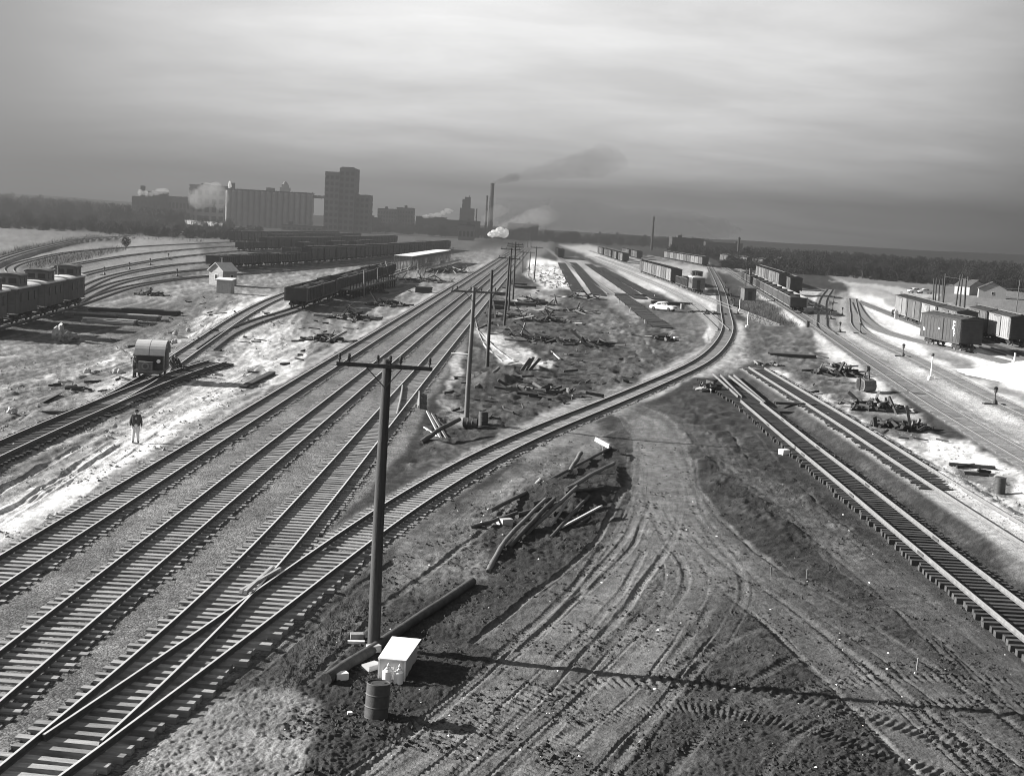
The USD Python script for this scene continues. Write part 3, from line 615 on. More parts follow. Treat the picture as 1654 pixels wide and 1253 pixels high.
usdkit.material(stage, LOOKS + 'ground_look', {
    'at': ('attribute', {'attribute': 'tone'}), 'sep': ('separate_color', {}),
    'geo': ('geometry', {}),
    'n1': ('noise_texture', {'scale': 2.2, 'detail': 7.0, 'roughness': 0.65}), 'm1': ('map_range', {'from_min': 0.3, 'from_max': 0.7, 'to_min': 0.62, 'to_max': 1.42, 'clamp': True}),
    'n2': ('noise_texture', {'scale': 14.0, 'detail': 4.0, 'roughness': 0.7}), 'm2': ('map_range', {'from_min': 0.3, 'from_max': 0.7, 'to_min': 0.7, 'to_max': 1.3, 'clamp': True}),
    'vo': ('voronoi_texture', {'scale': 16.0}), 'vs': ('separate_color', {}), 'm3': ('map_range', {'from_min': 0.0, 'from_max': 1.0, 'to_min': 0.45, 'to_max': 1.6}),
    'gm': ('mix_float', {'a': 1.0}), 'a': ('math', {'math_type': 'multiply'}), 'b': ('math', {'math_type': 'multiply'}), 'c': ('math', {'math_type': 'multiply'}),
    'col': ('combine_color', {}),
    'bs': ('math', {'math_type': 'multiply_add', 'value2': 0.5, 'value3': 0.35}),
    'bn': ('noise_texture', {'scale': 9.0, 'detail': 6.0, 'roughness': 0.7}), 'bump': ('bump', {'strength': 1.0, 'distance': 0.10}),
    'b2': ('bump', {'strength': 0.7, 'distance': 0.03, 'invert': True}),
    'p': ('principled_bsdf', {'roughness': 0.95, 'specular_ior_level': 0.15})},
    [('at.color', 'sep.color'), ('geo.position', 'n1.vector'), ('geo.position', 'n2.vector'), ('geo.position', 'vo.vector'), ('n1.fac', 'm1.value'), ('n2.fac', 'm2.value'),
     ('vo.color', 'vs.color'), ('vs.r', 'm3.value'), ('m3.result', 'gm.b'), ('sep.g', 'gm.fac'),
     ('sep.r', 'a.value1'), ('m1.result', 'a.value2'), ('a.value', 'b.value1'), ('m2.result', 'b.value2'), ('b.value', 'c.value1'), ('gm.result', 'c.value2'),
     ('c.value', 'col.r'), ('c.value', 'col.g'), ('c.value', 'col.b'), ('col.color', 'p.base_color'),
     ('geo.position', 'bn.vector'), ('bn.fac', 'bump.height'), ('vo.distance', 'b2.height'), ('sep.g', 'b2.strength'), ('bump.normal', 'b2.normal'), ('b2.normal', 'p.normal')],
    surface='p.BSDF')
UsdShade.MaterialBindingAPI.Apply(gm.GetPrim()).Bind(UsdShade.Material.Get(stage, LOOKS + 'ground_look'))
del gtree
gtree = cKDTree(np.stack([GX / DIST * 2000, np.log(DIST) * 2000], 1))

# ------------------------------------------------------------------ rails, ties
def sweep(path2, z, prof, closed=True):
    """profile (across, up) swept along a level path"""
    t, n = normals2(path2); pr = np.asarray(prof, float); m_ = len(pr)
    zz = np.broadcast_to(z, (len(path2),))
    v = np.stack([path2[:, None, 0] + n[:, None, 0] * pr[None, :, 0], path2[:, None, 1] + n[:, None, 1] * pr[None, :, 0], zz[:, None] + pr[None, :, 1]], -1)
    i, j = np.meshgrid(np.arange(len(path2) - 1), np.arange(m_ if closed else m_ - 1), indexing='ij')
    q = np.stack([i * m_ + j, (i + 1) * m_ + j, (i + 1) * m_ + (j + 1) % m_, i * m_ + (j + 1) % m_], -1).reshape(-1, 4)
    f = np.vstack([q[:, [0, 1, 2]], q[:, [0, 2, 3]]]); n_ = len(path2)
    caps = np.array([[0, k, k + 1] for k in range(1, m_ - 1)])
    return v.reshape(-1, 3), np.vstack([f, caps, caps[:, ::-1] + (n_ - 1) * m_]) if closed else f
RAILP = [(-.07, 0), (.07, 0), (.07, .012), (.012, .03), (.012, .125), (.036, .135), (.036, .165), (-.036, .165), (-.036, .135), (-.012, .125), (-.012, .03), (-.07, .012)]
BANDP = [(-.034, .1655), (.034, .1655), (.028, .169), (-.028, .169)]
RAILF = [(-.07, 0), (.07, 0), (.036, .165), (-.036, .165)]
def thin(path, far=150):
    """fewer stations on straight and distant track"""
    keep = [0]
    for k in range(1, len(path) - 1):
        y = path[k][1]; step = 2 if y < 80 else 4 if y < 200 else 10 if y < 400 else 24
        if k - keep[-1] >= step: keep.append(k)
    return path[keep + [len(path) - 1]]
def lay_rail(th, path, ztop, name='rail', rail_mat='rusty_rail', band=True, shape=RAILP, band_mat='polished_rail'):
    p = thin(path); mb = MB(True); near = p[:, 1] < 190
    mb.add(*sweep(p, ztop, shape))
    r = th.part(name, mb, rail_mat)
    if band:
        b = MB(True); b.add(*sweep(p, ztop, BANDP)); th.part('running_band', b, band_mat, parent=r)
    return r
def tie_at(p, t, n, ztop, half_l=1.3, mid=0.0, w=0.22, h=0.18, rng=RNG, jit=1.0):
    a = math.atan2(t[1], t[0]) + rng.normal(0, 0.022) * jit
    c, s = math.cos(a), math.sin(a); L = half_l * 2 + rng.normal(0, 0.07) * jit; off = mid + rng.normal(0, 0.085) * jit
    ww = w + rng.normal(0, .012)
    M = np.array([[c, s, 0], [s, -c, 0], [0, 0, 1]]).T      # local x along track, y to the right
    M = np.stack([[c, s, 0], [s, -c, 0], [0, 0, -1]], 1)
    b = MB(True); b.box((p[0] + n[0] * off, p[1] + n[1] * off, ztop - h / 2 + rng.normal(0, .006) * jit), (ww, L, h), M=M)
    return b
def lay_ties(th, path, ztop, spacing, tie_mat, singles=300, y_from=0, y_to=1e9, ext=None, h=0.18, far_mat=None, skip=None, jit=1.0):
    t, n = normals2(path); s = np.r_[0, np.cumsum(np.linalg.norm(np.diff(path, axis=0), axis=1))]
    u = np.arange(0.2, s[-1], spacing); u = u + RNG.normal(0, 0.02, len(u)) * jit
    rest = MB(True); made = 0; order = []
    for x in u:
        k = min(int(round(x / s[-1] * (len(path) - 1))), len(path) - 1)
        p = np.array([np.interp(x, s, path[:, 0]), np.interp(x, s, path[:, 1])])
        if not (y_from <= p[1] <= y_to) or (skip and skip(p)): continue
        mid, half = (0, 1.3) if ext is None else ext(p, n[k])
        if half is None: continue
        b = tie_at(p, t[k], n[k], ztop, half, mid, h=h, jit=jit)
        uu, vv = project(np.array([p[0], p[1], ztop]))
        if made < singles and -60 < uu < 1720 and vv < 1290:
            th.part('tie', b, tie_mat); made += 1
        elif p[1] < 620: rest.v += b.v; rest.f.append(b.f[0] + rest.n); rest.n += 8
    if rest.n: th.part('tie', rest, far_mat or tie_mat, kind='stuff', label='ties farther along the track')
def make_track(key, label, spacing=0.5, tie_mat='weathered_tie', rail_mat='rusty_rail', singles=300, band=True, group=None, cat='railway track', shape=RAILP, rails=(-1, 1), band_mat='polished_rail', **kw):
    t = T[key]; p = t['path']; z = t['ztop']
    th = Thing('railway_track', label, cat, (p[0][0], p[0][1], z - .2), group=group)
    for sgn in rails: lay_rail(th, shift(p, sgn * GA), z, rail_mat=rail_mat, band=band, shape=shape, band_mat=band_mat)
    if singles is not None: lay_ties(th, p, z, spacing, tie_mat, singles, **kw)
    return th
make_track('A', 'leftmost of the three straight main tracks, beside the pale sandy cart road')
make_track('B', 'middle one of the three straight main tracks running to the smoke')
# the turnout: long ties carry both tracks up to the frog
def gap_at(p):
    k = np.argmin(np.abs(Dp[:, 1] - p[1])); return Dp[k][0] - p[0]
def ext_c(p, n):
    if p[1] < 60 and gap_at(p) < 2.45:
        g = max(gap_at(p), 0.0); return g / 2, 1.3 + g / 2
    return 0, 1.3
th = Thing('railway_track', 'rightmost of the three straight main tracks, with the turnout at the lower left', 'railway track', (Cp[0][0], Cp[0][1], 0))
lay_rail(th, CL, .20)
Cr = shift(CL, 2 * GA); sepr = np.array([DRr[np.argmin(np.abs(DRr[:, 1] - q[1]))][0] - q[0] for q in Cr])
lay_rail(th, Cr[(Cr[:, 1] > 29) & (sepr > 0.10)], .20)
lay_ties(th, Cp, .20, .5, 'weathered_tie', 300, ext=ext_c)
for pxs in ([(640, 668), (647, 640), (650, 620)], [(676, 655), (677, 630)]):
    mb = MB(True); mb.add(*sweep(smooth_path(px(pxs), 1, .4), .205, RAILP)); th.part('guard_rail', mb, 'new_rail', label='short bent loose rail')
fr = G(424, 937, .37)
mb = MB(True); mb.beam(fr + (-.25, -1.6, .012), fr + (.02, 1.7, .012), .1, .14); mb.beam(fr + (-.42, -1.5, .01), fr + (.32, 1.5, .01), .09, .14); th.part('frog', mb, 'new_rail', label='worn steel frog where the rails cross')
th = Thing('railway_track', 'curved lead track swinging right across the yard from the near turnout', 'railway track', (Dp[0][0], Dp[0][1], 0))
lay_rail(th, DRr, .20)
Dl = shift(DRr, -2 * GA); sepl = np.array([q[0] - CL[np.argmin(np.abs(CL[:, 1] - q[1]))][0] for q in Dl])
lay_rail(th, Dl[(Dl[:, 1] > 29) & (sepl > 0.10)], .20)
lay_ties(th, Dp, .20, .5, 'weathered_tie', 300, y_from=44.5, skip=lambda p: gap_at((Cp[np.argmin(np.abs(Cp[:, 1] - p[1]))][0], p[1])) < 2.45 if p[1] < 62 else False)
for s in (-1, 1):
    k = (Dp[:, 1] > 38) & (Dp[:, 1] < 43)
th = make_track('E', 'unballasted new track on dark ties along the right edge of the mud', .5, 'creosote_tie', 'side_rail', 300, True, h=0.2, jit=0.8, band_mat='new_rail')
for s_ in (-1, 1):                                    # joint bars every rail length
    e_ = shift(T['E']['path'], s_ * GA); t_, n_ = normals2(e_)
    for k in range(14 + (6 if s_ > 0 else 0), len(e_) - 4, 24):
        m_ = MB(True)
        for w_ in (-.035, .035): c_ = np.array([e_[k][0] + n_[k][0] * w_, e_[k][1] + n_[k][1] * w_, T['E']['ztop'] + .08]); m_.box(c_, (.025, .8, .1), rz=math.atan2(t_[k][1], t_[k][0]) - math.pi / 2)
        th.part('joint_bar', m_, 'iron')
for r0, r1 in (((1151, 605), (1192, 642)), ((1163.5, 607), (1198, 643)), ((1177, 608), (1234, 653)), ((1185, 607), (1236, 652))):
    a, b = G(*r0, .26), G(*r1, .26)
    mb = MB(True); mb.add(*sweep(np.linspace(a[:2], b[:2], 12), .26, RAILP)); th.part('loose_rail', mb, 'side_rail', label='loose rail lying past the end of the spiked track')
mb = None
p0 = Ep[0]                                            # bare ties beyond the spiked rails
tt = Thing('tie_row', 'row of bare dark ties set out past the end of the unballasted track', 'railway ties', (p0[0], p0[1], 0))
for k in range(30):
    y = p0[1] + .4 + k * .55; b = MB(True); b.box((p0[0] - .03 * k + RNG.normal(0, .08), y, .12), (2.6, .22, .2), rz=RNG.normal(0, .03)); tt.part('tie', b, 'creosote_tie')
# joint bars of the new track
make_track('F', 'newly laid track on the low pale sand bank right of the unballasted one', .5, 'creosote_tie', 'side_rail', 220, True, y_from=67, band_mat='new_rail')
make_track('G', 'long track through grey gravel right of the sand bank, running under the coal gondolas', .5, 'weathered_tie', 'rusty_rail', 60)
make_track('G2', 'dark-railed branch leaving the gravel track towards the far right yard', .5, 'weathered_tie', 'rusty_rail', 40, False)
make_track('I', 'dark-railed track curving past the white signal post on the right', .5, 'weathered_tie', 'rusty_rail', 40, True)
make_track('J', 'track buried in pale sand under the lettered dark boxcar', .5, 'weathered_tie', 'rusty_rail', 30, False)
make_track('J2', 'sand covered track under the row of boxcars behind the lettered one', .5, 'weathered_tie', 'rusty_rail', 30, False)
make_track('J3', 'sand covered track under the rightmost boxcar', .5, 'weathered_tie', 'rusty_rail', 30, False)
th = make_track('K', 'rough track under the motor car, its tie ends bared on the right side', .52, 'creosote_tie', 'rusty_rail', 150, True)
make_track('K2', 'pale sandy track leading away behind the motor car', .52, 'weathered_tie', 'rusty_rail', 60, True)
make_track('K3', 'track under the three coal gondolas left of the main tracks', .52, 'weathered_tie', 'rusty_rail', 40, False)
for k, lab in (('L1', 'yard track under the cabooses'), ('L2', 'yard track second from the caboose track, under the long dark row of cars'), ('L3', 'yard track third from the caboose track'), ('L4', 'yard track fourth from the caboose track with switch stands along it'), ('L5', 'yard track fifth from the caboose track'), ('L6', 'yard track sixth from the caboose track'), ('L7', 'outlying track on its own low bank beside the left field'),
               ('R0', 'pale yard track joining the curved lead right of the panel rows'), ('R1', 'yard track under the caboose and boxcars right of the white car'), ('R2', 'far yard track under the second group of right-hand boxcars'), ('R4', 'far yard track under the boxcars beyond the switching lead'), ('HR2', 'yard track behind the coal gondolas on the right'), ('S', 'pair of rails down the middle of the panel rows')):
    make_track(k, lab, .6, 'weathered_tie', 'rusty_rail', None, band=k in ('R0', 'R1', 'S'), shape=RAILF)

# ------------------------------------------------------------------ rolling stock (x along the car, z from the rail head)
ORD = ['first', 'second', 'third', 'fourth', 'fifth', 'sixth', 'seventh', 'eighth', 'ninth', 'tenth', 'eleventh', 'twelfth', 'thirteenth', 'fourteenth', 'fifteenth', 'sixteenth', 'seventeenth', 'eighteenth', 'nineteenth', 'twentieth'] + [f'{k}th' if k % 10 not in (1, 2, 3) else f'{k}' + {1: 'st', 2: 'nd', 3: 'rd'}[k % 10] for k in range(21, 60)]
def trucks(th, xs):
    for x in xs:
        mb = MB()
        for s in (-1, 1):
            mb.beam((x - 1.25, s * 1.0, .52), (x - .45, s * 1.0, .36), .13, .2); mb.beam((x + 1.25, s * 1.0, .52), (x + .45, s * 1.0, .36), .13, .2)
            mb.span(x - .5, x + .5, s * 1.0 - .07, s * 1.0 + .07, .26, .46); mb.beam((x - 1.2, s * 1.0, .56), (x + 1.2, s * 1.0, .72), .12, .13)
        mb.span(x - .18, x + .18, -1.05, 1.05, .5, .95)
        t = th.part('truck', mb, 'truck_iron')
        for a in (-.85, .85):
            w = MB()
            for s in (-1, 1):
                w.cyl((x + a, s * .755, .42), .42, .12, 14, axis=1); w.cyl((x + a, s * .70, .42), .46, .03, 14, axis=1)
            w.cyl((x + a, 0, .42), .07, 1.5, 6, axis=1)
            th.part('wheelset', w, 'wheel_tread', parent=t)
def underframe(th, L, mat='truck_iron', z=1.0):
    mb = MB(); mb.span(-L / 2 + .3, L / 2 - .3, -.22, .22, z - .38, z - .02)
    for x in (-1.6, 0, 1.6): mb.span(x - .12, x + .12, -1.3, 1.3, z - .26, z - .02)
    mb.cyl((.9, .7, z - .34), .2, .8, 8, axis=0); mb.cyl((-.9, -.7, z - .34), .22, .6, 8, axis=0)
    th.part('underframe', mb, mat)
    for s in (-1, 1):
        c = MB(); c.span(s * L / 2 - .1, s * L / 2 + .1, -.35, .35, z - .25, z + .1); c.span(min(s * (L / 2 - .05), s * (L / 2 + .42)), max(s * (L / 2 - .05), s * (L / 2 + .42)), -.1, .1, z - .22, z)
        th.part('coupler', c, mat)
def ladder(th, x, y, z0, z1, mat, along_x=True):
    mb = MB(); n = int((z1 - z0) / .38)
    for s in (-.2, .2):
        c = (x + s, y) if along_x else (x, y + s)
        mb.box((c[0], c[1], (z0 + z1) / 2), (.035, .035, z1 - z0))
    for k in range(n + 1):
        z = z0 + .05 + k * (z1 - z0 - .1) / n; mb.box((x, y, z), (.42, .03, .03) if along_x else (.03, .42, .03))
    th.part('ladder', mb, mat)
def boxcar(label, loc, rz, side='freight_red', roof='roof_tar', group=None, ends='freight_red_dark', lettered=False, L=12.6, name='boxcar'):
    th = Thing(name, label, 'boxcar', loc, rz, group)
    mb = MB(); mb.span(-L / 2, L / 2, -1.42, 1.42, .98, 3.86)
    for s in (-1, 1):
        for k in range(13):
            x = -L / 2 + .06 + k * (L - .12) / 12
            if abs(x) > 1.2: mb.span(x - .035, x + .035, s * 1.435 - .02, s * 1.435 + .02, 1.0, 3.84)
        mb.span(-L / 2, L / 2, s * 1.45 - .03, s * 1.45 + .03, .86, 1.02)
        mb.span(-L / 2, L / 2, s * 1.44 - .03, s * 1.44 + .03, 3.80, 3.93)
    th.part('body', mb, side)
    for s in (-1, 1):
        mb = MB(); mb.span(s * L / 2 - .03, s * L / 2 + .035, -1.38, 1.38, 1.0, 3.84)
        for k in range(7): mb.box((s * (L / 2 + .05), 0, 1.25 + k * .39), (.07, 2.6, .17))
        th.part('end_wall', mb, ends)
        d = MB(); y = s * 1.475; d.span(-.98, .98, y - .035, y + .035, 1.05, 3.72)
        for x in (-.96, -.3, .3, .96): d.span(x - .04, x + .04, y - .05, y + .05, 1.05, 3.72)
        dr = th.part('side_door', d, side)
        r = MB(); r.span(-1.1, 3.2, s * 1.5 - .04, s * 1.5 + .04, 3.70, 3.78); r.span(-1.1, 3.2, s * 1.5 - .03, s * 1.5 + .03, .98, 1.04)
        r.box((-1.06, s * 1.47, 2.4), (.09, .1, 2.7)); r.box((1.06, s * 1.47, 2.4), (.09, .1, 2.7)); th.part('door_track', r, ends)
    rf = MB(); rf.prism([(-1.56, 3.90), (1.56, 3.90), (1.56, 3.95), (0, 4.28), (-1.56, 3.95)], -L / 2 - .1, L / 2 + .1)
    for k in range(14):
        x = -L / 2 + .1 + k * (L - .2) / 13
        rf.prism([(-1.56, 3.96), (0, 4.29), (1.56, 3.96), (1.56, 3.99), (0, 4.32), (-1.56, 3.99)], x - .03, x + .03)
    th.part('roof', rf, roof)
    w = MB(); w.span(-L / 2 - .3, L / 2 + .3, -.25, .25, 4.37, 4.41)
    for k in range(8): w.box((-L / 2 + .5 + k * (L - 1) / 7, 0, 4.33), (.06, .4, .08))
    th.part('roof_walk', w, 'grey_plank')
    b = MB(); b.tube([(L / 2 + .25, .5, 1.2), (L / 2 + .25, .5, 4.5)], .025, 6); wh = [(L / 2 + .25, .5 + .22 * math.cos(a), 4.45 + .22 * math.sin(a)) for a in np.linspace(0, 6.28, 13)]; b.tube(wh, .02, 5, cap=False); th.part('brake_wheel', b, 'iron')
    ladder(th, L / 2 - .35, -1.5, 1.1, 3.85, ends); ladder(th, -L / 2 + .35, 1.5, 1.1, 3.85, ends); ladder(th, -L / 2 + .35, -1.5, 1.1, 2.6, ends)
    underframe(th, L); trucks(th, (-L / 2 + 1.9, L / 2 - 1.9))
    if lettered: lettered(th, L)
    return th
def gondola(label, loc, rz, side='freight_red', group=None, L=13.2, h=2.75, load=True, ends='freight_red_dark', name='gondola_car'):
    th = Thing(name, label, 'gondola', loc, rz, group); z0 = 1.0
    for s in (-1, 1):
        mb = MB(); mb.span(-L / 2, L / 2, s * 1.42 - .04, s * 1.42 + .04, z0, h)
        for k in range(11):
            x = -L / 2 + .08 + k * (L - .16) / 10; mb.span(x - .08, x + .08, s * 1.51 - .07, s * 1.51 + .07, z0, h - .02)
        mb.span(-L / 2, L / 2, s * 1.47 - .07, s * 1.47 + .07, h - .1, h + .02); mb.span(-L / 2, L / 2, s * 1.47 - .06, s * 1.47 + .06, z0 - .1, z0 + .06)
        th.part('side_wall', mb, side)
        e = MB(); e.span(s * L / 2 - .04, s * L / 2 + .04, -1.38, 1.38, z0, h - .01)
        for k in range(4): e.box((s * (L / 2 + .05), 0, z0 + .25 + k * (h - z0 - .4) / 3), (.09, 2.7, .12))
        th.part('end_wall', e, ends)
    f = MB(); f.span(-L / 2 + .04, L / 2 - .04, -1.38, 1.38, z0 - .06, z0 + .05); th.part('floor', f, ends)
    if load:
        n, m_ = 36, 12; X, Y = np.meshgrid(np.linspace(-L / 2 + .05, L / 2 - .05, n), np.linspace(-1.37, 1.37, m_), indexing='ij')
        Z = h - .45 + .42 * np.exp(-(Y / .9) ** 2) * (0.7 + .5 * np.cos(X * 1.5)) + .25 * (meshkit.fbm(np.stack([X * 1.5, Y * 1.5, X * 0], -1), 3, 3) - .5)
        vi_ = np.arange(n * m_).reshape(n, m_); q = np.stack([vi_[:-1, :-1], vi_[1:, :-1], vi_[1:, 1:], vi_[:-1, 1:]], -1).reshape(-1, 4)
        th.part('coal_load', (np.stack([X, Y, Z], -1).reshape(-1, 3), q), 'coal')
    ladder(th, L / 2 - .4, -1.56, 1.0, h, ends); ladder(th, -L / 2 + .4, 1.56, 1.0, h, ends)
    underframe(th, L); trucks(th, (-L / 2 + 1.9, L / 2 - 1.9))
    return th
def caboose(label, loc, rz, side='freight_red', group=None, cup=1.2):
    L = 9.2; th = Thing('caboose', label, 'caboose', loc, rz, group)
    b = MB(); b.span(-3.7, 3.7, -1.4, 1.4, 1.0, 3.45)
    for s in (-1, 1):
        for k in range(19): x = -3.6 + k * .4; b.span(x - .02, x + .02, s * 1.405 - .012, s * 1.405 + .012, 1.0, 3.45)
    th.part('body', b, side)
    for s in (-1, 1):
        for x in (-2.7, -.3, 2.6):
            w = MB(); w.span(x - .34, x + .34, s * 1.43 - .03, s * 1.43 + .03, 2.15, 3.05); fr = th.part('window', w, 'freight_red_dark')
            g = MB(); g.span(x - .26, x + .26, s * 1.452 - .012, s * 1.452 + .012, 2.22, 2.98); th.part('pane', g, 'window_glass', parent=fr)
    def roof(x0, x1, z, w, th_=.1): 
        pr = [(-w, z), (w, z)] + [(w * math.cos(a), z + .06 + .26 * math.sin(a)) for a in np.linspace(0, math.pi, 9)]
        m_ = MB(); m_.prism(pr, x0, x1); return m_
    th.part('roof', roof(-4.7, 4.7, 3.46, 1.52), 'roof_pale')
    c = MB(); c.span(cup - 1.5, cup + 1.5, -1.2, 1.2, 3.6, 4.62); cp = th.part('cupola', c, side)
    th.part('cupola_roof', roof(cup - 1.65, cup + 1.65, 4.63, 1.32), 'roof_tar', parent=cp)
    for s in (-1, 1):
        for x in (-.8, .8):
            g = MB(); g.span(cup + x - .35, cup + x + .35, s * 1.22 - .02, s * 1.22 + .02, 3.95, 4.45); th.part('cupola_window', g, 'window_glass', parent=cp)
        g = MB(); g.span(cup + s * 1.52 - .02, cup + s * 1.52 + .02, -.9, -.15, 3.95, 4.45); g.span(cup + s * 1.52 - .02, cup + s * 1.52 + .02, .15, .9, 3.95, 4.45); th.part('cupola_window', g, 'window_glass', parent=cp)
    st = MB(); st.cyl((-1.6, .55, 4.2), .1, 1.0, 8); st.cyl((-1.6, .55, 4.75), .17, .14, 8); th.part('stove_pipe', st, 'iron')
    for s in (-1, 1):
        p_ = MB(); p_.span(min(s * 3.7, s * 4.55), max(s * 3.7, s * 4.55), -1.4, 1.4, .92, 1.04); th.part('end_platform', p_, 'grey_plank')
        r = MB()
        for y in (-1.3, -.5, .5, 1.3): r.box((s * 4.5, y, 1.55), (.05, .05, 1.05))
        r.box((s * 4.5, 0, 2.05), (.05, 2.65, .05)); r.box((s * 4.5, -1.3, 2.8), (.05, .05, 1.5)); r.box((s * 4.5, 1.3, 2.8), (.05, .05, 1.5)); th.part('railing', r, 'iron')
        d = MB(); d.span(s * 3.72 - .02, s * 3.72 + .02, -.38, .38, 1.05, 2.95); th.part('end_door', d, 'freight_red_dark')
    underframe(th, L); trucks(th, (-2.7, 2.7)); return th
def along(path, y, s):
    """point and heading on a track at distance s past the station y"""
    k0 = np.argmin(np.abs(path[:, 1] - y)) if abs(path[-1][1] - path[0][1]) > 1 else 0
    k = int(np.clip(k0 + s / .5, 0, len(path) - 2)); t = path[k + 1] - path[max(k - 1, 0)]
    return path[k], math.atan2(t[1], t[0])
PROTO = {}
MAKE = {'dark': lambda l, p, a, g: boxcar(l, p, a, 'freight_red', 'roof_tar', g), 'mid': lambda l, p, a, g: boxcar(l, p, a, 'freight_mid', 'roof_tar', g, name='boxcar'),
        'pale': lambda l, p, a, g: boxcar(l, p, a, 'freight_pale', 'roof_tar', g, name='boxcar'), 'reefer': lambda l, p, a, g: boxcar(l, p, a, 'farm_white', 'roof_pale', g, name='boxcar'),
        'gon': lambda l, p, a, g: gondola(l, p, a, 'freight_red', g), 'palegon': lambda l, p, a, g: gondola(l, p, a, 'freight_pale', g, h=2.7), 'empty': lambda l, p, a, g: gondola(l, p, a, 'freight_red', g, h=2.9, load=False),
        'cab': lambda l, p, a, g: caboose(l, p, a, 'freight_red', g)}
def put(kind, label, p, rz, group=None):
    if kind not in PROTO:
        PROTO[kind] = MAKE[kind](label, p, rz, group); return PROTO[kind]
    PROTO[kind].copy(label, p, rz, group)
DESC = {'dark': 'dark boxcar', 'mid': 'grey boxcar', 'pale': 'pale boxcar', 'reefer': 'white boxcar', 'gon': 'dark coal gondola', 'palegon': 'pale coal gondola', 'empty': 'empty dark gondola', 'cab': 'wooden caboose'}
def row(key, y0, kinds, where, group, pitch=13.9, ztop=None, path=None):
    path = T[key]['path'] if path is None else path; z = (T[key]['ztop'] if ztop is None else ztop) + .165
    if path[-1][1] < path[0][1]: path = path[::-1]
    n = sum(k is not None for k in kinds); c = 0; s = 0.0
    for k in kinds:
        L = 10.3 if k == 'cab' else pitch
        q, a = along(path, y0, s + L / 2); s += L
        if k is None: continue
        put(k, f'{DESC[k]}, {ORD[c]} from near end of {where}' if n > 1 else f'{DESC[k]} {where}', (q[0], q[1], z), a, group); c += 1

# cabooses at the left edge
names = ['wooden caboose cut by the left picture edge, nearest of the four', 'wooden caboose next to the one at the left picture edge', 'wooden caboose last but one before the open end of the caboose row', 'wooden caboose at the open right end of the row, with a tall stove pipe']
kc = np.argmin(np.abs(CABp[:, 1] - 124.5))
for k in range(4):
    q, a = along(CABp, 124.5, k * 11.6)
    put('cab', names[k], (q[0], q[1], .365), a + (math.pi if k in (1, 2) else 0), 'cabooses on the left yard track')
# the lettered boxcar on the right and its neighbours
def letters(th, L):
    # on the left-hand side when facing along the car: seen from the camera
    def word(x, z, h, txt, bold=True, name='lettering'):
        m_ = meshkit.text_mesh(txt, h, .004, bold); v = np.array(m_.vertices); w = v[:, 0].max()
        R_ = np.stack([w / 2 - v[:, 0] + x, np.full(len(v), 1.462) + v[:, 2], v[:, 1] + z], 1)
        th.part(name, (R_, np.array(m_.faces)), 'lettering')
    word(-4.3, 2.6, 1.0, 'E'); word(-4.5, 1.75, .7, 'F'); word(5.0, 1.75, .42, '84')
    c = MB(); c.span(-.1, .25, 1.512, 1.522, 2.25, 2.5); th.part('route_card', c, 'white_paint')
p, a = along(Jp, 171.6, 0)
boxcar('dark boxcar with large white letters, standing alone in front of the others', (p[0], p[1], .365), a, 'freight_red_dark', 'roof_tar', None, lettered=letters)
row('J2', 187.5, ['mid', 'pale', 'mid', 'pale'], 'the short row behind the lettered boxcar', 'boxcars behind the lettered boxcar', 13.7)
row('J3', 179.0, ['pale', 'dark'], 'the right-hand pair beside the lettered boxcar', 'boxcars at the right edge', 14.0)
# right hand yard
row('R1', 295.5, ['cab', 'empty', 'gon', None, 'pale', 'dark', 'pale', 'mid', 'pale', 'pale', 'dark'], 'the caboose row right of the white car', 'cars in the row behind the right-hand caboose', 13.4)
row('R2', 583, ['pale', 'mid', None, 'pale', 'dark', None, 'pale', 'mid', 'dark', 'pale', None, 'dark', 'pale', 'pale', 'mid'], 'the broken far row above the tie rows', 'far boxcars above the panel rows')
row('R4', 600, ['dark', 'pale', 'pale', 'dark', 'mid', 'pale', 'pale', 'dark', 'pale', 'mid', 'pale'], 'the far row above the right-hand caboose', 'far boxcars above the right-hand caboose')
row('G', 238.5, ['palegon', 'palegon', 'palegon', 'palegon', 'palegon', 'palegon', 'gon', 'palegon', None, 'palegon', 'palegon', 'gon', 'palegon'], 'the coal row on the right', 'coal gondolas on the right', 14.2)
row('HR2', 322, ['dark', None, None, 'pale', 'pale', 'pale', 'dark', 'pale', 'pale', 'pale'], 'the row behind the right-hand coal row', 'boxcars behind the coal gondolas')
# left hand yard
row('K3', 177, ['gon', 'gon', 'empty', 'gon', 'gon', 'gon', 'empty', 'gon', 'gon'], 'the coal row left of the main tracks', 'coal cars left of the main tracks', 14.2)
row('L2', 288, ['gon', 'gon', 'empty', 'gon', 'empty', 'mid', 'dark', 'mid', 'dark', 'dark', 'mid', 'dark', 'dark', 'mid', 'dark', 'dark', 'dark', 'mid', 'dark', 'dark', 'dark', 'mid', 'dark', 'dark', 'dark', 'dark', 'mid', 'dark', 'dark'], 'the long dark row behind the little house', 'cars of the long dark row behind the little house', 13.8)
row('L3', 400, ['gon', 'dark', None, 'gon', 'dark', 'dark', 'gon', 'dark', 'mid', 'dark'], 'the dark row just behind the long one', 'cars of the second dark row')
row('L4', 440, ['gon', 'gon', 'dark', 'mid', 'dark', 'mid', 'dark', 'dark', 'mid', 'dark', 'dark', 'dark', 'mid', 'dark', 'dark', 'dark', 'dark', 'mid', 'dark', 'dark', 'dark', 'dark', 'dark', 'mid', 'dark'], 'the boxcar row below the grain silos', 'boxcars of the row below the grain silos', 13.8)
row('L5', 560, ['dark', 'dark', 'mid', 'dark', 'dark', 'dark', 'mid', 'dark', 'dark', 'dark', 'dark', 'dark', 'mid', 'dark', 'dark', 'dark', 'dark', 'dark'], 'the fifth dark row towards the silos', 'boxcars of the fifth dark row', 13.8)
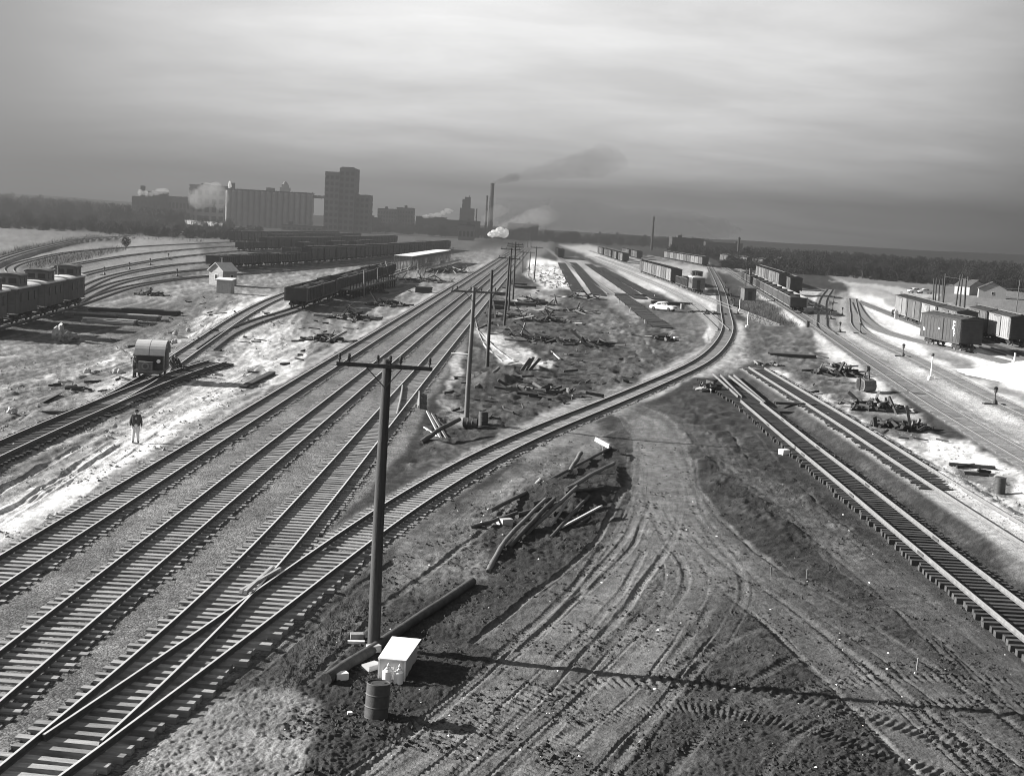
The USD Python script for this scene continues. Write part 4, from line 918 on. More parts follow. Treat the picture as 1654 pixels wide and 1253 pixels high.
row('L6', 566, ['dark', 'mid', 'dark', 'dark', 'mid', 'dark', 'dark', 'dark', 'mid', 'dark', 'dark', 'dark', 'dark', 'dark', 'mid', 'dark', 'dark', 'dark', 'dark'], 'the rearmost dark row before the silos', 'boxcars of the rearmost dark row', 13.8)
far = smooth_path([(-225, 1020), (-330, 1200)], 2)
row(None, 1020, ['dark', 'reefer', 'reefer', 'reefer', 'dark', 'reefer', 'reefer', 'reefer', 'dark', 'mid', 'reefer', 'dark', 'reefer', 'mid'], 'the white row left of the silos', 'white boxcars left of the silos', 13.8, .2, far)
sp = G(18, 470); p, a = along(CABp, 150, 0)
put('mid', 'boxcar at the left picture edge, behind the cabooses', (sp[0] - 6.5, sp[1] - 7, .36), a + .04)
row(None, 690, ['dark', 'pale', 'mid', None, 'dark', 'pale', 'dark', 'dark'], 'the far row left of the lone chimney', 'far boxcars left of the lone chimney', 13.9, .2, smooth_path([(62, 690), (63, 850), (64, 1000)], 2))
row(None, 640, ['mid', 'dark', None, 'pale', 'dark', 'dark', None, 'dark', 'mid'], 'the far row below the right horizon', 'far boxcars below the right horizon', 13.9, .2, smooth_path([(118, 640), (116, 760), (112, 900)], 2))
row('S', 600, ['dark', 'dark', 'dark', 'dark'], 'the dark train beside the far line of poles', 'cars of the dark train beside the far poles')

# ------------------------------------------------------------------ poles
def pole(base_px, top_px, arms=(), label='', wood='old_pole_wood', r0=.17, r1=.11, cat='utility pole', braces=True, group=None, name='utility_pole', z=None):
    b = onground(*base_px) if z is None else G(*base_px, z)
    h = height_for(b, top_px[1]); top = b + (0, 0, h)
    for _ in range(6):
        u, v = project(top); sc = FPX / (top - [0, 0, CAMH]) .dot(FWD); top = top + RIGHT * (top_px[0] - u) / sc; top[2] = b[2] + h
    th = Thing(name, label, cat, b, group=group); ax = top - b
    mb = MB(); k = np.linspace(-.04, 1, 9)[:, None]; sway = np.array([[math.sin(x * 5 + b[0]) * .02, 0, 0] for x in k[:, 0]])
    mb.tube(ax * k + sway, np.linspace(r0, r1, 9), 12); th.part('pole', mb, wood, smooth=40)
    for (lu, lv), (ru, rv), zz in arms:
        l_, r_ = AT(lu, lv, top[1]) - b, AT(ru, rv, top[1] + zz) - b
        m_ = MB(); off = np.array([0, -r1 - .05, 0]); m_.beam(l_ + off, r_ + off, .09, .115); ar = th.part('crossarm', m_, wood)
        d = r_ - l_; c = ax * np.dot((l_ + r_) / 2, ax) / np.dot(ax, ax)
        if braces:
            for s in (.30, .70):
                m_ = MB(); q = l_ + d * s; m_.beam(q + off * 1.4, np.array([c[0], c[1], q[2] - .62]) + off, .03, .03); th.part('brace', m_, 'iron', parent=ar)
        n = 6 if braces else 4
        for f in ((.03, .13, .43, .56, .67, .97) if n == 6 else (.05, .3, .7, .95)):
            q = l_ + d * f + off + (0, 0, .06); m_ = MB(); m_._lathe([(.001, .26), (.035, .25), (.05, .18), (.035, .14), (.055, .08), (.02, .05), (.02, -.03), (.001, -.03)], q, 8); th.part('insulator', m_, 'insulator', parent=ar)
    return th, top
P1, P1top = pole((603, 1049), (624.5, 580), [((545, 586), (699, 595), 0)], 'tall dark utility pole with one crossarm, nearest, beside the white box', r0=.19, r1=.13)
pole((753, 690), (765.5, 464), [((729, 469.5), (802, 473), 0)], 'utility pole with a wide crossarm beside the two drums', 'grey_pole_wood', .17, .11)
pole((787, 598), (794.5, 436), [], 'bare utility pole without arms between the second and fourth poles', 'old_pole_wood', .17, .11)
pole((814.5, 529), (823, 414), [((805, 416), (841, 419), 0)], 'fourth utility pole of the line, one short crossarm, among the scattered timbers', 'old_pole_wood', .17, .12, braces=False)
pole((821.5, 504), (826, 401), [((809, 402), (841, 403.6), 0)], 'fifth utility pole of the line, slim, just behind the fourth', 'old_pole_wood', .16, .11, braces=False)
pole((828.5, 484), (833, 391), [((820, 394), (845.5, 396), 0), ((819, 397.5), (846, 399.6), 0)], 'sixth utility pole of the line, carrying two crossarms', 'old_pole_wood', .18, .13, braces=False)
pole((844, 441), (845, 405), [((838, 407), (851, 408), 0)], 'small far utility pole between the main tracks and the white rubble', 'old_pole_wood', .17, .12, braces=False)
pole((854, 446), (857.3, 406), [((850, 408), (864, 409), 0)], 'utility pole at the left edge of the white rubble', 'old_pole_wood', .16, .11, braces=False)
pole((862.6, 453), (867, 398), [((858, 399.3), (877, 401), 0)], 'utility pole standing in the white rubble', 'old_pole_wood', .17, .12, braces=False)
pole((852, 400), (853.5, 378), [], 'far pole in the smoke right of the steam cloud, left of a pair', 'old_pole_wood', .2, .15); pole((857.5, 400), (858, 376), [], 'far pole in the smoke right of the steam cloud, right of a pair', 'old_pole_wood', .2, .15)
RP = [((1507, 489), (1509, 449.5), 'leftmost pole of the clump behind the grey boxcars'), ((1510.5, 487), (1513, 449), 'second pole of the clump behind the grey boxcars'), ((1516, 486), (1518, 452), 'thin pole in the middle of the clump behind the grey boxcars'),
      ((1521.5, 508), (1527.5, 442), 'tall dark pole rising at the right of the clump behind the grey boxcars'), ((1523, 490), (1523, 450), 'short pole just left of the tall one in the clump'),
      ((1543, 500), (1551.5, 443.5), 'leaning pole, left of the three above the lettered boxcar'), ((1549.5, 501), (1555, 443), 'middle pole of the three above the lettered boxcar'), ((1555.5, 520), (1561, 449), 'thick pole, right of the three above the lettered boxcar')]
for b, t, l in RP: pole(b, t, [], l, 'old_pole_wood', .2, .15)
pole((1640, 508), (1648, 452), [], 'thin pole at the right picture edge in front of the houses', 'grey_pole_wood', .12, .09)
pole((588, 480), (588.5, 437), [], 'pale lamp post, left of the two on the low loading walkway', 'grey_plank', .11, .09, 'post', name='post'); pole((609.5, 470), (610, 434), [], 'pale lamp post, right of the two on the low loading walkway', 'grey_plank', .11, .09, 'post', name='post')
def wire(name, pts, r, label):
    c = UsdGeom.BasisCurves.Define(stage, numbered('/World', name)); c.CreateTypeAttr('linear'); c.CreateCurveVertexCountsAttr([len(pts)])
    c.CreatePointsAttr(Vt.Vec3fArray.FromNumpy(np.asarray(pts, np.float32))); c.CreateWidthsAttr([2 * r]); c.SetWidthsInterpolation('constant')
    UsdShade.MaterialBindingAPI.Apply(c.GetPrim()).Bind(UsdShade.Material.Get(stage, LOOKS + 'polished_rail')); tag(c.GetPrim(), label, 'wire')
y0 = 200.0; wp = [AT(u, v, 196) for u, v in ((1527, 447), (1561, 452), (1578, 456), (1596, 461), (1617, 465), (1640, 467), (1660, 467.5))]
wire('overhead_wire', wp, .02, 'sagging bright wire running right from the poles above the lettered boxcar')

# ------------------------------------------------------------------ small railway furniture
def switch_stand(px_, label, h=1.15, group=None):
    b = onground(*px_); th = Thing('switch_stand', label, 'switch stand', b, RNG.uniform(-.3, .3), group)
    m_ = MB(); m_.span(-.9, .9, -.12, .12, -.02, .12); m_.span(-.9, .9, .25, .45, -.02, .10); th.part('headblock_tie', m_, 'creosote_tie')
    m_ = MB(); m_._lathe([(.26, .1), (.24, .25), (.1, .45), (.05, .5), (.05, h - .25), (.001, h - .25)], (0, 0, 0), 10); th.part('stand', m_, 'iron')
    m_ = MB(); m_.cyl((0, 0, h - .1), .13, .3, 10); m_.cyl((0, -.02, h + .1), .18, .05, 10, axis=1); th.part('lamp', m_, 'iron')
    return th
for pxy, l in (((1389, 541), 'switch stand beside the bend of the dark-railed track'), ((1356, 538), 'switch stand in the grey gravel left of the bend'), ((1458, 578.5), 'black switch stand left of the white signal post'), ((1606, 657), 'black switch stand near the right picture edge'),
               ((1191, 509), 'nearest switch stand of the row right of the curved lead'), ((1184.5, 496), 'second switch stand of the row right of the curved lead'), ((1180, 486.5), 'third switch stand of the row right of the curved lead'), ((1176, 478), 'fourth switch stand of the row right of the curved lead'), ((1171, 466), 'farthest switch stand of the row right of the curved lead'),
               ((1344, 504), 'switch stand in the gravel between the two dark branches'), ((1341, 517), 'lower switch stand between the two dark branches'), ((1346, 490), 'tall dark switch stand above the two dark branches'), ((1360, 510), 'switch stand left of the second dark branch'),
               ((168.5, 445), 'nearest switch stand on the left yard ladder'), ((209, 436), 'second switch stand on the left yard ladder'), ((242.5, 428.5), 'third switch stand on the left yard ladder'), ((272, 420.5), 'fourth switch stand on the left yard ladder'), ((286, 447), 'small switch stand before the little house'), ((1120, 420), 'far switch stand in the pale yard')):
    switch_stand(pxy, l, 1.25)
def white_post(base, top, label, ball=True, r=.07):
    b = onground(*base); h = height_for(b, top[1]); th = Thing('signal_post', label, 'post', b)
    m_ = MB(); m_.tube([(0, 0, -.1), (0, 0, h)], [r, r * .9], 10); th.part('post', m_, 'white_paint')
    m_ = MB(); m_.span(-.22, .22, -.22, .22, -.05, .35); th.part('base', m_, 'white_paint')
    if ball: m_ = MB(); m_.add(*blob((0, 0, h + .12), (.17, .17, .17), 1, 1, .05)); th.part('lamp', m_, 'iron', smooth=True)
white_post((1503, 614), (1508, 575), 'slim white post with a black ball on top'); white_post((1638, 590), (1640, 570), 'short thick white post behind the white sand heap', False, .12)
white_post((1207, 530), (1210, 504), 'slim pale post at the corner of the dark weeds', False); white_post((1194, 505), (1196, 484), 'slim pale post beside the small trackside shed', False)
# signal mast with two lamps
b = onground(1204, 464); th = Thing('signal_mast', 'tall dark mast with two round lamps before the coal gondolas', 'signal', b); h = height_for(b, 431)
m_ = MB(); m_.tube([(0, 0, 0), (0, 0, h)], [.14, .1], 8); th.part('mast', m_, 'iron'); m_ = MB(); m_.box((0, -.15, h - .3), (1.5, .08, .1)); th.part('bracket', m_, 'iron')
for s in (-.75, .15): m_ = MB(); m_.cyl((s, -.25, h), .38, .2, 12, axis=1); m_.cyl((s, -.4, h), .14, .2, 10, axis=1); th.part('lamp', m_, 'iron')
b = onground(1211, 461); m_ = MB(); h = height_for(b, 435); m_.box((b[0], b[1], b[2] + h / 2), (.75, .75, h)); m_.box((b[0], b[1], b[2] + h + .05), (.95, .95, .14)); single('concrete_column', m_, 'grey_plank', 'square pale column beside the two-lamp mast', 'column')
# ------------------------------------------------------------------ sheds and the little house
def gable_house(name, label, c, w, d, he, hp, rz, wall, roof, cat='house', chimney=True, over=.3, boards=True, group=None, win=True):
    th = Thing(name, label, cat, c, rz, group)
    m_ = MB(); m_.prism([(-w / 2, -.1), (w / 2, -.1), (w / 2, he), (0, hp), (-w / 2, he)], -d / 2, d / 2)
    th.part('wall', m_, wall)
    if boards:
        for s in (-1, 1):
            for k in range(int(he / .3)):
                z = .12 + k * .3
                b_ = MB(); b_.span(-d / 2 - .03, d / 2 + .03, s * (w / 2 + .012) - .012, s * (w / 2 + .012) + .012, z, z + .27); th.part('clapboard', b_, wall)
                b_ = MB(); b_.span(s * (d / 2 + .012) - .012, s * (d / 2 + .012) + .012, -w / 2, w / 2, z, z + .27); th.part('clapboard', b_, wall)
    m_ = MB(); sl = (hp - he) / (w / 2)
    for s in (-1, 1):
        y1 = s * (w / 2 + over); z1 = he - sl * over
        m_.prism([(0, hp + .02), (y1, z1 + .02), (y1, z1 + .12), (0, hp + .13)] if s < 0 else [(0, hp + .13), (y1, z1 + .12), (y1, z1 + .02), (0, hp + .02)], -d / 2 - over, d / 2 + over)
    r = th.part('roof', m_, roof)
    if chimney: m_ = MB(); m_.box((d * .05, w * .12, hp + .25), (.35, .35, 1.1)); m_.box((d * .05, w * .12, hp + .83), (.45, .45, .12)); th.part('chimney', m_, 'dark_brick', parent=r)
    if win:
        f = MB(); f.span(-d / 2 - .06, -d / 2 - .02, -.45, .25, .9, 1.9); fr = th.part('window', f, 'white_paint'); g_ = MB(); g_.span(-d / 2 - .075, -d / 2 - .05, -.37, .17, .98, 1.82); th.part('pane', g_, 'window_glass', parent=fr)
        f = MB(); f.span(.2, .9, -w / 2 - .06, -w / 2 - .02, .9, 1.9); fr = th.part('window', f, 'white_paint'); g_ = MB(); g_.span(.28, .82, -w / 2 - .075, -w / 2 - .05, .98, 1.82); th.part('pane', g_, 'window_glass', parent=fr)
    return th
c = onground(353, 461); gable_house('little_house', 'little pale clapboard house with a white gabled roof and chimney', (c[0] + .4, c[1] + 1.4, c[2]), 3.0, 3.6, 2.6, 3.8, math.radians(62), 'shed_board', 'roof_pale')
c = onground(364, 474); th = Thing('lean_to_shed', 'small pale lean-to shed with a flat white roof before the little house', 'shed', c, math.radians(-8))
for k in range(9): m_ = MB(); m_.span(-1.15 + k * .256, -1.15 + k * .256 + .24, -.82, -.78, 0, 2.05); th.part('plank', m_, 'shed_board')
m_ = MB(); m_.span(-1.15, 1.15, -.78, .8, 0, 2.03); th.part('wall', m_, 'shed_board'); m_ = MB(); m_.prism([(-1.05, 2.06), (1.05, 2.3), (1.05, 2.42), (-1.05, 2.18)], -1.4, 1.4); th.part('roof', m_, 'white_paint')
c = onground(1208, 485); th = Thing('trackside_shed', 'small dark-roofed board shed beside the coal gondolas', 'shed', c, math.radians(10))
m_ = MB(); m_.span(-1.3, 1.3, -1.2, 1.2, 0, 2.5); th.part('wall', m_, 'freight_mid'); m_ = MB(); m_.prism([(-1.5, 2.5), (1.5, 2.75), (1.5, 2.85), (-1.5, 2.6)], -1.6, 1.6); th.part('roof', m_, 'freight_red_dark'); m_ = MB(); m_.span(-.4, .4, -1.24, -1.2, 0, 1.9); th.part('door', m_, 'freight_red_dark')
for k in range(10): m_ = MB(); m_.span(-1.3 + k * .26, -1.3 + k * .26 + .2, -1.225, -1.2, 1.95, 2.48) if abs(-1.2 + k * .26) < .5 else m_.span(-1.3 + k * .26, -1.3 + k * .26 + .24, -1.225, -1.2, 0, 2.48); th.part('plank', m_, 'freight_mid')
# ------------------------------------------------------------------ the tall icing platform and the low loading walkway
A0, A1 = G(664, 439), G(727, 423); ax = A1 - A0; Lp = np.linalg.norm(ax); rz = math.atan2(ax[1], ax[0]); hP = 4.0
th = Thing('icing_platform', 'long raised platform with a white deck on many thin posts', 'platform', (A0[0], A0[1], 0), rz)
m_ = MB(); m_.span(0, Lp, -.2, 4.6, hP - .12, hP); th.part('deck', m_, 'white_paint'); m_ = MB()
for y in (-.24, 4.64): m_.span(0, Lp, y - .04, y + .04, hP - .75, hP - .15)
th.part('fascia', m_, 'freight_red_dark')
for k in range(int(Lp / 3.2) + 1):
    for y in (0, 4.4): b_ = MB(); b_.span(k * 3.2 - .1, k * 3.2 + .1, y - .1, y + .1, -.1, hP - .13); th.part('post', b_, 'grey_plank')
    if k % 4 == 0: b_ = MB(); b_.span(k * 3.2 - .05, k * 3.2 + .05, 4.3, 4.4, hP, hP + 2.2); th.part('lamp_post', b_, 'iron')
    if k % 3 == 0: b_ = MB(); b_.beam((k * 3.2, 0, .3), (k * 3.2 + 3.2, 0, hP - .5), .08, .08); th.part('brace', b_, 'grey_plank')
m_ = MB(); m_.span(0, Lp, -4.0, -2.8, .9, 1.0); th.part('lower_walk', m_, 'grey_plank')
for k in range(int(Lp / 3.2) + 1): b_ = MB(); b_.span(k * 3.2 - .08, k * 3.2 + .08, -2.9, -2.8, -.1, 1.9); th.part('walk_post', b_, 'grey_plank')
A0, A1 = G(566, 484), G(640, 462); ax = A1 - A0; Lp = np.linalg.norm(ax); rz = math.atan2(ax[1], ax[0])
th = Thing('loading_walkway', 'low timber walkway with railing posts right of the three coal cars', 'walkway', (A0[0], A0[1], 0), rz)
for k in range(int(Lp / .5)):
    if k < 290: b_ = MB(); b_.span(k * .5, k * .5 + .46, 0, 2.4, 1.45, 1.55); th.part('plank', b_, 'grey_plank')
for k in range(int(Lp / 3) + 1):
    for y in (.05, 2.35): b_ = MB(); b_.span(k * 3 - .12, k * 3 + .12, y - .12, y + .12, -.1, 1.45); th.part('post', b_, 'old_pole_wood')
    b_ = MB(); b_.span(k * 3 - .07, k * 3 + .07, .0, .14, 1.55, 2.4); th.part('railing_post', b_, 'old_pole_wood')
b_ = MB(); b_.span(0, Lp, -.08, .08, 1.2, 1.45); b_.span(0, Lp, 2.3, 2.46, 1.2, 1.45); th.part('beam', b_, 'old_pole_wood')
# scaffolding of timbers between the two
c = G(655, 452); th = Thing('timber_scaffold', 'tangle of thin scaffold timbers at the near end of the raised platform', 'scaffold', (c[0], c[1], 0))
for k in range(34):
    x, y = RNG.uniform(-8, 8), RNG.uniform(-18, 25); b_ = MB(); d = RNG.uniform(-1.6, 1.6, 3); d[2] = RNG.uniform(.5, 2.6); z = RNG.uniform(0, 1.8)
    b_.beam((x, y, z), (x + d[0], y + d[1] * 2, z + d[2]), .11, .11); th.part('timber', b_, 'grey_plank' if k % 2 else 'old_pole_wood')

# ------------------------------------------------------------------ far buildings
YB = 1300.0
def X(u, v, y=YB): return AT(u, v, y)
def block(th, name, u0, u1, vt, y, depth, matn, vb=None, rows=0, cols=0, parent=None, win='far_glass'):
    a, b = AT(u0, vt, y), AT(u1, vt, y); z1 = (a[2] + b[2]) / 2; m_ = MB(True); m_.span(a[0], b[0], y, y + depth, 0 if vb is None else AT((u0 + u1) / 2, vb, y)[2], z1)
    p_ = th.part(name, m_, matn, parent=parent); z0 = 0 if vb is None else AT((u0 + u1) / 2, vb, y)[2]
    for r in range(rows):
        for c in range(cols):
            w = (b[0] - a[0]) / cols; h = (z1 - z0) / (rows + .6); x = a[0] + (c + .5) * w; z = z0 + (r + .7) * h
            m_ = MB(True); m_.span(x - w * .3, x + w * .3, y - .12, y - .02, z - h * .28, z + h * .28); th.part('window', m_, win, parent=p_)
    return a[0], b[0], z1
o = X(430, 365); th = Thing('grain_silos', 'long row of tall round concrete grain silos with a gallery on top', 'silo', (o[0], YB, 0))
x0, x1 = X(364, 305)[0], X(504, 316)[0]; zt = X(434, 310.5)[2]; n = 15; r = (x1 - x0) / n / 2
for k in range(n):
    m_ = MB(True); m_.cyl((x0 + (2 * k + 1) * r, YB + r, zt / 2), r * 1.02, zt, 20); th.part('silo', m_, 'silo_concrete', smooth=50)
m_ = MB(True); m_.span(x0, x1, YB + r, YB + 5 * r, 0, zt - .3); th.part('rear_bins', m_, 'silo_concrete'); m_ = MB(True); m_.span(x0 - .5, x1 + .5, YB + .3 * r, YB + 4.5 * r, zt, zt + 1.6); g_ = th.part('gallery', m_, 'grey_brick')
for u in np.linspace(368, 500, 24): q = X(u, 300); m_ = MB(True); m_.span(q[0] - 1, q[0] + 1, YB + .3 * r - .1, YB + .3 * r - .02, zt + .3, zt + 1.3); th.part('window', m_, 'far_glass', parent=g_)
block(th, 'roof_cabin', 430, 442, 303.5, YB + 8, 8, 'grey_brick', 311); block(th, 'roof_stack', 372, 378.5, 295.5, YB + 8, 4, 'dark_brick', 306)
block(th, 'conveyor_bridge', 503, 527, 316, YB + 6, 4, 'grey_brick', 320.5)
th = Thing('silo_annex', 'square grey annex left of the round silos, half hidden in white steam', 'building', (X(335, 365)[0], YB + 25, 0)); block(th, 'wall', 306, 364, 299, YB + 25, 40, 'silo_concrete', None, 4, 5); block(th, 'roof_house', 325, 337, 297, YB + 26, 10, 'dark_brick', 300)
th = Thing('elevator_tower', 'tallest square grain elevator tower right of the round silos', 'tower', (X(550, 365)[0], YB, 0))
block(th, 'left_shaft', 525.5, 549, 277.5, YB - 2, 30, 'grey_brick', None, 9, 3); block(th, 'right_shaft', 549, 574.5, 271.5, YB + 2, 34, 'grey_brick', None, 10, 3); block(th, 'parapet', 552, 571, 270, YB + 5, 10, 'grey_brick', 272)
block(th, 'lower_wing', 574.5, 597, 314.5, YB + 8, 30, 'grey_brick', None, 6, 3)
th = Thing('brick_factory', 'dark brick factory with one square chimney at the left end of the mills', 'factory', (X(240, 355)[0], YB, 0))
block(th, 'main_block', 213, 266, 318, YB, 30, 'dark_brick', None, 3, 8); block(th, 'upper_block', 239, 264, 309, YB + 5, 20, 'dark_brick', 319); block(th, 'chimney', 227, 233, 300, YB + 6, 4, 'dark_brick', 319); block(th, 'low_wing', 266, 307, 317.5, YB + 10, 30, 'grey_brick', None, 2, 7)
q = X(460, 300, 2100); th = Thing('domed_tower', 'distant stepped tower with a rounded top behind the round silos', 'tower', (q[0], 2100, 0)); block(th, 'shaft', 452, 467, 303, 2100, 14, 'silo_concrete'); block(th, 'step', 455, 465, 298, 2102, 10, 'silo_concrete', 304); m_ = MB(True); m_.add(*blob(X(460.5, 299, 2107), (4.0, 4.0, 6.0), 1, 2, 0)); th.part('dome', m_, 'silo_concrete', smooth=True)
for lab, u0, u1, v, y, mt, rc in (('wide far office block with a flat roof right of the elevator tower', 610, 641, 338, 1700, 'grey_brick', (5, 7)), ('far block with a raised right end beside the wide office block', 641, 668, 336.5, 1720, 'grey_brick', (5, 6)), ('low dark far shed under the small white steam', 672, 720, 351, 1600, 'dark_brick', (1, 8)),
                           ('long low far warehouse left of the steam cloud', 720, 775, 357, 1500, 'dark_brick', (1, 9)), ('low far workshop just left of the chimneys', 741, 766, 364, 1150, 'grey_brick', (1, 4)), ('dark far roofline beyond the main tracks', 820, 870, 362, 1500, 'dark_brick', (1, 8)), ('long flat-roofed works on the far right beside the thin chimney', 1086, 1137, 385.5, 1150, 'dark_brick', (1, 10)), ('long low far shed on the right horizon', 960, 1050, 380, 1900, 'dark_brick', (1, 12)), ('low far shed right of the long flat-roofed works', 1140, 1200, 393, 1400, 'dark_brick', (1, 8)),
                           ('low shed with a light wall below the round silos', 455, 520, 365, 1180, 'grey_brick', (1, 8)), ('dark far shed between the elevator tower and the office block', 597, 612, 352, 1500, 'dark_brick', (1, 3))):
    th = Thing('far_building', lab, 'building', (AT((u0 + u1) / 2, v, y)[0], y, 0)); a0, b0, z1 = block(th, 'wall', u0, u1, v, y, 25, mt, None, rc[0], rc[1])
    m_ = MB(True); m_.span(a0 - .4, b0 + .4, y - .4, y + 25.4, z1, z1 + .7); th.part('roof', m_, 'roof_tar')
    for k in range(max(1, int((b0 - a0) / 22))): x = RNG.uniform(a0 + 2, b0 - 2); m_ = MB(True); m_.span(x - 1.6, x + 1.6, y + 4, y + 8, z1 + .7, z1 + RNG.uniform(2, 4)); th.part('roof_vent', m_, 'dark_brick')
th = Thing('city_tower', 'far stepped dark tower block left of the tall chimneys', 'tower', (AT(754, 350, 1900)[0], 1900, 0)); block(th, 'base', 743, 766, 336.5, 1900, 20, 'dark_brick', None, 4, 4); block(th, 'shaft', 747, 760, 322, 1902, 16, 'dark_brick', 337, 5, 3); block(th, 'crown', 751, 760, 318.5, 1904, 10, 'dark_brick', 323); block(th, 'mast', 758.3, 759.3, 316, 1908, 1, 'dark_brick', 320)
def chimney(u, vt, y, w, label, taper=.8, name='factory_chimney'):
    b = AT(u, vt, y); th = Thing(name, label, 'chimney', (b[0], y, 0)); m_ = MB(); m_.tube([(0, 0, -.5), (0, 0, b[2] * .5), (0, 0, b[2])], [w / 2, w / 2 * (1 + taper) / 2, w / 2 * taper], 14); th.part('shaft', m_, 'dark_brick', smooth=40); m_ = MB(); m_.cyl((0, 0, b[2] - 1), w / 2 * taper * 1.1, 1.6, 14); th.part('cap', m_, 'dark_brick'); return b
S1 = chimney(795.5, 296, 1500, 5.6, 'thick tall smoking chimney, tallest of the far works', .75); chimney(787, 316, 1500, 2.6, 'thinner chimney just left of the thick smoking one', .8); chimney(770, 337, 1600, 2.0, 'short thin chimney beside the far stepped tower'); S2 = chimney(1056, 350, 1200, 2.4, 'lone thin chimney on the right horizon', .7); chimney(1194, 383, 1000, 2.0, 'short chimney on the right horizon beyond the yard')
# far hills and woods
def ridge(name, label, pts, depth, zs, mt):
    th_ = MB(True); xs = np.array([p[0] for p in pts]); n = 140; gx = np.linspace(xs[0], xs[-1], n); yy = np.interp(gx, xs, [p[1] for p in pts]); hh = np.interp(gx, xs, zs) * (0.8 + .4 * meshkit.fbm(np.stack([gx / 160, gx * 0, gx * 0], 1), 4, 5))
    prof = [(0, 0), (.2, .55), (.45, 1), (.7, .9), (1, 0)]; v = np.array([(gx[i], yy[i] + depth * a, hh[i] * b - .3 - .2 * (b == 0)) for i in range(n) for a, b in prof]); m_ = len(prof)
    q = np.array([(i * m_ + j, (i + 1) * m_ + j, (i + 1) * m_ + j + 1, i * m_ + j + 1) for i in range(n - 1) for j in range(m_ - 1)])
    usdkit.mesh(stage, numbered('/World', name), (v, q), LOOKS + mt, smooth=True); tag(stage.GetPrimAtPath('/World/' + name), label, None, None, 'structure')
ridge('far_hills', 'low dark wooded ridge along the horizon', [(-2600, 2200), (-900, 2400), (0, 2900), (1200, 2500), (2800, 1900)], 300, [26, 24, 13, 14, 20], 'woodland')
ridge('near_hills', 'low rise under the woods at the left', [(-1500, 1150), (-700, 1330), (-480, 1420), (-300, 1500)], 200, [12, 10, 6, 2], 'woodland')
def crown_mesh(seed, n, w, h, size, flat=.0):
    """many small twig-sized faces through an uneven crown"""
    r = np.random.default_rng(seed); c = r.normal(0, 1, (n, 3)); c /= np.linalg.norm(c, axis=1, keepdims=True) + 1e-9; c *= r.uniform(.25, 1, (n, 1)) ** .6
    lump = 1 + .55 * (meshkit.fbm(c * 1.8 + seed, 3, seed) - .5) * 2; c = c * lump[:, None] * np.array([w / 2, w / 2, h / 2]); d = r.normal(0, 1, (n, 3)); d[:, 2] += .7; d /= np.linalg.norm(d, axis=1, keepdims=True)
    s = np.cross(d, r.normal(0, 1, (n, 3))); s /= np.linalg.norm(s, axis=1, keepdims=True); L = size * r.uniform(.6, 1.6, (n, 1)); W = L * .22
    v = np.stack([c - s * W, c + s * W, c + d * L], 1).reshape(-1, 3); return v, np.arange(3 * n).reshape(-1, 3)
def bare_tree(seed, h, spread, levels=5):
    r = np.random.default_rng(seed); m_ = MB(); tw = MB()
    def grow(p, d, L, rad, lev):
        q = p + d * L; k = np.array([p, p + d * L * .5 + r.normal(0, L * .05, 3), q]); (m_ if lev < 3 else tw).tube(k, [rad, rad * .85, rad * .65], 5 if lev < 2 else 3, cap=False)
        if lev >= levels: return
        for j in range(r.integers(3, 5) if lev else 5):
            a = r.uniform(0, 6.28); tilt = r.uniform(.35, .95) * spread; side = np.array([math.cos(a), math.sin(a), 0]); nd = d * math.cos(tilt) + side * math.sin(tilt) + np.array([0, 0, .12]); nd /= np.linalg.norm(nd)
            grow(p + d * L * r.uniform(.5, 1), nd, L * r.uniform(.55, .8), max(rad * .55, .022), lev + 1)
    grow(np.zeros(3), np.array([0, 0, 1.0]), h * .30, h * .022, 0); return m_, tw
TREES = {}
def tree(kind, label, p, s_rz, group, sc=(1, 1, 1)):
    if kind not in TREES:
        h, sp, sd = {'spreading_tree': (9, 1.0, 3), 'upright_tree': (10.5, .7, 5), 'small_tree': (6, 1.0, 8), 'bush': (4.2, 1.25, 12)}[kind]
        th = Thing(kind, label, 'bush' if kind == 'bush' else 'tree', p, s_rz, group, scale=sc); tr, tw = bare_tree(sd, h, sp, 4); th.part('trunk', tr, 'bark'); c = th.part('crown', tw, 'twigs')
        v, f = crown_mesh(sd, 1500 if kind != 'bush' else 700, h * .72, h * .66, .34); v[:, 2] += h * .62; th.part('twigs', (v, f), 'twigs', parent=c, kind='stuff'); TREES[kind] = th
    else: TREES[kind].copy(label, p, s_rz, group, sc)
KN = {'spreading_tree': 'bare spreading tree', 'upright_tree': 'bare upright tree', 'small_tree': 'small bare tree'}
def tree_line(us, ys, group, where, seed):
    r = np.random.default_rng(seed); cnt = {}
    for u, y in zip(us, ys):
        k = ['spreading_tree', 'upright_tree', 'small_tree'][r.integers(0, 3)]; p = AT(u, 400, y); cnt[k] = cnt.get(k, 0) + 1
        tree(k, f'{KN[k]}, {ORD[cnt[k] - 1]} of its kind from left {where}', (p[0], y, hz(p[0], y) - .1), r.uniform(0, 6), group, (lambda a: (a * r.uniform(.85, 1.3), a * r.uniform(.85, 1.3), a))(r.uniform(.4, 1.0)))
r_ = np.random.default_rng(5)
us = np.sort(r_.uniform(1190, 1665, 62)); tree_line(us, 640 + r_.uniform(-40, 130, 62) - (us - 1190) * .28, 'bare trees along the right horizon', 'along the right horizon', 21)
us = np.sort(r_.uniform(-10, 212, 46)); tree_line(us, r_.uniform(640, 900, 46), 'bare trees beyond the left field', 'beyond the left field', 22)
us = np.sort(r_.uniform(260, 400, 12)); tree_line(us, r_.uniform(900, 1050, 12), 'bare trees before the silos', 'below the silos', 23)
p = onground(203, 404); tree('bush', 'large bare bush between the left tracks', p, 0, None)
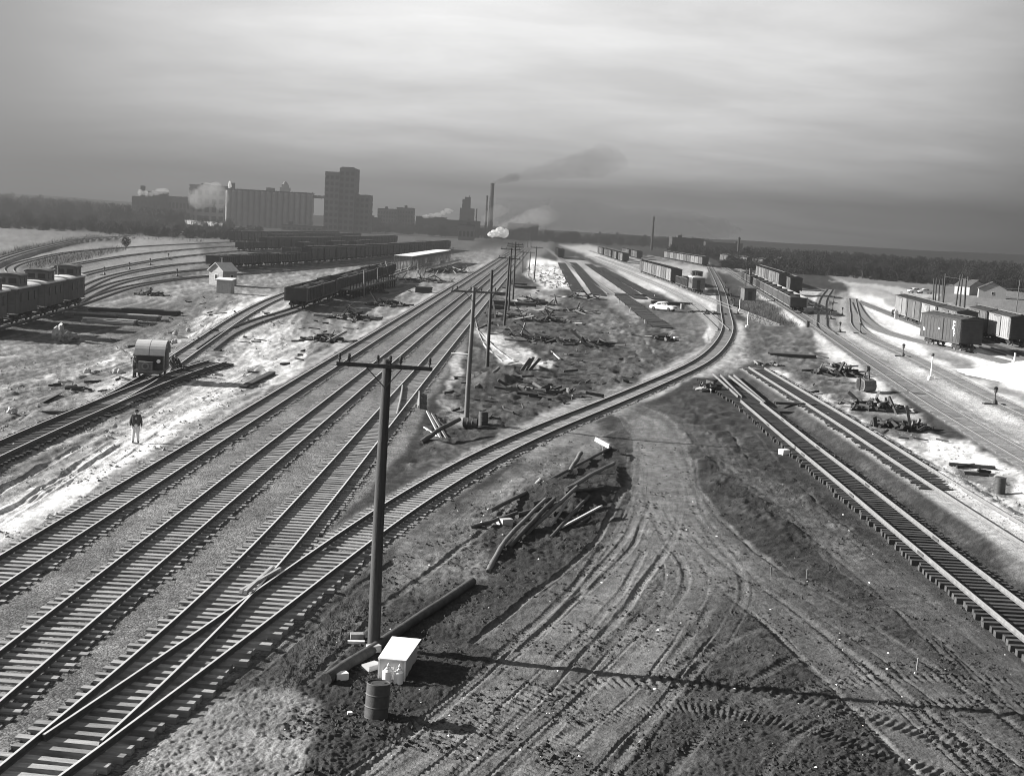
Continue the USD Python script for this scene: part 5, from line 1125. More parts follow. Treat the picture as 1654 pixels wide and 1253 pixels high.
def wood(name, label, us, ys, zs, seed, mat_='woodland', sc=1.0):
    r = np.random.default_rng(seed); pi = UsdGeom.PointInstancer.Define(stage, '/World/' + name); pr = []
    for k in range(3):
        v, f = crown_mesh(seed + k, 420, 9, 9, 1.1); v[:, 2] += 5.2; t_ = MB(); t_.add(v, f); t_.tube([(0, 0, -1), (0, 0, 6)], [.3, .15], 4, cap=False); pp = f'/World/{name}/crown_{k:03d}' if k else f'/World/{name}/crown'; usdkit.mesh(stage, pp, t_.mesh(), LOOKS + mat_); pr.append(pp)
    pi.CreatePrototypesRel().SetTargets(pr); P_ = np.array([(AT(u, 380, y)[0], y, z) for u, y, z in zip(us, ys, zs)]); n_ = len(P_)
    pi.CreateProtoIndicesAttr(Vt.IntArray.FromNumpy(r.integers(0, 3, n_).astype(np.int32))); pi.CreatePositionsAttr(Vt.Vec3fArray.FromNumpy(P_.astype(np.float32)))
    pi.CreateScalesAttr(Vt.Vec3fArray.FromNumpy(sc * np.stack([r.uniform(.6, 1.5, n_), r.uniform(.6, 1.5, n_), r.uniform(.3, 1.3, n_) ** 1.4], 1).astype(np.float32))); a = r.uniform(0, 6.28, n_)
    pi.CreateOrientationsAttr(Vt.QuathArray([Gf.Quath(float(math.cos(x / 2)), 0, 0, float(math.sin(x / 2))) for x in a])); tag(pi.GetPrim(), label, 'woods', None, 'stuff')
r = np.random.default_rng(9)
n = 900; u = r.uniform(-120, 300, n); y = r.uniform(950, 1500, n); wood('left_woods', 'dense bare woods on the rise behind the left field', u, y, np.where(u < 220, (y - 950) / 550 * 8 * sstep(-u, -300, 0), 0), 31)
n = 1000; u = r.uniform(1080, 1800, n); wood('right_woods', 'dark bare woods along the right horizon', u, r.uniform(820, 1300, n) - (u - 1080) * .25, np.zeros(n), 41, sc=.62)
n = 500; u = r.uniform(590, 1150, n); wood('middle_woods', 'dim far trees and thickets along the smoky horizon', u, r.uniform(1350, 2000, n), np.zeros(n), 51)
n = 900; u = r.uniform(1170, 1700, n); wood('right_brush', 'low dark brush under the trees on the right', u, 590 + r.uniform(0, 160, n) - (u - 1190) * .26, np.full(n, -1.2), 61, sc=.42)
n = 800; u = r.uniform(-60, 420, n); wood('left_brush', 'low dark brush under the trees on the left', u, r.uniform(600, 960, n), np.full(n, -1.0), 71, sc=.42)
# houses beyond the right hand field
for lab, pxy, w, rz_ in (('small white house with a dark gabled roof, left of the two beyond the boxcars', (1571, 477), 6.0, .4), ('white house with a dark window, right of the two beyond the boxcars', (1607, 482), 7.5, -.3), ('pale far house among the trees above the boxcars', (1578, 443), 9.0, .1), ('small far shed in the trees right of the lone thin chimney', (1262, 428), 5.0, .2)):
    c = G(*pxy); gable_house('farm_house', lab, (c[0], c[1] + 3, 0), w, w * 1.1, 2.7, 4.6, rz_ + 1.57, 'farm_white' if 'white' in lab else 'freight_pale', 'roof_tar', boards=False)
for pxy, lab in (((1478, 473), 'far white sedan in the right field'), ((1494, 474), 'far pale van beside the white sedan in the field')): pass
# ------------------------------------------------------------------ timber, piles, debris
def log(a, b, r0, r1, label, mt='dark_log', mid=None, cat='log', name='log', group=None):
    pts = np.array([a] + ([mid] if mid is not None else []) + [b], float); t = np.linspace(0, 1, 9); s = np.linspace(0, 1, len(pts))
    P_ = np.stack([np.interp(t, s, pts[:, k]) for k in range(3)], 1); P_[1:-1] = (P_[:-2] + 2 * P_[1:-1] + P_[2:]) / 4; P_ += RNG.normal(0, .012, P_.shape)
    m_ = MB(); m_.tube(P_, np.linspace(r0, r1, 9) * (1 + RNG.normal(0, .05, 9)), 10); return single(name, m_, mt, label, cat, smooth=50, group=group)
def beam(a, b, w, h, label, mt='grey_plank', name='plank', cat='plank', group=None, twist=.3):
    m_ = MB(); m_.beam(a, b, w, h, twist); return single(name, m_, mt, label, cat, group=group)
def g_(u, v, z): return G(u, v, z)
log(g_(527, 1097, .17), g_(763, 939, .20), .16, .155, 'long fallen utility pole lying behind the white box', name='fallen_pole', cat='log')
log(g_(791, 826, .40), g_(986, 723, .16), .10, .085, 'longest straight dark pole along the back of the timber heap', 'dark_log', name='pole_log', cat='log')
log(g_(760, 852, .1), g_(835, 829, .45), .09, .08, 'short dark log poking out left from the timber heap', 'dark_log')
log(g_(788, 923, .10), g_(881, 806, .75), .11, .09, 'bent log reaching lowest towards the viewer in the timber heap', 'grey_pole_wood', g_(813, 874, .25))
log(g_(821, 884, .1), g_(896, 805, .8), .11, .09, 'straight grey log just right of the bent one', 'dark_log')
log(g_(847, 865, .1), g_(932, 786, .95), .10, .09, 'log with a pale sunlit edge in the middle of the heap', 'grey_pole_wood')
log(g_(887, 854, .1), g_(919, 806, .7), .055, .05, 'thin pale stick right of the middle of the heap', 'grey_plank')
beam(g_(904, 853, .15), g_(971, 817, .5), .16, .06, 'pale plank slanting up at the right of the timber heap', 'pale_plank')
log(g_(889, 868, .1), g_(952, 800, .4), .09, .08, 'dark log under the pale plank', 'dark_log')
log(g_(913, 791, .75), g_(955, 764, .8), .08, .07, 'short dark log on top of the heap', 'dark_log')
log(g_(915, 791, .8), g_(992, 748, .15), .10, .09, 'grey log sloping to the right end of the heap', 'grey_pole_wood', g_(960, 764, .85))
log(g_(921, 760, .3), g_(938, 731, 1.0), .11, .11, 'stub log standing up behind the long pole', 'grey_pole_wood')
log(g_(912, 795, .6), g_(975, 787, .55), .08, .07, 'dark log lying across the right of the heap', 'dark_log')
log(g_(860, 787, .3), g_(874, 774, .7), .10, .1, 'short pale stub behind the long pole', 'grey_plank')
log(g_(835, 833, .3), g_(905, 812, .5), .12, .1, 'thick dark log buried in the middle of the heap', 'dark_log')
log(g_(860, 815, .3), g_(945, 790, .25), .12, .1, 'half buried log at the back of the heap', 'dark_log')
log(g_(930, 850, .1), g_(1000, 805, .1), .07, .06, 'dark branch at the right foot of the heap', 'dark_log')
p = G(815, 850); m_ = MB(); m_.box((p[0], p[1], .18), (.5, .55, .36), rz=.5); single('log_stub', m_, 'pale_plank', 'pale sawn block end at the left foot of the timber heap', 'block')
m_ = MB(); a, b = g_(962, 709, .75), g_(984, 721, .55); m_.beam(a, b, .1, .22); single('white_board', m_, 'white_paint', 'white board lying at the top right of the timber heap', 'board')
m_ = MB(); a = g_(973, 735, .0); m_.tube([a, a + (0, 0, .75)], .02, 6); single('stake', m_, 'pale_plank', 'thin stake under the white board', 'stake')
log(g_(680, 714, .15), g_(742, 677, 1.0), .15, .13, 'thick curved log leaning on the lying drum', 'dark_log', g_(712, 692, .75))
beam(g_(690, 664, .4), g_(712, 707, .1), .16, .06, 'pale plank under the curved log, left one', 'pale_plank'); beam(g_(698, 668, .4), g_(722, 708, .1), .16, .06, 'grey plank under the curved log, right one', 'grey_plank'); beam(g_(686, 690, .2), g_(707, 705, .1), .2, .06, 'short white board under the curved log', 'white_paint')
log(g_(770, 625, .3), g_(806, 594, 1.0), .13, .12, 'grey log sloping up the earth heap behind the second pole', 'grey_pole_wood')
beam(g_(843, 598, .5), g_(857, 579, 1.9), .28, .07, 'broad plank sticking up from the earth heap, left one', 'grey_pole_wood'); beam(g_(850, 598, .5), g_(862, 577, 2.0), .22, .08, 'plank sticking up from the earth heap, middle one', 'grey_plank'); beam(g_(855, 598, .5), g_(872, 579, 1.9), .26, .07, 'plank sticking up from the earth heap, right one', 'grey_pole_wood')
beam(g_(889, 566, .1), g_(905, 580, .3), .2, .1, 'pale plank lying in the churned mud', 'pale_plank'); beam(g_(700, 612, .1), g_(735, 615, .1), .18, .1, 'dark timber lying beside the rightmost main track', 'old_pole_wood'); beam(g_(770, 532, .1), g_(795, 520, .3), .2, .15, 'dark beam at the foot of the fourth pole', 'old_pole_wood')
for pts, lab in (([(766, 512), (783, 558), (812, 584)], 'pale loose rail curving down, left of the pair by the third pole'), ([(768, 530), (800, 562), (840, 592)], 'pale loose rail curving down, right of the pair by the third pole')):
    m_ = MB(); m_.add(*sweep(smooth_path(px(pts, .15), 3, .5), .05, RAILP)); single('loose_rail', m_, 'new_rail', lab, 'rail')
def tie_stack(pxy, label, rz, nx=6, nz=3, L=2.5, mt='creosote_tie', name='tie_stack', cat='stack of ties', w=.24, h=.19):
    p = onground(*pxy); th = Thing(name, label, cat, p, rz)
    for k in range(nz):
        for j in range(nx):
            m_ = MB(); m_.box((RNG.normal(0, .08), (j - (nx - 1) / 2) * (w + .02) + RNG.normal(0, .02), h * (k + .5)), (L + RNG.normal(0, .06), w, h - .01), rz=RNG.normal(0, .015)); th.part('tie', m_, mt)
    return th
for pxy, lab, rz_, nx, nz, L in (((848, 466), 'dark tie stack right of the sixth pole, near the rubble', .1, 8, 3, 4.5), ((838, 460), 'low dark tie stack just behind the one near the rubble', .1, 6, 2, 3.5), ((810, 494), 'tie stack between the fourth pole and the main track', .05, 6, 4, 2.6), ((842, 495), 'long dark tie stack right of the fifth pole', .0, 6, 3, 4.6), ((801, 500), 'small tie stack nearest to the rightmost main track', .1, 5, 3, 2.4), ((808, 478), 'far tie stack by the rightmost main track', .1, 5, 3, 2.6),
                                 ((684, 473), 'neat rectangular tie stack left of the main tracks', .05, 8, 6, 2.8), ((1280, 577), 'flat tie stack on the dark ground right of the curved lead', -.05, 5, 2, 5.0), ((1283, 662), 'few timbers lying between the two new tracks', -.02, 3, 1, 3.0), ((1275, 668), 'second group of timbers between the two new tracks', -.02, 2, 1, 2.6), ((1567, 757), 'long dark timber lying right of the sand bank', -.15, 1, 1, 2.6), ((1085, 492), 'long pile of dark timbers behind the white car', .0, 6, 3, 7.5), ((1034, 478), 'short end of dark ties left of the timber pile', .0, 5, 2, 2.6),
                                 ((178, 524), 'timber stack with a pale top beam, left yard', -.08, 6, 3, 5.6), ((150, 514), 'timber stack behind the pale-topped one, left yard', -.08, 6, 3, 6.0), ((215, 517), 'dark timber stack right of the pale-topped one', -.08, 6, 3, 6.0), ((245, 508), 'rear timber stack nearest to the little house', -.05, 6, 3, 6.5), ((188, 504), 'low rear timber stack in the left yard', -.06, 6, 2, 6.0)):
    tie_stack(pxy, lab, rz_, nx, nz, L, 'creosote_tie' if 'pale' not in lab else 'grey_plank')
beam(g_(141, 517, .7), g_(216, 522, .7), .3, .2, 'pale squared beam on top of the left yard timber stack', 'pale_plank', twist=0); beam(g_(120, 508, .7), g_(190, 512, .7), .3, .2, 'long dark squared beam at the left end of the timber stacks', 'old_pole_wood', twist=0)
def pile(pxy, label, r, n, h, seed, L=(1.0, 2.6), mt='scrap_wood', name='scrap_pile', cat='pile of scrap wood', flat=.5):
    rr = np.random.default_rng(seed); p = onground(*pxy); th = Thing(name, label, cat, p)
    for k in range(n):
        a, q = rr.uniform(0, 6.28), rr.uniform(0, 1) ** .7; c = np.array([math.cos(a) * q * r, math.sin(a) * q * r * .7, (1 - q) * h * rr.uniform(.3, 1) + .08]); d = rr.normal(0, 1, 3); d[2] *= flat * .32 if rr.random() < .9 else flat; d = d / np.linalg.norm(d) * rr.uniform(*L) / 2
        if c[2] - abs(d[2]) < -.1: c[2] = abs(d[2]) - .1
        m_ = MB(); m_.beam(c - d, c + d, rr.uniform(.12, .30), rr.uniform(.05, .20), rr.uniform(0, 3)); th.part('board', m_, mt if rr.random() < .72 else ('grey_plank' if rr.random() < .7 else 'dark_log'))
    return th
for pxy, lab, r, n, h, sd, L in (((1356, 606), 'big heap of broken boards with a flat top on the dark ground', 2.2, 60, 1.5, 1, (1, 2.2)), ((1418, 662), 'wide scrap heap beside the sand bank, left of two', 2.6, 80, .7, 2, (.8, 2.0)), ((1458, 692), 'wide scrap heap beside the sand bank, right of two', 2.4, 70, .7, 3, (.8, 2.0)), ((1146, 632), 'small pile of tie ends at the end of the unballasted track', 1.0, 22, .8, 4, (.8, 1.6)),
                              ((528, 552), 'short scrap heap nearest on the left sand beside the main track', 2.2, 50, .7, 5, (1, 2.6)), ((568, 515), 'middle scrap heap on the left sand beside the main track', 3.2, 55, .7, 6, (1.5, 4)), ((628, 494), 'dark scrap heap on the left sand, farthest of three', 3.4, 60, .8, 7, (1, 2.6)), ((730, 440), 'dark debris heap beside the leftmost main track', 6, 70, 1.4, 8, (1.5, 5)), ((690, 455), 'long low debris heap below the raised platform', 6, 50, .9, 9, (1.5, 5)),
                              ((880, 520), 'scattered timbers right of the fourth pole', 4.5, 60, .5, 10, (1, 4)), ((862, 492), 'heap of timbers right of the fifth pole', 4, 50, .7, 11, (1, 4)), ((915, 505), 'loose boards scattered in the churned mud', 5, 36, .3, 12, (1, 3.4)), ((828, 515), 'boards around the foot of the fourth pole', 3, 34, .5, 13, (1, 3)), ((900, 555), 'dark broken timber strewn over the middle of the churned mud', 5, 40, .3, 20, (1, 3)), ((845, 545), 'scattered boards between the third pole and the churned mud', 4, 34, .3, 21, (1, 3)), ((960, 560), 'few dark timbers before the tie panel', 4, 22, .2, 22, (1, 2.6)), ((880, 640), 'small dark debris on the mud left of the curved lead', 4, 26, .2, 23, (.5, 1.6)), ((935, 482), 'dark scrap at the foot of the white rubble', 5, 34, .5, 24, (1.5, 4)), ((1066, 550), 'broken boards at the foot of the laid tie panel', 1.6, 24, .9, 14, (.8, 2)), ((1140, 508), 'dark scrap along the edge of the pale lead bed', 3.5, 24, .4, 15, (.8, 2)), ((1240, 590), 'dark debris by the pale ground of the lead', 1.5, 14, .3, 16, (.5, 1.2)), ((250, 478), 'low heap of dark scrap before the little house', 2.6, 30, .5, 17, (1, 2.4)), ((282, 600), 'boards beside the motor car rails', .9, 10, .2, 18, (.6, 1.6)), ((600, 472), 'low debris left of the tie stack', 3, 30, .4, 19, (1, 3))):
    pile(pxy, lab, r, n, h, sd, L)
beam(g_(61, 667, .1), g_(112, 667, .1), .25, .22, 'dark squared timber lying left of the rough track', 'old_pole_wood'); beam(g_(64, 651, .1), g_(94, 636, .1), .5, .05, 'dark flat board lying left of the rough track', 'old_pole_wood'); beam(g_(364, 551, .1), g_(404, 554, .1), .25, .15, 'dark beam lying across the sand behind the motor car', 'old_pole_wood')
beam(g_(392, 626, .1), g_(440, 602, .12), .5, .25, 'dark timber beside the leftmost main track', 'old_pole_wood', twist=0)
# tie panels: close rows of ties laid on the pale ground
def panel(a, b, label, spacing, mt='creosote_tie', w=.22, half=1.35, far_w=None):
    a, b = G(*a), G(*b); pth = smooth_path([a[:2], (a[:2] + b[:2]) / 2, b[:2]], 3, .25); th = Thing('tie_row', label, 'railway ties', (a[0], a[1], 0)); t, n = normals2(pth); s = np.arange(0, len(pth) * .25 - .3, spacing); rest = MB(True)
    for j, x in enumerate(s):
        k = int(x / .25); p = pth[k]; c = tie_at(p, t[k], n[k], hz(*p) + .2, half, w=w)
        if j < 300: th.part('tie', c, mt)
        else: rest.v += c.v; rest.f.append(c.f[0] + rest.n); rest.n += 8
    if rest.n: th.part('tie', rest, mt, kind='stuff', label='ties at the far end of the row')
panel((934, 472), (907, 425.5), 'leftmost row of dark ties on the pale ground, beside the white rubble', .42); panel((969, 478), (925, 425), 'second row of dark ties from the left', .42); panel((1071, 531), (1000, 475), 'nearest dark tie panel with pale stakes along it, left of the white car', .32); panel((1036, 483.5), (950, 427), 'fourth row of dark ties from the left', .42); panel((1064, 484.5), (968, 432), 'rightmost row of dark ties on the pale ground', .42)
for k, pxy in enumerate(((1000, 490), (1018, 503), (1041, 523), (1053, 497), (1057, 480))):
    b = onground(*pxy); m_ = MB(); m_.box(b + (0, 0, .3), (.14, .14, .6)); single('stake', m_, 'white_paint', f'{ORD[k]} pale stake from the left along the near tie panel' if k < 3 else ('pale stake behind the white car' if k == 3 else 'pale stake at the end of the rightmost tie row'), 'stake')
# ------------------------------------------------------------------ drums, the white box, jugs, litter
def drum(pxy, label, lean=(0, 0), lying=False, h=.9, r=.30, rz=0.0, name='oil_drum', mt='rusty_drum'):
    b = onground(*pxy); th = Thing(name, label, 'drum', b + (0, 0, r if lying else 0), rz, rx=math.pi / 2 if lying else lean[0], ry=lean[1])
    pr = [(.001, 0), (r, 0), (r + .008, .02), (r, .04), (r, h * .31), (r + .016, h * .335), (r, h * .36), (r, h * .65), (r + .016, h * .675), (r, h * .70), (r, h - .04), (r + .010, h - .015), (r - .002, h), (r - .022, h - .002), (r - .024, h - .03)]
    m_ = MB(); m_._lathe(pr, (0, 0, 0), 36); th.part('body', m_, mt, smooth=35)
    m_ = MB(); m_._lathe([(.001, h - .032), (r - .026, h - .03)], (0, 0, 0), 36); m_.cyl((.15, .08, h - .025), .035, .02, 10); m_.cyl((-.17, -.06, h - .025), .02, .02, 8); th.part('lid', m_, mt)
    return th
drum((607, 1161), 'dark rusty oil drum standing nearest, in front of the white box', (-.06, .035)); drum((780, 690), 'rusty drum standing to the right of the second pole'); drum((748, 691), 'dark drum lying on its side at the foot of the second pole', lying=True, rz=1.4)
drum((1614, 797), 'black drum standing by the pale bank at the right edge', h=.9, r=.29, mt='iron'); drum((1304, 530), 'small dark drum left of the gravel track at its bend', mt='iron')
fl, fr_, br = G(611, 1097), G(653, 1101), G(680, 1071)
W_ = np.linalg.norm(fr_ - fl); D_ = 1.75; zb = min(hz(*fl[:2]), hz(*fr_[:2])); hB = height_for(fl, 1063.5)
ex = (fr_ - fl) / W_; rzb = math.atan2(ex[1], ex[0]); th = Thing('white_chest', 'white wooden chest with a bright sloping lid beside the nearest pole', 'chest', (fl[0], fl[1], zb - .02), rzb)
m_ = MB(); m_.span(0, W_, 0, D_, 0, hB); th.part('body', m_, 'grey_sheet')
for x in (0.0, W_): m_ = MB(); m_.span(x - .02, x + .02, -.012, .03, 0, hB - .02); th.part('corner_strip', m_, 'white_paint')
m_ = MB(); v = np.array([(-.03, -.03, hB + .004), (W_ + .03, -.03, hB + .004), (W_ + .10, D_ + .05, hB + .06), (-.03, D_ + .05, hB + .06)]); m_.add(np.vstack([v, v + (0, 0, .025)]), BOXF); th.part('lid', m_, 'white_paint')
m_ = MB(); m_.box((W_ * .52, -.03, hB * .62), (.1, .04, .05)); th.part('handle', m_, 'white_paint')
def jug(u, v, label, rz_):
    p = onground(u, v); th = Thing('water_can', label, 'can', p, rz_)
    m_ = MB(); pr = [(.001, 0), (.125, 0), (.135, .02)] + [(.135 - .012 * (k % 2), .04 + k * .035) for k in range(8)] + [(.13, .33), (.07, .38), (.045, .39), (.045, .42), (.001, .42)]; m_._lathe(pr, (0, 0, 0), 24); th.part('body', m_, 'white_glaze', smooth=40)
    m_ = MB(); m_.tube([(0, 0, .40), (.02, 0, .5), (.03, 0, .56)], [.03, .02, .012], 8); th.part('spout', m_, 'white_glaze'); m_ = MB(); a = np.linspace(0, math.pi, 9); m_.tube([(.11 * math.cos(t), 0, .36 + .12 * math.sin(t)) for t in a], .008, 5); th.part('handle', m_, 'iron')
jug(624.5, 1103.5, 'ribbed white water can before the chest, left one', .4); jug(643, 1104, 'ribbed white water can before the chest, right one', 1.0)
def litter(pxy, sz, label, mt, rz_, name='litter_box', z=0):
    p = onground(*pxy); m_ = MB(); m_.box(p + (0, 0, sz[2] / 2 + z), sz, rz=rz_); single(name, m_, mt, label, 'litter')
litter((603, 1057), (.36, .28, .2), 'crumpled pale carton at the foot of the nearest pole', 'shed_board', .6); litter((576, 1036), (.38, .26, .2), 'open pale carton leaning on the fallen pole', 'grey_plank', .2); litter((575, 1042), (.5, .12, .08), 'white rolled paper beside the fallen pole', 'white_paint', .1); litter((551, 1100), (.34, .24, .2), 'white torn carton near the low end of the fallen pole', 'white_paint', .5); litter((600, 1085), (.5, .3, .15), 'grey flattened carton left of the white chest', 'shed_board', .9); litter((1266, 734), (.55, .4, .3), 'white sack lying beside the unballasted track', 'white_paint', .6, 'sack'); litter((565, 1155), (.12, .1, .08), 'small white scrap left of the nearest drum', 'white_paint', .3); litter((1102, 499), (.6, .6, .9), 'small pale box beyond the white car', 'grey_plank', .2, 'pale_box')
litter((1092, 551), (.5, .5, .5), 'white block by the broken boards of the tie panel', 'white_paint', .4); litter((742, 575), (1.6, .5, .12), 'patch of spilled white lime beside the rightmost main track', 'white_paint', .1, 'lime_spill'); litter((610, 551), (1.0, .3, .05), 'white paper between the main tracks', 'white_paint', .4, 'paper')
for k, pxy in enumerate(((1481, 1085), (1245, 930), (1303, 935), (1043, 800), (1348, 745))):
    b = onground(*pxy); m_ = MB(); m_.box(b + (0, 0, .17), (.04, .04, .42)); single('survey_stake', m_, 'grey_plank', ['short white survey stake at the lower right', 'survey stake in the mud, left of two', 'survey stake in the mud, right of two', 'thin stake beside the middle rut', 'thin stake on the unballasted track'][k], 'stake')
for pxy, lab, sz in (((141, 604), 'white pail left of the motor car, nearest the timbers', .5), ((187, 604), 'white cement sack left of the motor car, left one', .55), ((194, 605), 'grey cement sack left of the motor car, right one', .5), ((20, 673), 'pale stump at the left picture edge', .6), ((283, 543), 'white sack behind the motor car, upper one', .6), ((282, 555), 'white sack behind the motor car, lower one', .6), ((304, 536), 'short white post behind the motor car', .5), ((442, 527), 'small white stake before the coal cars', .4)):
    p = onground(*pxy); m_ = MB(); m_.add(*blob(p + (0, 0, sz * .32), (sz * .48, sz * .34, sz * .42), int(pxy[0]) % 9, 2, .6, 1.7)); single('sack', m_, 'shed_board', lab, 'sack')
p = onground(103, 552); th = Thing('boulder', 'big pale broken boulder with a dark side in the caboose shadow', 'boulder', p); m_ = MB(); m_.add(*blob((-.45, 0, .6), (.5, .55, .95), 3, 2, .8, 1.8)); th.part('pale_block', m_, 'shed_board'); m_ = MB(); m_.add(*blob((.5, -.1, .4), (.9, .6, .6), 5, 2, .8, 1.8)); th.part('dark_block', m_, 'rubble')
# the clamshell bucket
p = onground(1398, 633); th = Thing('clamshell_bucket', 'dark clamshell crane bucket resting on the ground', 'bucket', p, .2)
for s in (-1, 1):
    pr = [(s * .08, 1.15), (s * .75, 1.0), (s * .95, .55), (s * .75, .12), (s * .1, 0), (s * .12, .1), (s * .65, .22), (s * .8, .55), (s * .65, .88), (s * .08, 1.03)]
    m_ = MB(); m_.prism([(a, b) for a, b in pr] if s > 0 else pr[::-1], -.55, .55); th.part('jaw', m_, 'iron' if s > 0 else 'grey_pole_wood')
    m_ = MB(); m_.beam((0, s * .6, .95), (0, s * .18, 1.95), .1, .12); th.part('arm', m_, 'iron')
m_ = MB(); m_.cyl((0, 0, 1.98), .26, .3, 14, axis=0); m_.box((0, 0, 1.1), (.5, .3, .2)); th.part('sheave', m_, 'iron')
# white sand heap
c = G(1640, 612); n = 48; an = np.linspace(0, 2 * np.pi, n, endpoint=False); v = []
for k in range(14):
    q = k / 13; rr = 9.5 * (1 + .1 * np.sin(an * 3 + 1)) * q
    for a, R_ in zip(an, rr): v.append((c[0] + 3.5 + R_ * math.cos(a), c[1] + R_ * math.sin(a) * 1.3, 2.1 * (math.cos(q * math.pi) + 1) / 2 - .1 + .12 * (meshkit.noise(np.array([[R_ * math.cos(a), R_ * math.sin(a), 0]]))[0] - .5)))
v = np.array(v); q = np.array([(i * n + j, i * n + (j + 1) % n, (i + 1) * n + (j + 1) % n, (i + 1) * n + j) for i in range(13) for j in range(n)]); f_ = np.vstack([q[:, [0, 2, 1]], q[:, [0, 3, 2]]])
single('sand_heap', (v, f_), 'white_sand', 'smooth white sand heap at the right picture edge', 'sand heap', smooth=True)
# ------------------------------------------------------------------ the white sedan
def sedan(label, p, rz_):
    th = Thing('sedan', label, 'car', p, rz_)
    def loft(sec):                                        # sections (x, half width, z0, z1, rounding)
        V = []
        for x, w, z0, z1, rd in sec: V += [(x, w * c_, z) for c_, z in ((-1, z0 + .02), (-1, z0 + (z1 - z0) * .55), (-.93, z1 - rd), (-.7, z1), (.7, z1), (.93, z1 - rd), (1, z0 + (z1 - z0) * .55), (1, z0 + .02))]
        n_ = 8; m_ = len(sec); q = [(i * n_ + j, (i + 1) * n_ + j, (i + 1) * n_ + (j + 1) % n_, i * n_ + (j + 1) % n_) for i in range(m_ - 1) for j in range(n_)]
        f = [t for a in q for t in ((a[0], a[2], a[1]), (a[0], a[3], a[2]))] + [(0, j, j + 1) for j in range(1, n_ - 1)] + [((m_ - 1) * n_, (m_ - 1) * n_ + j + 1, (m_ - 1) * n_ + j) for j in range(1, n_ - 1)]
        return np.array(V), np.array(f)
    b = MB(); b.add(*loft([(-2.4, .70, .42, .78, .1), (-2.2, .84, .33, .92, .12), (-1.4, .9, .30, 1.0, .12), (-.3, .92, .28, 1.0, .1), (.9, .92, .28, 1.02, .1), (1.6, .9, .30, 1.0, .14), (2.2, .84, .34, .92, .16), (2.42, .72, .44, .78, .12)])); th.part('body', b, 'car_white', smooth=40)
    b = MB(); b.add(*loft([(-1.55, .66, .95, 1.0, .02), (-1.0, .66, .95, 1.38, .1), (-.55, .66, .95, 1.54, .1), (.35, .66, .95, 1.56, .1), (.75, .66, .95, 1.42, .1), (1.2, .66, .95, 1.0, .02)])); cb = th.part('cabin', b, 'car_white', smooth=40)
    for s in (-1, 1):
        w = MB(); w.add(*[np.array([(-1.0, s * .672, 1.04), (-.1, s * .672, 1.04), (-.1, s * .645, 1.44), (-.6, s * .645, 1.42)]), np.array([(0, 1, 2), (0, 2, 3)])]); w.add(np.array([(-.02, s * .672, 1.04), (.95, s * .672, 1.04), (.62, s * .645, 1.42), (-.02, s * .645, 1.44)]), np.array([(0, 1, 2), (0, 2, 3)])); th.part('side_window', w, 'window_glass', parent=cb)
    w = MB(); w.add(np.array([(1.17, -.5, 1.04), (1.17, .5, 1.04), (.80, .46, 1.42), (.80, -.46, 1.42)]), np.array([(0, 1, 2), (0, 2, 3)])); th.part('windscreen', w, 'window_glass', parent=cb)
    w = MB(); w.add(np.array([(-1.5, .5, 1.05), (-1.5, -.5, 1.05), (-1.07, -.46, 1.36), (-1.07, .46, 1.36)]), np.array([(0, 1, 2), (0, 2, 3)])); th.part('rear_window', w, 'window_glass', parent=cb)
    for x in (-1.42, 1.45):
        for s in (-1, 1): w = MB(); w.cyl((x, s * .80, .33), .33, .22, 18, axis=1); t = th.part('wheel', w, 'tyre'); w = MB(); w.cyl((x, s * .915, .33), .17, .03, 14, axis=1); th.part('hubcap', w, 'chrome', parent=t)
    for s in (-1, 1): w = MB(); w.box((s * 2.46, 0, .48), (.1, 1.75, .13)); th.part('bumper', w, 'chrome')
    for s in (-1, 1): w = MB(); w.cyl((2.36, s * .62, .78), .11, .1, 12, axis=0); th.part('headlight', w, 'chrome')
    w = MB(); w.box((2.425, 0, .66), (.04, .8, .16)); th.part('grille', w, 'iron'); return th
p = onground(1072, 502); sed = sedan('white rounded sedan parked right of the near tie panel', (p[0], p[1] + .8, p[2]), -.62)
for pxy, lab, a in (((1478, 473.5), 'white sedan parked far off in the right-hand field', .3), ((1494, 474.5), 'pale sedan parked beside the far white one in the field', .2)): q = G(*pxy); sed.copy(lab, (q[0], q[1], hz(*q[:2])), a)
# ------------------------------------------------------------------ the motor car on the rough track
q, a = along(T['K2']['path'], 97.2, 0); th = Thing('rail_motor_car', 'small rail motor car with a rounded pale roof facing the viewer', 'rail car', (q[0], q[1], T['K2']['ztop'] + .165), a - math.pi / 2, scale=(1.0, 1.0, 1.0))
m_ = MB(); m_.span(-.95, .95, -1.5, 1.5, .35, .55); th.part('frame', m_, 'iron')
arc = [(-1.25 * math.cos(t) + .08, 1.55 + .98 * math.sin(t)) for t in np.linspace(0, math.pi, 15)]
m_ = MB(); m_.prism([(-1.17, .55), (1.33, .55)] + arc[::-1], -.98, .98); th.part('cab_wall', m_, 'iron')
for x0_, x1_ in ((-1.08, -.06), (-.02, 1.08)):
    m_ = MB()
    for (ya, za), (yb, zb_) in zip(arc[:-1], arc[1:]): m_.prism([(ya * 1.03, za + .01), (yb * 1.03, zb_ + .01), (yb * 1.07, zb_ + .06), (ya * 1.07, za + .06)][::-1], x0_, x1_)
    th.part('roof_sheet', m_, 'grey_sheet')
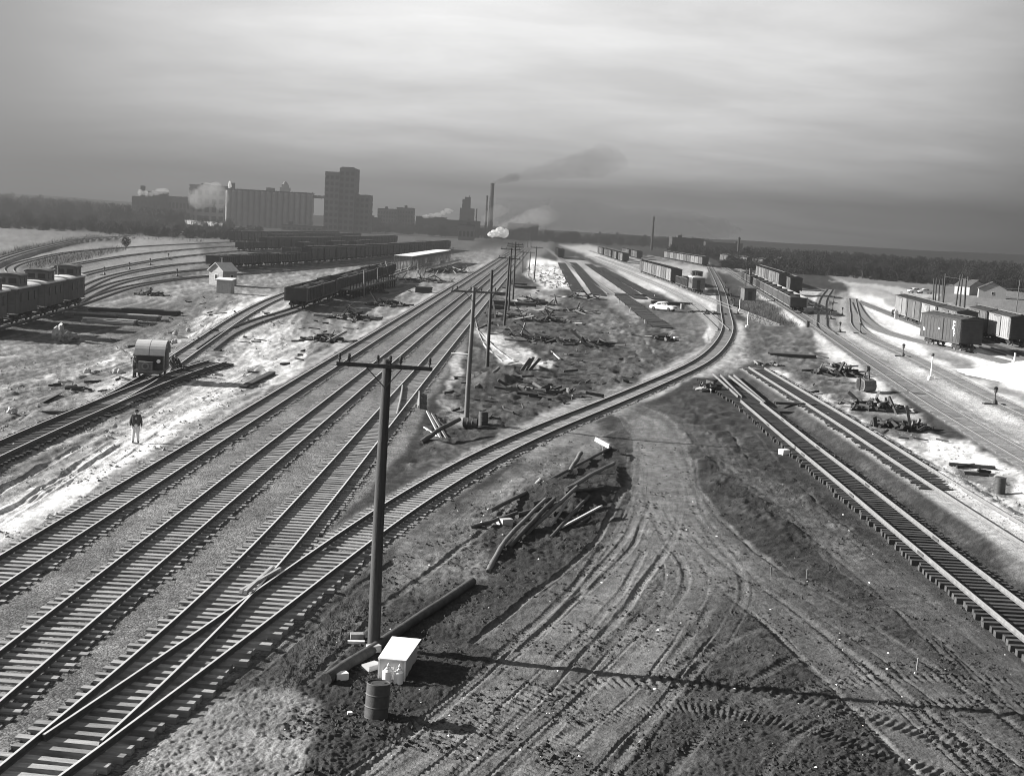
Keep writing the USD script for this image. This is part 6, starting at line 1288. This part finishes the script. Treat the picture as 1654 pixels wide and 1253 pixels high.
m_ = MB(); m_.span(-.9, .9, -1.22, -1.16, .95, 1.5); th.part('front_opening', m_, 'window_glass', label='dark open front above the engine'); m_ = MB(); m_.span(-.72, .3, -1.75, -1.28, .55, 1.15); e = th.part('engine_box', m_, 'grey_pole_wood'); m_ = MB(); m_.cyl((-.2, -1.77, .85), .26, .08, 18, axis=1); th.part('radiator', m_, 'freight_pale', parent=e); m_ = MB(); m_.cyl((-.2, -1.83, .85), .16, .06, 14, axis=1); th.part('fan', m_, 'iron', parent=e)
m_ = MB(); m_.span(-1.0, 1.0, -1.8, -1.66, .35, .55); th.part('buffer_beam', m_, 'freight_mid'); m_ = MB(); m_.cyl((.68, -1.45, 1.2), .13, .2, 12, axis=1); th.part('headlight', m_, 'white_paint'); m_ = MB(); m_.span(.985, 1.01, -.5, .5, .6, 2.0); th.part('side_door', m_, 'dark_brick')
for y_ in (-1.0, 1.0):
    m_ = MB()
    for s in (-1, 1): m_.cyl((s * .755, y_, .25), .25, .1, 16, axis=0)
    m_.cyl((0, y_, .25), .05, 1.5, 6, axis=0); th.part('wheelset', m_, 'iron')
# ------------------------------------------------------------------ people
def chain(js):
    """one surface through hulls of spheres: js = list of (a, ra, b, rb)"""
    S = lambda c, r: manifold3d.Manifold.sphere(r, 16).translate([float(x) for x in c]); out = manifold3d.Manifold()
    for a, ra, b, rb in js: out = out + manifold3d.Manifold.batch_hull([S(a, ra), S(b, rb)])
    return out
def smoothm(m_, L=.03, it=6):
    q = m_.refine_to_length(L).to_mesh(); t = trimesh.Trimesh(np.array(q.vert_properties[:, :3]), np.array(q.tri_verts)); trimesh.smoothing.filter_taubin(t, iterations=it); return t
def person(label, base, rz_, pose, jacket='dark_cloth', trousers='pale_cloth', hat='dark_cloth'):
    A = lambda *x: np.array(x, float); th = Thing('person', label, 'person', base, rz_); P_ = dict(pelvis=A(0, 0, .95), chest=A(0, 0, 1.32), neck=A(0, 0, 1.50), head=A(0, -.02, 1.64)); P_.update({k: A(*v) for k, v in pose.items()})
    J = []; sh = A(.19, 0, 1.43) - A(0, 0, 1.32)
    body, coat, legs = [], [], []
    for s, n_ in ((-1, 'l'), (1, 'r')):
        S_ = P_['chest'] + A(s * .18, 0, .11); E_, H_ = P_['elbow_' + n_], P_['hand_' + n_]; hip = P_['pelvis'] + A(s * .1, 0, -.04); K_, F_ = P_['knee_' + n_], P_['foot_' + n_]
        body += [(S_, .055, E_, .042), (E_, .042, H_, .028), (hip, .085, K_, .058), (K_, .058, F_ + A(0, 0, .08), .04), (F_ + A(0, .03, .05), .04, F_ + A(0, -.17, .03), .03)]
        coat += [(S_, .085, E_, .065), (E_, .065, E_ + (H_ - E_) * .9, .05)]; legs += [(hip, .12, K_, .085), (K_, .085, F_ + A(0, 0, .1), .065)]
        d = (H_ - E_) / np.linalg.norm(H_ - E_); palm = H_ + d * .06; body += [(H_, .028, palm, .03)]
        for k in range(4): o_ = A(0, (k - 1.5) * .019, 0); L_ = (.065, .078, .074, .058)[k]; body += [(palm + o_, .010, palm + o_ + d * L_ * .6, .009), (palm + o_ + d * L_ * .6, .009, palm + o_ + d * L_ + A(-s * .015, 0, 0), .008)]
        body += [(H_ + d * .02 + A(0, -.03, 0), .011, H_ + d * .07 + A(-s * .01, -.055, 0), .009)]
        b_ = chain([(F_ + A(0, .04, .055), .055, F_ + A(0, -.19, .04), .045)]); th.part('boot', smoothm(b_, .03, 3), 'dark_cloth', smooth=True)
    c, pv, nk, hd = P_['chest'], P_['pelvis'], P_['neck'], P_['head']
    body += [(pv + A(-.08, 0, 0), .11, c + A(-.09, 0, .05), .11), (pv + A(.08, 0, 0), .11, c + A(.09, 0, .05), .11), (c, .12, nk, .055), (nk, .055, hd + A(0, 0, -.05), .055), (hd + A(0, 0, .02), .095, hd + A(0, -.025, -.06), .065), (hd + A(0, -.095, -.01), .012, hd + A(0, -.115, -.035), .015)]
    for s in (-1, 1): body += [(hd + A(s * .095, .01, .01), .016, hd + A(s * .098, .015, -.03), .012)]
    coat += [(pv + A(-.09, 0, -.06), .125, c + A(-.11, 0, .06), .125), (pv + A(.09, 0, -.06), .125, c + A(.11, 0, .06), .125), (c + A(-.08, 0, .08), .11, c + A(.08, 0, .08), .11), (c + A(0, 0, .1), .1, nk + A(0, 0, -.02), .07)]; legs += [(pv + A(-.06, 0, -.02), .13, pv + A(.06, 0, -.02), .13)]
    bd = th.part('body', smoothm(chain(body), .022, 3), 'skin', smooth=True); th.part('jacket', smoothm(chain(coat)), jacket, parent=bd, smooth=True); th.part('trousers', smoothm(chain(legs)), trousers, parent=bd, smooth=True)
    for s in (-1, 1): m_ = MB(); m_.add(*blob(hd + A(s * .036, -.088, .012), (.014, .008, .008), 1, 1, 0)); th.part('eye', m_, 'iron', parent=bd)
    m_ = MB(); m_.box(hd + A(0, -.092, -.068), (.05, .012, .01)); th.part('mouth', m_, 'dark_cloth', parent=bd)
    m_ = MB(); m_.add(*blob(hd + A(0, .02, .035), (.103, .108, .095), 2, 2, .05)); th.part('hair', m_, 'dark_cloth', parent=bd, smooth=True); m_ = MB(); m_._lathe([(.001, .15), (.08, .145), (.108, .10), (.115, .055), (.165, .045), (.165, .035), (.09, .04)], hd, 18); th.part('hat', m_, hat, parent=bd, smooth=40); return th
STAND = dict(elbow_l=(-.27, .02, 1.17), hand_l=(-.28, -.04, .92), elbow_r=(.27, .03, 1.17), hand_r=(.29, -.05, .92), knee_l=(-.12, -.03, .50), foot_l=(-.15, .02, .0), knee_r=(.11, -.06, .50), foot_r=(.13, -.08, .0))
REACH = dict(STAND, elbow_l=(-.26, -.16, 1.20), hand_l=(-.15, -.42, 1.22), elbow_r=(.26, -.16, 1.20), hand_r=(.15, -.42, 1.22))
BEND = dict(pelvis=(0, .12, .82), chest=(0, -.12, 1.10), neck=(0, -.26, 1.20), head=(0, -.36, 1.28), elbow_l=(-.26, -.28, .88), hand_l=(-.14, -.48, .72), elbow_r=(.26, -.28, .88), hand_r=(.14, -.48, .72), knee_l=(-.13, -.14, .46), foot_l=(-.15, .04, 0), knee_r=(.13, -.12, .46), foot_r=(.15, .08, 0))
SQUAT = dict(pelvis=(0, .18, .45), chest=(0, -.05, .78), neck=(0, -.14, .93), head=(0, -.2, 1.05), elbow_l=(-.28, -.25, .62), hand_l=(-.14, -.48, .52), elbow_r=(.28, -.25, .62), hand_r=(.14, -.48, .52), knee_l=(-.2, -.28, .50), foot_l=(-.17, -.02, 0), knee_r=(.2, -.26, .50), foot_r=(.17, .02, 0))
person('man in a dark jacket, pale trousers and hat walking on the sandy cart road', onground(219, 717), .25, STAND)
p = onground(216, 614); person('man in grey standing at the left side of the motor car', p, 1.7, REACH, 'grey_cloth', 'dark_cloth', 'dark_cloth')
p = onground(277, 606); person('worker bending down at the right side of the motor car, nearer one', p, 1.2, BEND, 'dark_cloth', 'grey_cloth', 'dark_cloth'); p = onground(287, 602); person('worker squatting at the right side of the motor car, farther one', p, -1.0, SQUAT, 'dark_cloth', 'dark_cloth', 'grey_cloth')
p = onground(1446, 517); person('man in pale clothes standing left of the grey boxcars', p, 0.4, STAND, 'pale_cloth', 'pale_cloth', 'pale_cloth'); p = onground(1441, 513); person('man in dark clothes behind the pale one by the grey boxcars', p, 0.4, BEND, 'dark_cloth', 'dark_cloth', 'dark_cloth')
p = G(681, 414.5); P0 = G(664, 439)
# ------------------------------------------------------------------ loose stuff on the ground
def scatter(name, label, n, test, size, mt, seed, cat='stones', ymax=80, ymin=25, flat=.6):
    r = np.random.default_rng(seed); oct_v = np.array([(1, 0, 0), (-1, 0, 0), (0, 1, 0), (0, -1, 0), (0, 0, 1), (0, 0, -.6)], float); oct_f = np.array([(0, 2, 4), (2, 1, 4), (1, 3, 4), (3, 0, 4), (2, 0, 5), (1, 2, 5), (3, 1, 5), (0, 3, 5)])
    q = r.uniform(0, 1, (n * 6, 2)); y = 1 / (1 / ymin + q[:, 0] * (1 / ymax - 1 / ymin)); x = y * np.tan(np.radians(-23 + 47 * q[:, 1])); u, v = project(np.stack([x, y, x * 0], 1)); k = test(u, v, x, y); x, y = x[k][:n], y[k][:n]; m_ = len(x)
    rr = np.hypot(x, y); _, i = gtree.query(np.stack([x / rr * 2000, np.log(rr) * 2000], 1)); z = HGT[i]
    s = size[0] + (size[1] - size[0]) * r.uniform(0, 1, m_) ** 3; V = oct_v[None] * (1 + r.normal(0, .25, (m_, 6, 1))) * s[:, None, None] * np.array([1, 1, flat]); a = r.uniform(0, 6.28, m_); c, sn = np.cos(a)[:, None], np.sin(a)[:, None]
    W = np.stack([V[..., 0] * c - V[..., 1] * sn, V[..., 0] * sn + V[..., 1] * c, V[..., 2]], -1) + np.stack([x, y, z], 1)[:, None]
    single(name, (W.reshape(-1, 3), (oct_f[None] + 6 * np.arange(m_)[:, None, None]).reshape(-1, 3)), mt, label, cat, kind='stuff')
def inpoly(poly):
    from shapely import Polygon, contains_xy
    P_ = Polygon(poly); return lambda u, v, x, y: contains_xy(P_, u, v)
td, _i = cKDTree(pts), None
def away(u, v, x, y): return td.query(np.stack([x, y], 1))[0] > 1.6
mudp = inpoly([(430, 1260), (480, 1090), (620, 900), (900, 700), (1000, 672), (1120, 640), (1220, 680), (1700, 1080), (1700, 1300)])
scatter('mud_clods', 'small clods of dark mud strewn over the churned ground', 15000, lambda u, v, x, y: mudp(u, v, x, y) & away(u, v, x, y) & (perlin(x / 2.2, y / 2.2, 81) > -.05), (.015, .10), 'clod', 3, 'clods')
scatter('pale_rubble', 'dense white rubble by the far poles', 2600, inpoly([(858, 420), (905, 424), (926, 466), (884, 466), (848, 446)]), (.15, .7), 'rubble', 4, 'rubble', 480, 280)
scatter('sand_stones', 'stones and lumps in the pale sandy ground on the left', 5000, lambda u, v, x, y: inpoly([(-10, 590), (120, 580), (230, 550), (340, 500), (480, 500), (470, 560), (420, 640), (0, 890)])(u, v, x, y) & away(u, v, x, y) & (perlin(x / 3, y / 3, 82) > 0), (.03, .16), 'rubble', 5, 'stones', 180, 45)
scatter('bank_stones', 'pale lumps on the sand bank between the right-hand tracks', 5000, lambda u, v, x, y: inpoly([(1225, 615), (1290, 655), (1420, 738), (1660, 910), (1660, 770), (1500, 705), (1440, 690), (1480, 730)])(u, v, x, y) & away(u, v, x, y), (.02, .12), 'rubble', 6, 'stones', 130, 45)
def splinters(name, label, polys, n, seed, L, ymin, ymax, mt='scrap_wood'):
    r = np.random.default_rng(seed); q = r.uniform(0, 1, (n * 14, 2)); y = 1 / (1 / ymin + q[:, 0] * (1 / ymax - 1 / ymin)); x = y * np.tan(np.radians(-23 + 47 * q[:, 1])); u, v = project(np.stack([x, y, x * 0], 1)); k = np.zeros(len(x), bool)
    for p_ in polys: k |= inpoly(p_)(u, v, x, y)
    k &= away(u, v, x, y) & (perlin(x / 5, y / 8, seed) > -.1); x, y = x[k][:n], y[k][:n]; m_ = MB()
    for a, b in zip(x, y):
        l = r.uniform(*L); d = r.normal(0, 1, 2); d = d / np.linalg.norm(d) * l / 2; z = hz(a, b); m_.beam((a - d[0], b - d[1], z + .03 + r.uniform(0, .1)), (a + d[0], b + d[1], z + .03 + r.uniform(0, .25)), r.uniform(.05, .22), r.uniform(.03, .12), r.uniform(0, 3))
    single(name, m_, mt, label, 'debris', kind='stuff')
splinters('wood_debris', 'countless broken boards and splinters strewn between the poles and the curved lead', [[(790, 470), (880, 455), (960, 490), (1060, 545), (1030, 620), (880, 690), (740, 720), (690, 700), (770, 540)]], 130, 55, (.3, 1.5), 80, 320)
splinters('pole_debris', 'heaps of broken boards and splinters strewn right of the far poles', [[(795, 470), (850, 455), (900, 480), (905, 530), (860, 560), (800, 540)]], 170, 58, (.4, 2.2), 120, 320)
splinters('siding_debris', 'scraps of timber strewn over the pale ground of the left sidings', [[(0, 660), (120, 580), (330, 470), (480, 500), (640, 460), (780, 415), (640, 505), (430, 620), (300, 600), (100, 700)]], 120, 56, (.3, 1.5), 80, 420)
splinters('right_debris', 'scraps of timber strewn over the dark ground between the right tracks', [[(1200, 570), (1320, 560), (1500, 700), (1640, 790), (1560, 770), (1400, 690)]], 90, 57, (.3, 1.6), 70, 180)
scatter('white_chips', 'scattered small white chips and paper scraps on the mud', 170, lambda u, v, x, y: mudp(u, v, x, y) & away(u, v, x, y), (.02, .07), 'white_paint', 7, 'litter')
def weeds(name, label, poly, n, seed, h, ymin, ymax):
    r = np.random.default_rng(seed); q = r.uniform(0, 1, (n * 8, 2)); y = 1 / (1 / ymin + q[:, 0] * (1 / ymax - 1 / ymin)); x = y * np.tan(np.radians(-23 + 47 * q[:, 1])); u, v = project(np.stack([x, y, x * 0], 1)); k = inpoly(poly)(u, v, x, y); x, y = x[k][:n], y[k][:n]; m_ = len(x)
    rr = np.hypot(x, y); _, i = gtree.query(np.stack([x / rr * 2000, np.log(rr) * 2000], 1)); z = HGT[i]; b = np.stack([x, y, z], 1); d = r.normal(0, .4, (m_, 3)); d[:, 2] = 1; L = h * r.uniform(.4, 1.3, (m_, 1)); s = r.normal(0, 1, (m_, 3)); s[:, 2] = 0; s = s / np.linalg.norm(s, axis=1, keepdims=True) * h * .05
    single(name, (np.stack([b - s, b + s, b + d * L], 1).reshape(-1, 3), np.arange(3 * m_).reshape(-1, 3)), 'dry_weed', label, 'weeds', kind='stuff')
weeds('trackside_weeds', 'dark dry weeds beside the coal gondolas on the right', [(1188, 462), (1222, 470), (1292, 526), (1250, 534), (1206, 516)], 9000, 1, .6, 200, 420)
weeds('slope_weeds', 'dark dry weeds on the slope left of the fallen pole', [(440, 1110), (470, 1050), (560, 970), (600, 965), (590, 1010), (520, 1080), (480, 1120)], 5000, 2, .22, 28, 55)
weeds('left_bank_weeds', 'dark weeds on the bank between the left tracks', [(40, 432), (75, 416), (130, 409), (190, 399), (204, 403), (150, 418), (60, 436)], 5000, 3, 1.0, 220, 460)
weeds('far_left_weeds', 'dark weeds along the edge of the left field', [(0, 413), (77, 392), (150, 379), (200, 376), (330, 388), (330, 392), (160, 384), (77, 397), (0, 420)], 5000, 4, 1.2, 260, 700)
# ------------------------------------------------------------------ smoke and steam
def plume(name, label, puffs, matn, seed):
    out = manifold3d.Manifold()
    for k, (c, s) in enumerate(puffs):
        v, f = blob(c, s, seed + k, 3, .35, 1.6); out = out + solid((v, f))
    q = out.to_mesh(); single(name, (np.array(q.vert_properties[:, :3]), np.array(q.tri_verts)), matn, label, 'smoke')
def smoke_mat(name, col, dens): usdkit.material(stage, LOOKS + name, {'v': ('principled_volume', {'color': g3(col), 'density': dens, 'anisotropy': 0.2})}, volume='v.volume')
usdkit.material(stage, LOOKS + 'white_steam', {'d': ('diffuse_bsdf', {'color': g3(.95)}), 't': ('translucent_bsdf', {'color': g3(.9)}), 'm': ('mix_closure', {'fac': .4}), 'x': ('transparent_bsdf', {}), 'f': ('layer_weight', {'blend': .35}), 'e': ('math', {'math_type': 'multiply_add', 'value2': .9, 'value3': .12, 'use_clamp': True}), 'o': ('mix_closure', {})}, [('d.BSDF', 'm.closure1'), ('t.BSDF', 'm.closure2'), ('f.facing', 'e.value1'), ('e.value', 'o.fac'), ('m.closure', 'o.closure1'), ('x.BSDF', 'o.closure2')], surface='o.closure'); smoke_mat('thin_steam', .95, .010); smoke_mat('bank_steam', .97, .030); smoke_mat('puff_steam', .98, .09); smoke_mat('dark_smoke', .12, .03); smoke_mat('drift_smoke', .12, .0055); smoke_mat('thin_smoke', .12, .016); smoke_mat('murk', .12, .0035)
A_ = lambda u, v, y: AT(u, v, y)
plume('steam_cloud', 'bright white steam cloud of a locomotive at the end of the main tracks', [(A_(794, 379, 900), (2.6, 2.6, 1.8)), (A_(800, 377, 902), (3.4, 3, 2.4)), (A_(808, 374, 905), (3.4, 3, 3.0)), (A_(816, 376, 905), (2.8, 3, 2.4)), (A_(812, 380, 903), (3.6, 3, 1.8))], 'white_steam', 1)
plume('steam_drift', 'thin grey steam drifting right from the bright cloud', [(A_(815 + 9 * k, 366 - 2.6 * k, 940 + 6 * k), (5 + .9 * k, 5, 3.2 + .6 * k)) for k in range(8)], 'thin_steam', 30)
plume('works_steam', 'grey steam rising round the foot of the tall chimneys', [(A_(786 + 5 * k, 352 - 3 * k, 1380), (6 + k, 6, 4 + .5 * k)) for k in range(5)], 'thin_steam', 50)
plume('silo_steam', 'white steam bank in front of the square annex beside the silos', [(A_(318, 322, YB - 6), (9, 8, 10)), (A_(332, 316, YB - 4), (11, 8, 12)), (A_(347, 312, YB - 4), (10, 8, 10)), (A_(357, 320, YB - 6), (7, 7, 12)), (A_(340, 306, YB), (9, 7, 6))], 'bank_steam', 70)
plume('factory_steam', 'small white steam puffs over the brick factory', [(A_(227, 311, YB - 4), (3, 3, 3)), (A_(234, 312, YB - 4), (3.6, 3, 2.6)), (A_(243, 314, YB - 4), (3, 3, 2.2)), (A_(252, 312, YB - 4), (5, 3, 2.4)), (A_(262, 309, YB - 4), (7, 3, 3))], 'puff_steam', 90)
plume('roof_steam', 'thin white steam jet beside the roof stack of the silos', [(A_(371, 299, YB + 4), (1.6, 1.6, 3.6))], 'white_steam', 95)
plume('shed_steam', 'white steam over the low dark far shed', [(A_(688, 350, 1590), (4.5, 4, 2.4)), (A_(698, 348.5, 1590), (5, 4, 2.6)), (A_(708, 347, 1592), (5, 4, 3)), (A_(716, 344, 1592), (4, 4, 3)), (A_(724, 341, 1592), (6, 4, 3.4))], 'puff_steam', 100)
plume('chimney_smoke', 'dark smoke rising right from the thick tall chimney', [(A_(800 + 6 * k, 295 - 1.6 * k, 1502 + 3 * k), (3.6 + .8 * k, 4 + k, 1.8 + .55 * k)) for k in range(6)], 'dark_smoke', 110)
plume('drifting_smoke', 'thin dark smoke drifting right above the far works', [(A_(838 + 17 * k, 285 - 3.2 * k + 2 * (k % 2), 1520 + 14 * k), (13 + 2 * k, 12 + 2 * k, 4.5 + 1.7 * k)) for k in range(9)], 'drift_smoke', 115)
plume('smoke_murk', 'broad low murk of smoke right of the steam cloud', [(A_(860 + 45 * k, 350 - 3 * (k % 3) + 3 * k, 1650 + 20 * k), (50, 60, 24 - 1.5 * k)) for k in range(7)], 'murk', 160)
plume('thin_chimney_smoke', 'thin smoke above the lone chimney on the right horizon', [(A_(1057 + 2.5 * k, 349 - 3 * k, 1200), (2 + .5 * k, 2, 3)) for k in range(4)], 'thin_smoke', 140)
# ------------------------------------------------------------------ the smoky air
usdkit.material(stage, LOOKS + 'haze_look', {'v': ('principled_volume', {'color': g3(HAZE_COL), 'density': HAZE, 'anisotropy': 0.45})}, volume='v.volume')
hm = MB(); hm.span(-6400, 6400, -220, 3500, -3.0, 118); single('haze', hm, 'haze_look', 'thin grey smoke haze over the whole yard', None, kind='stuff')
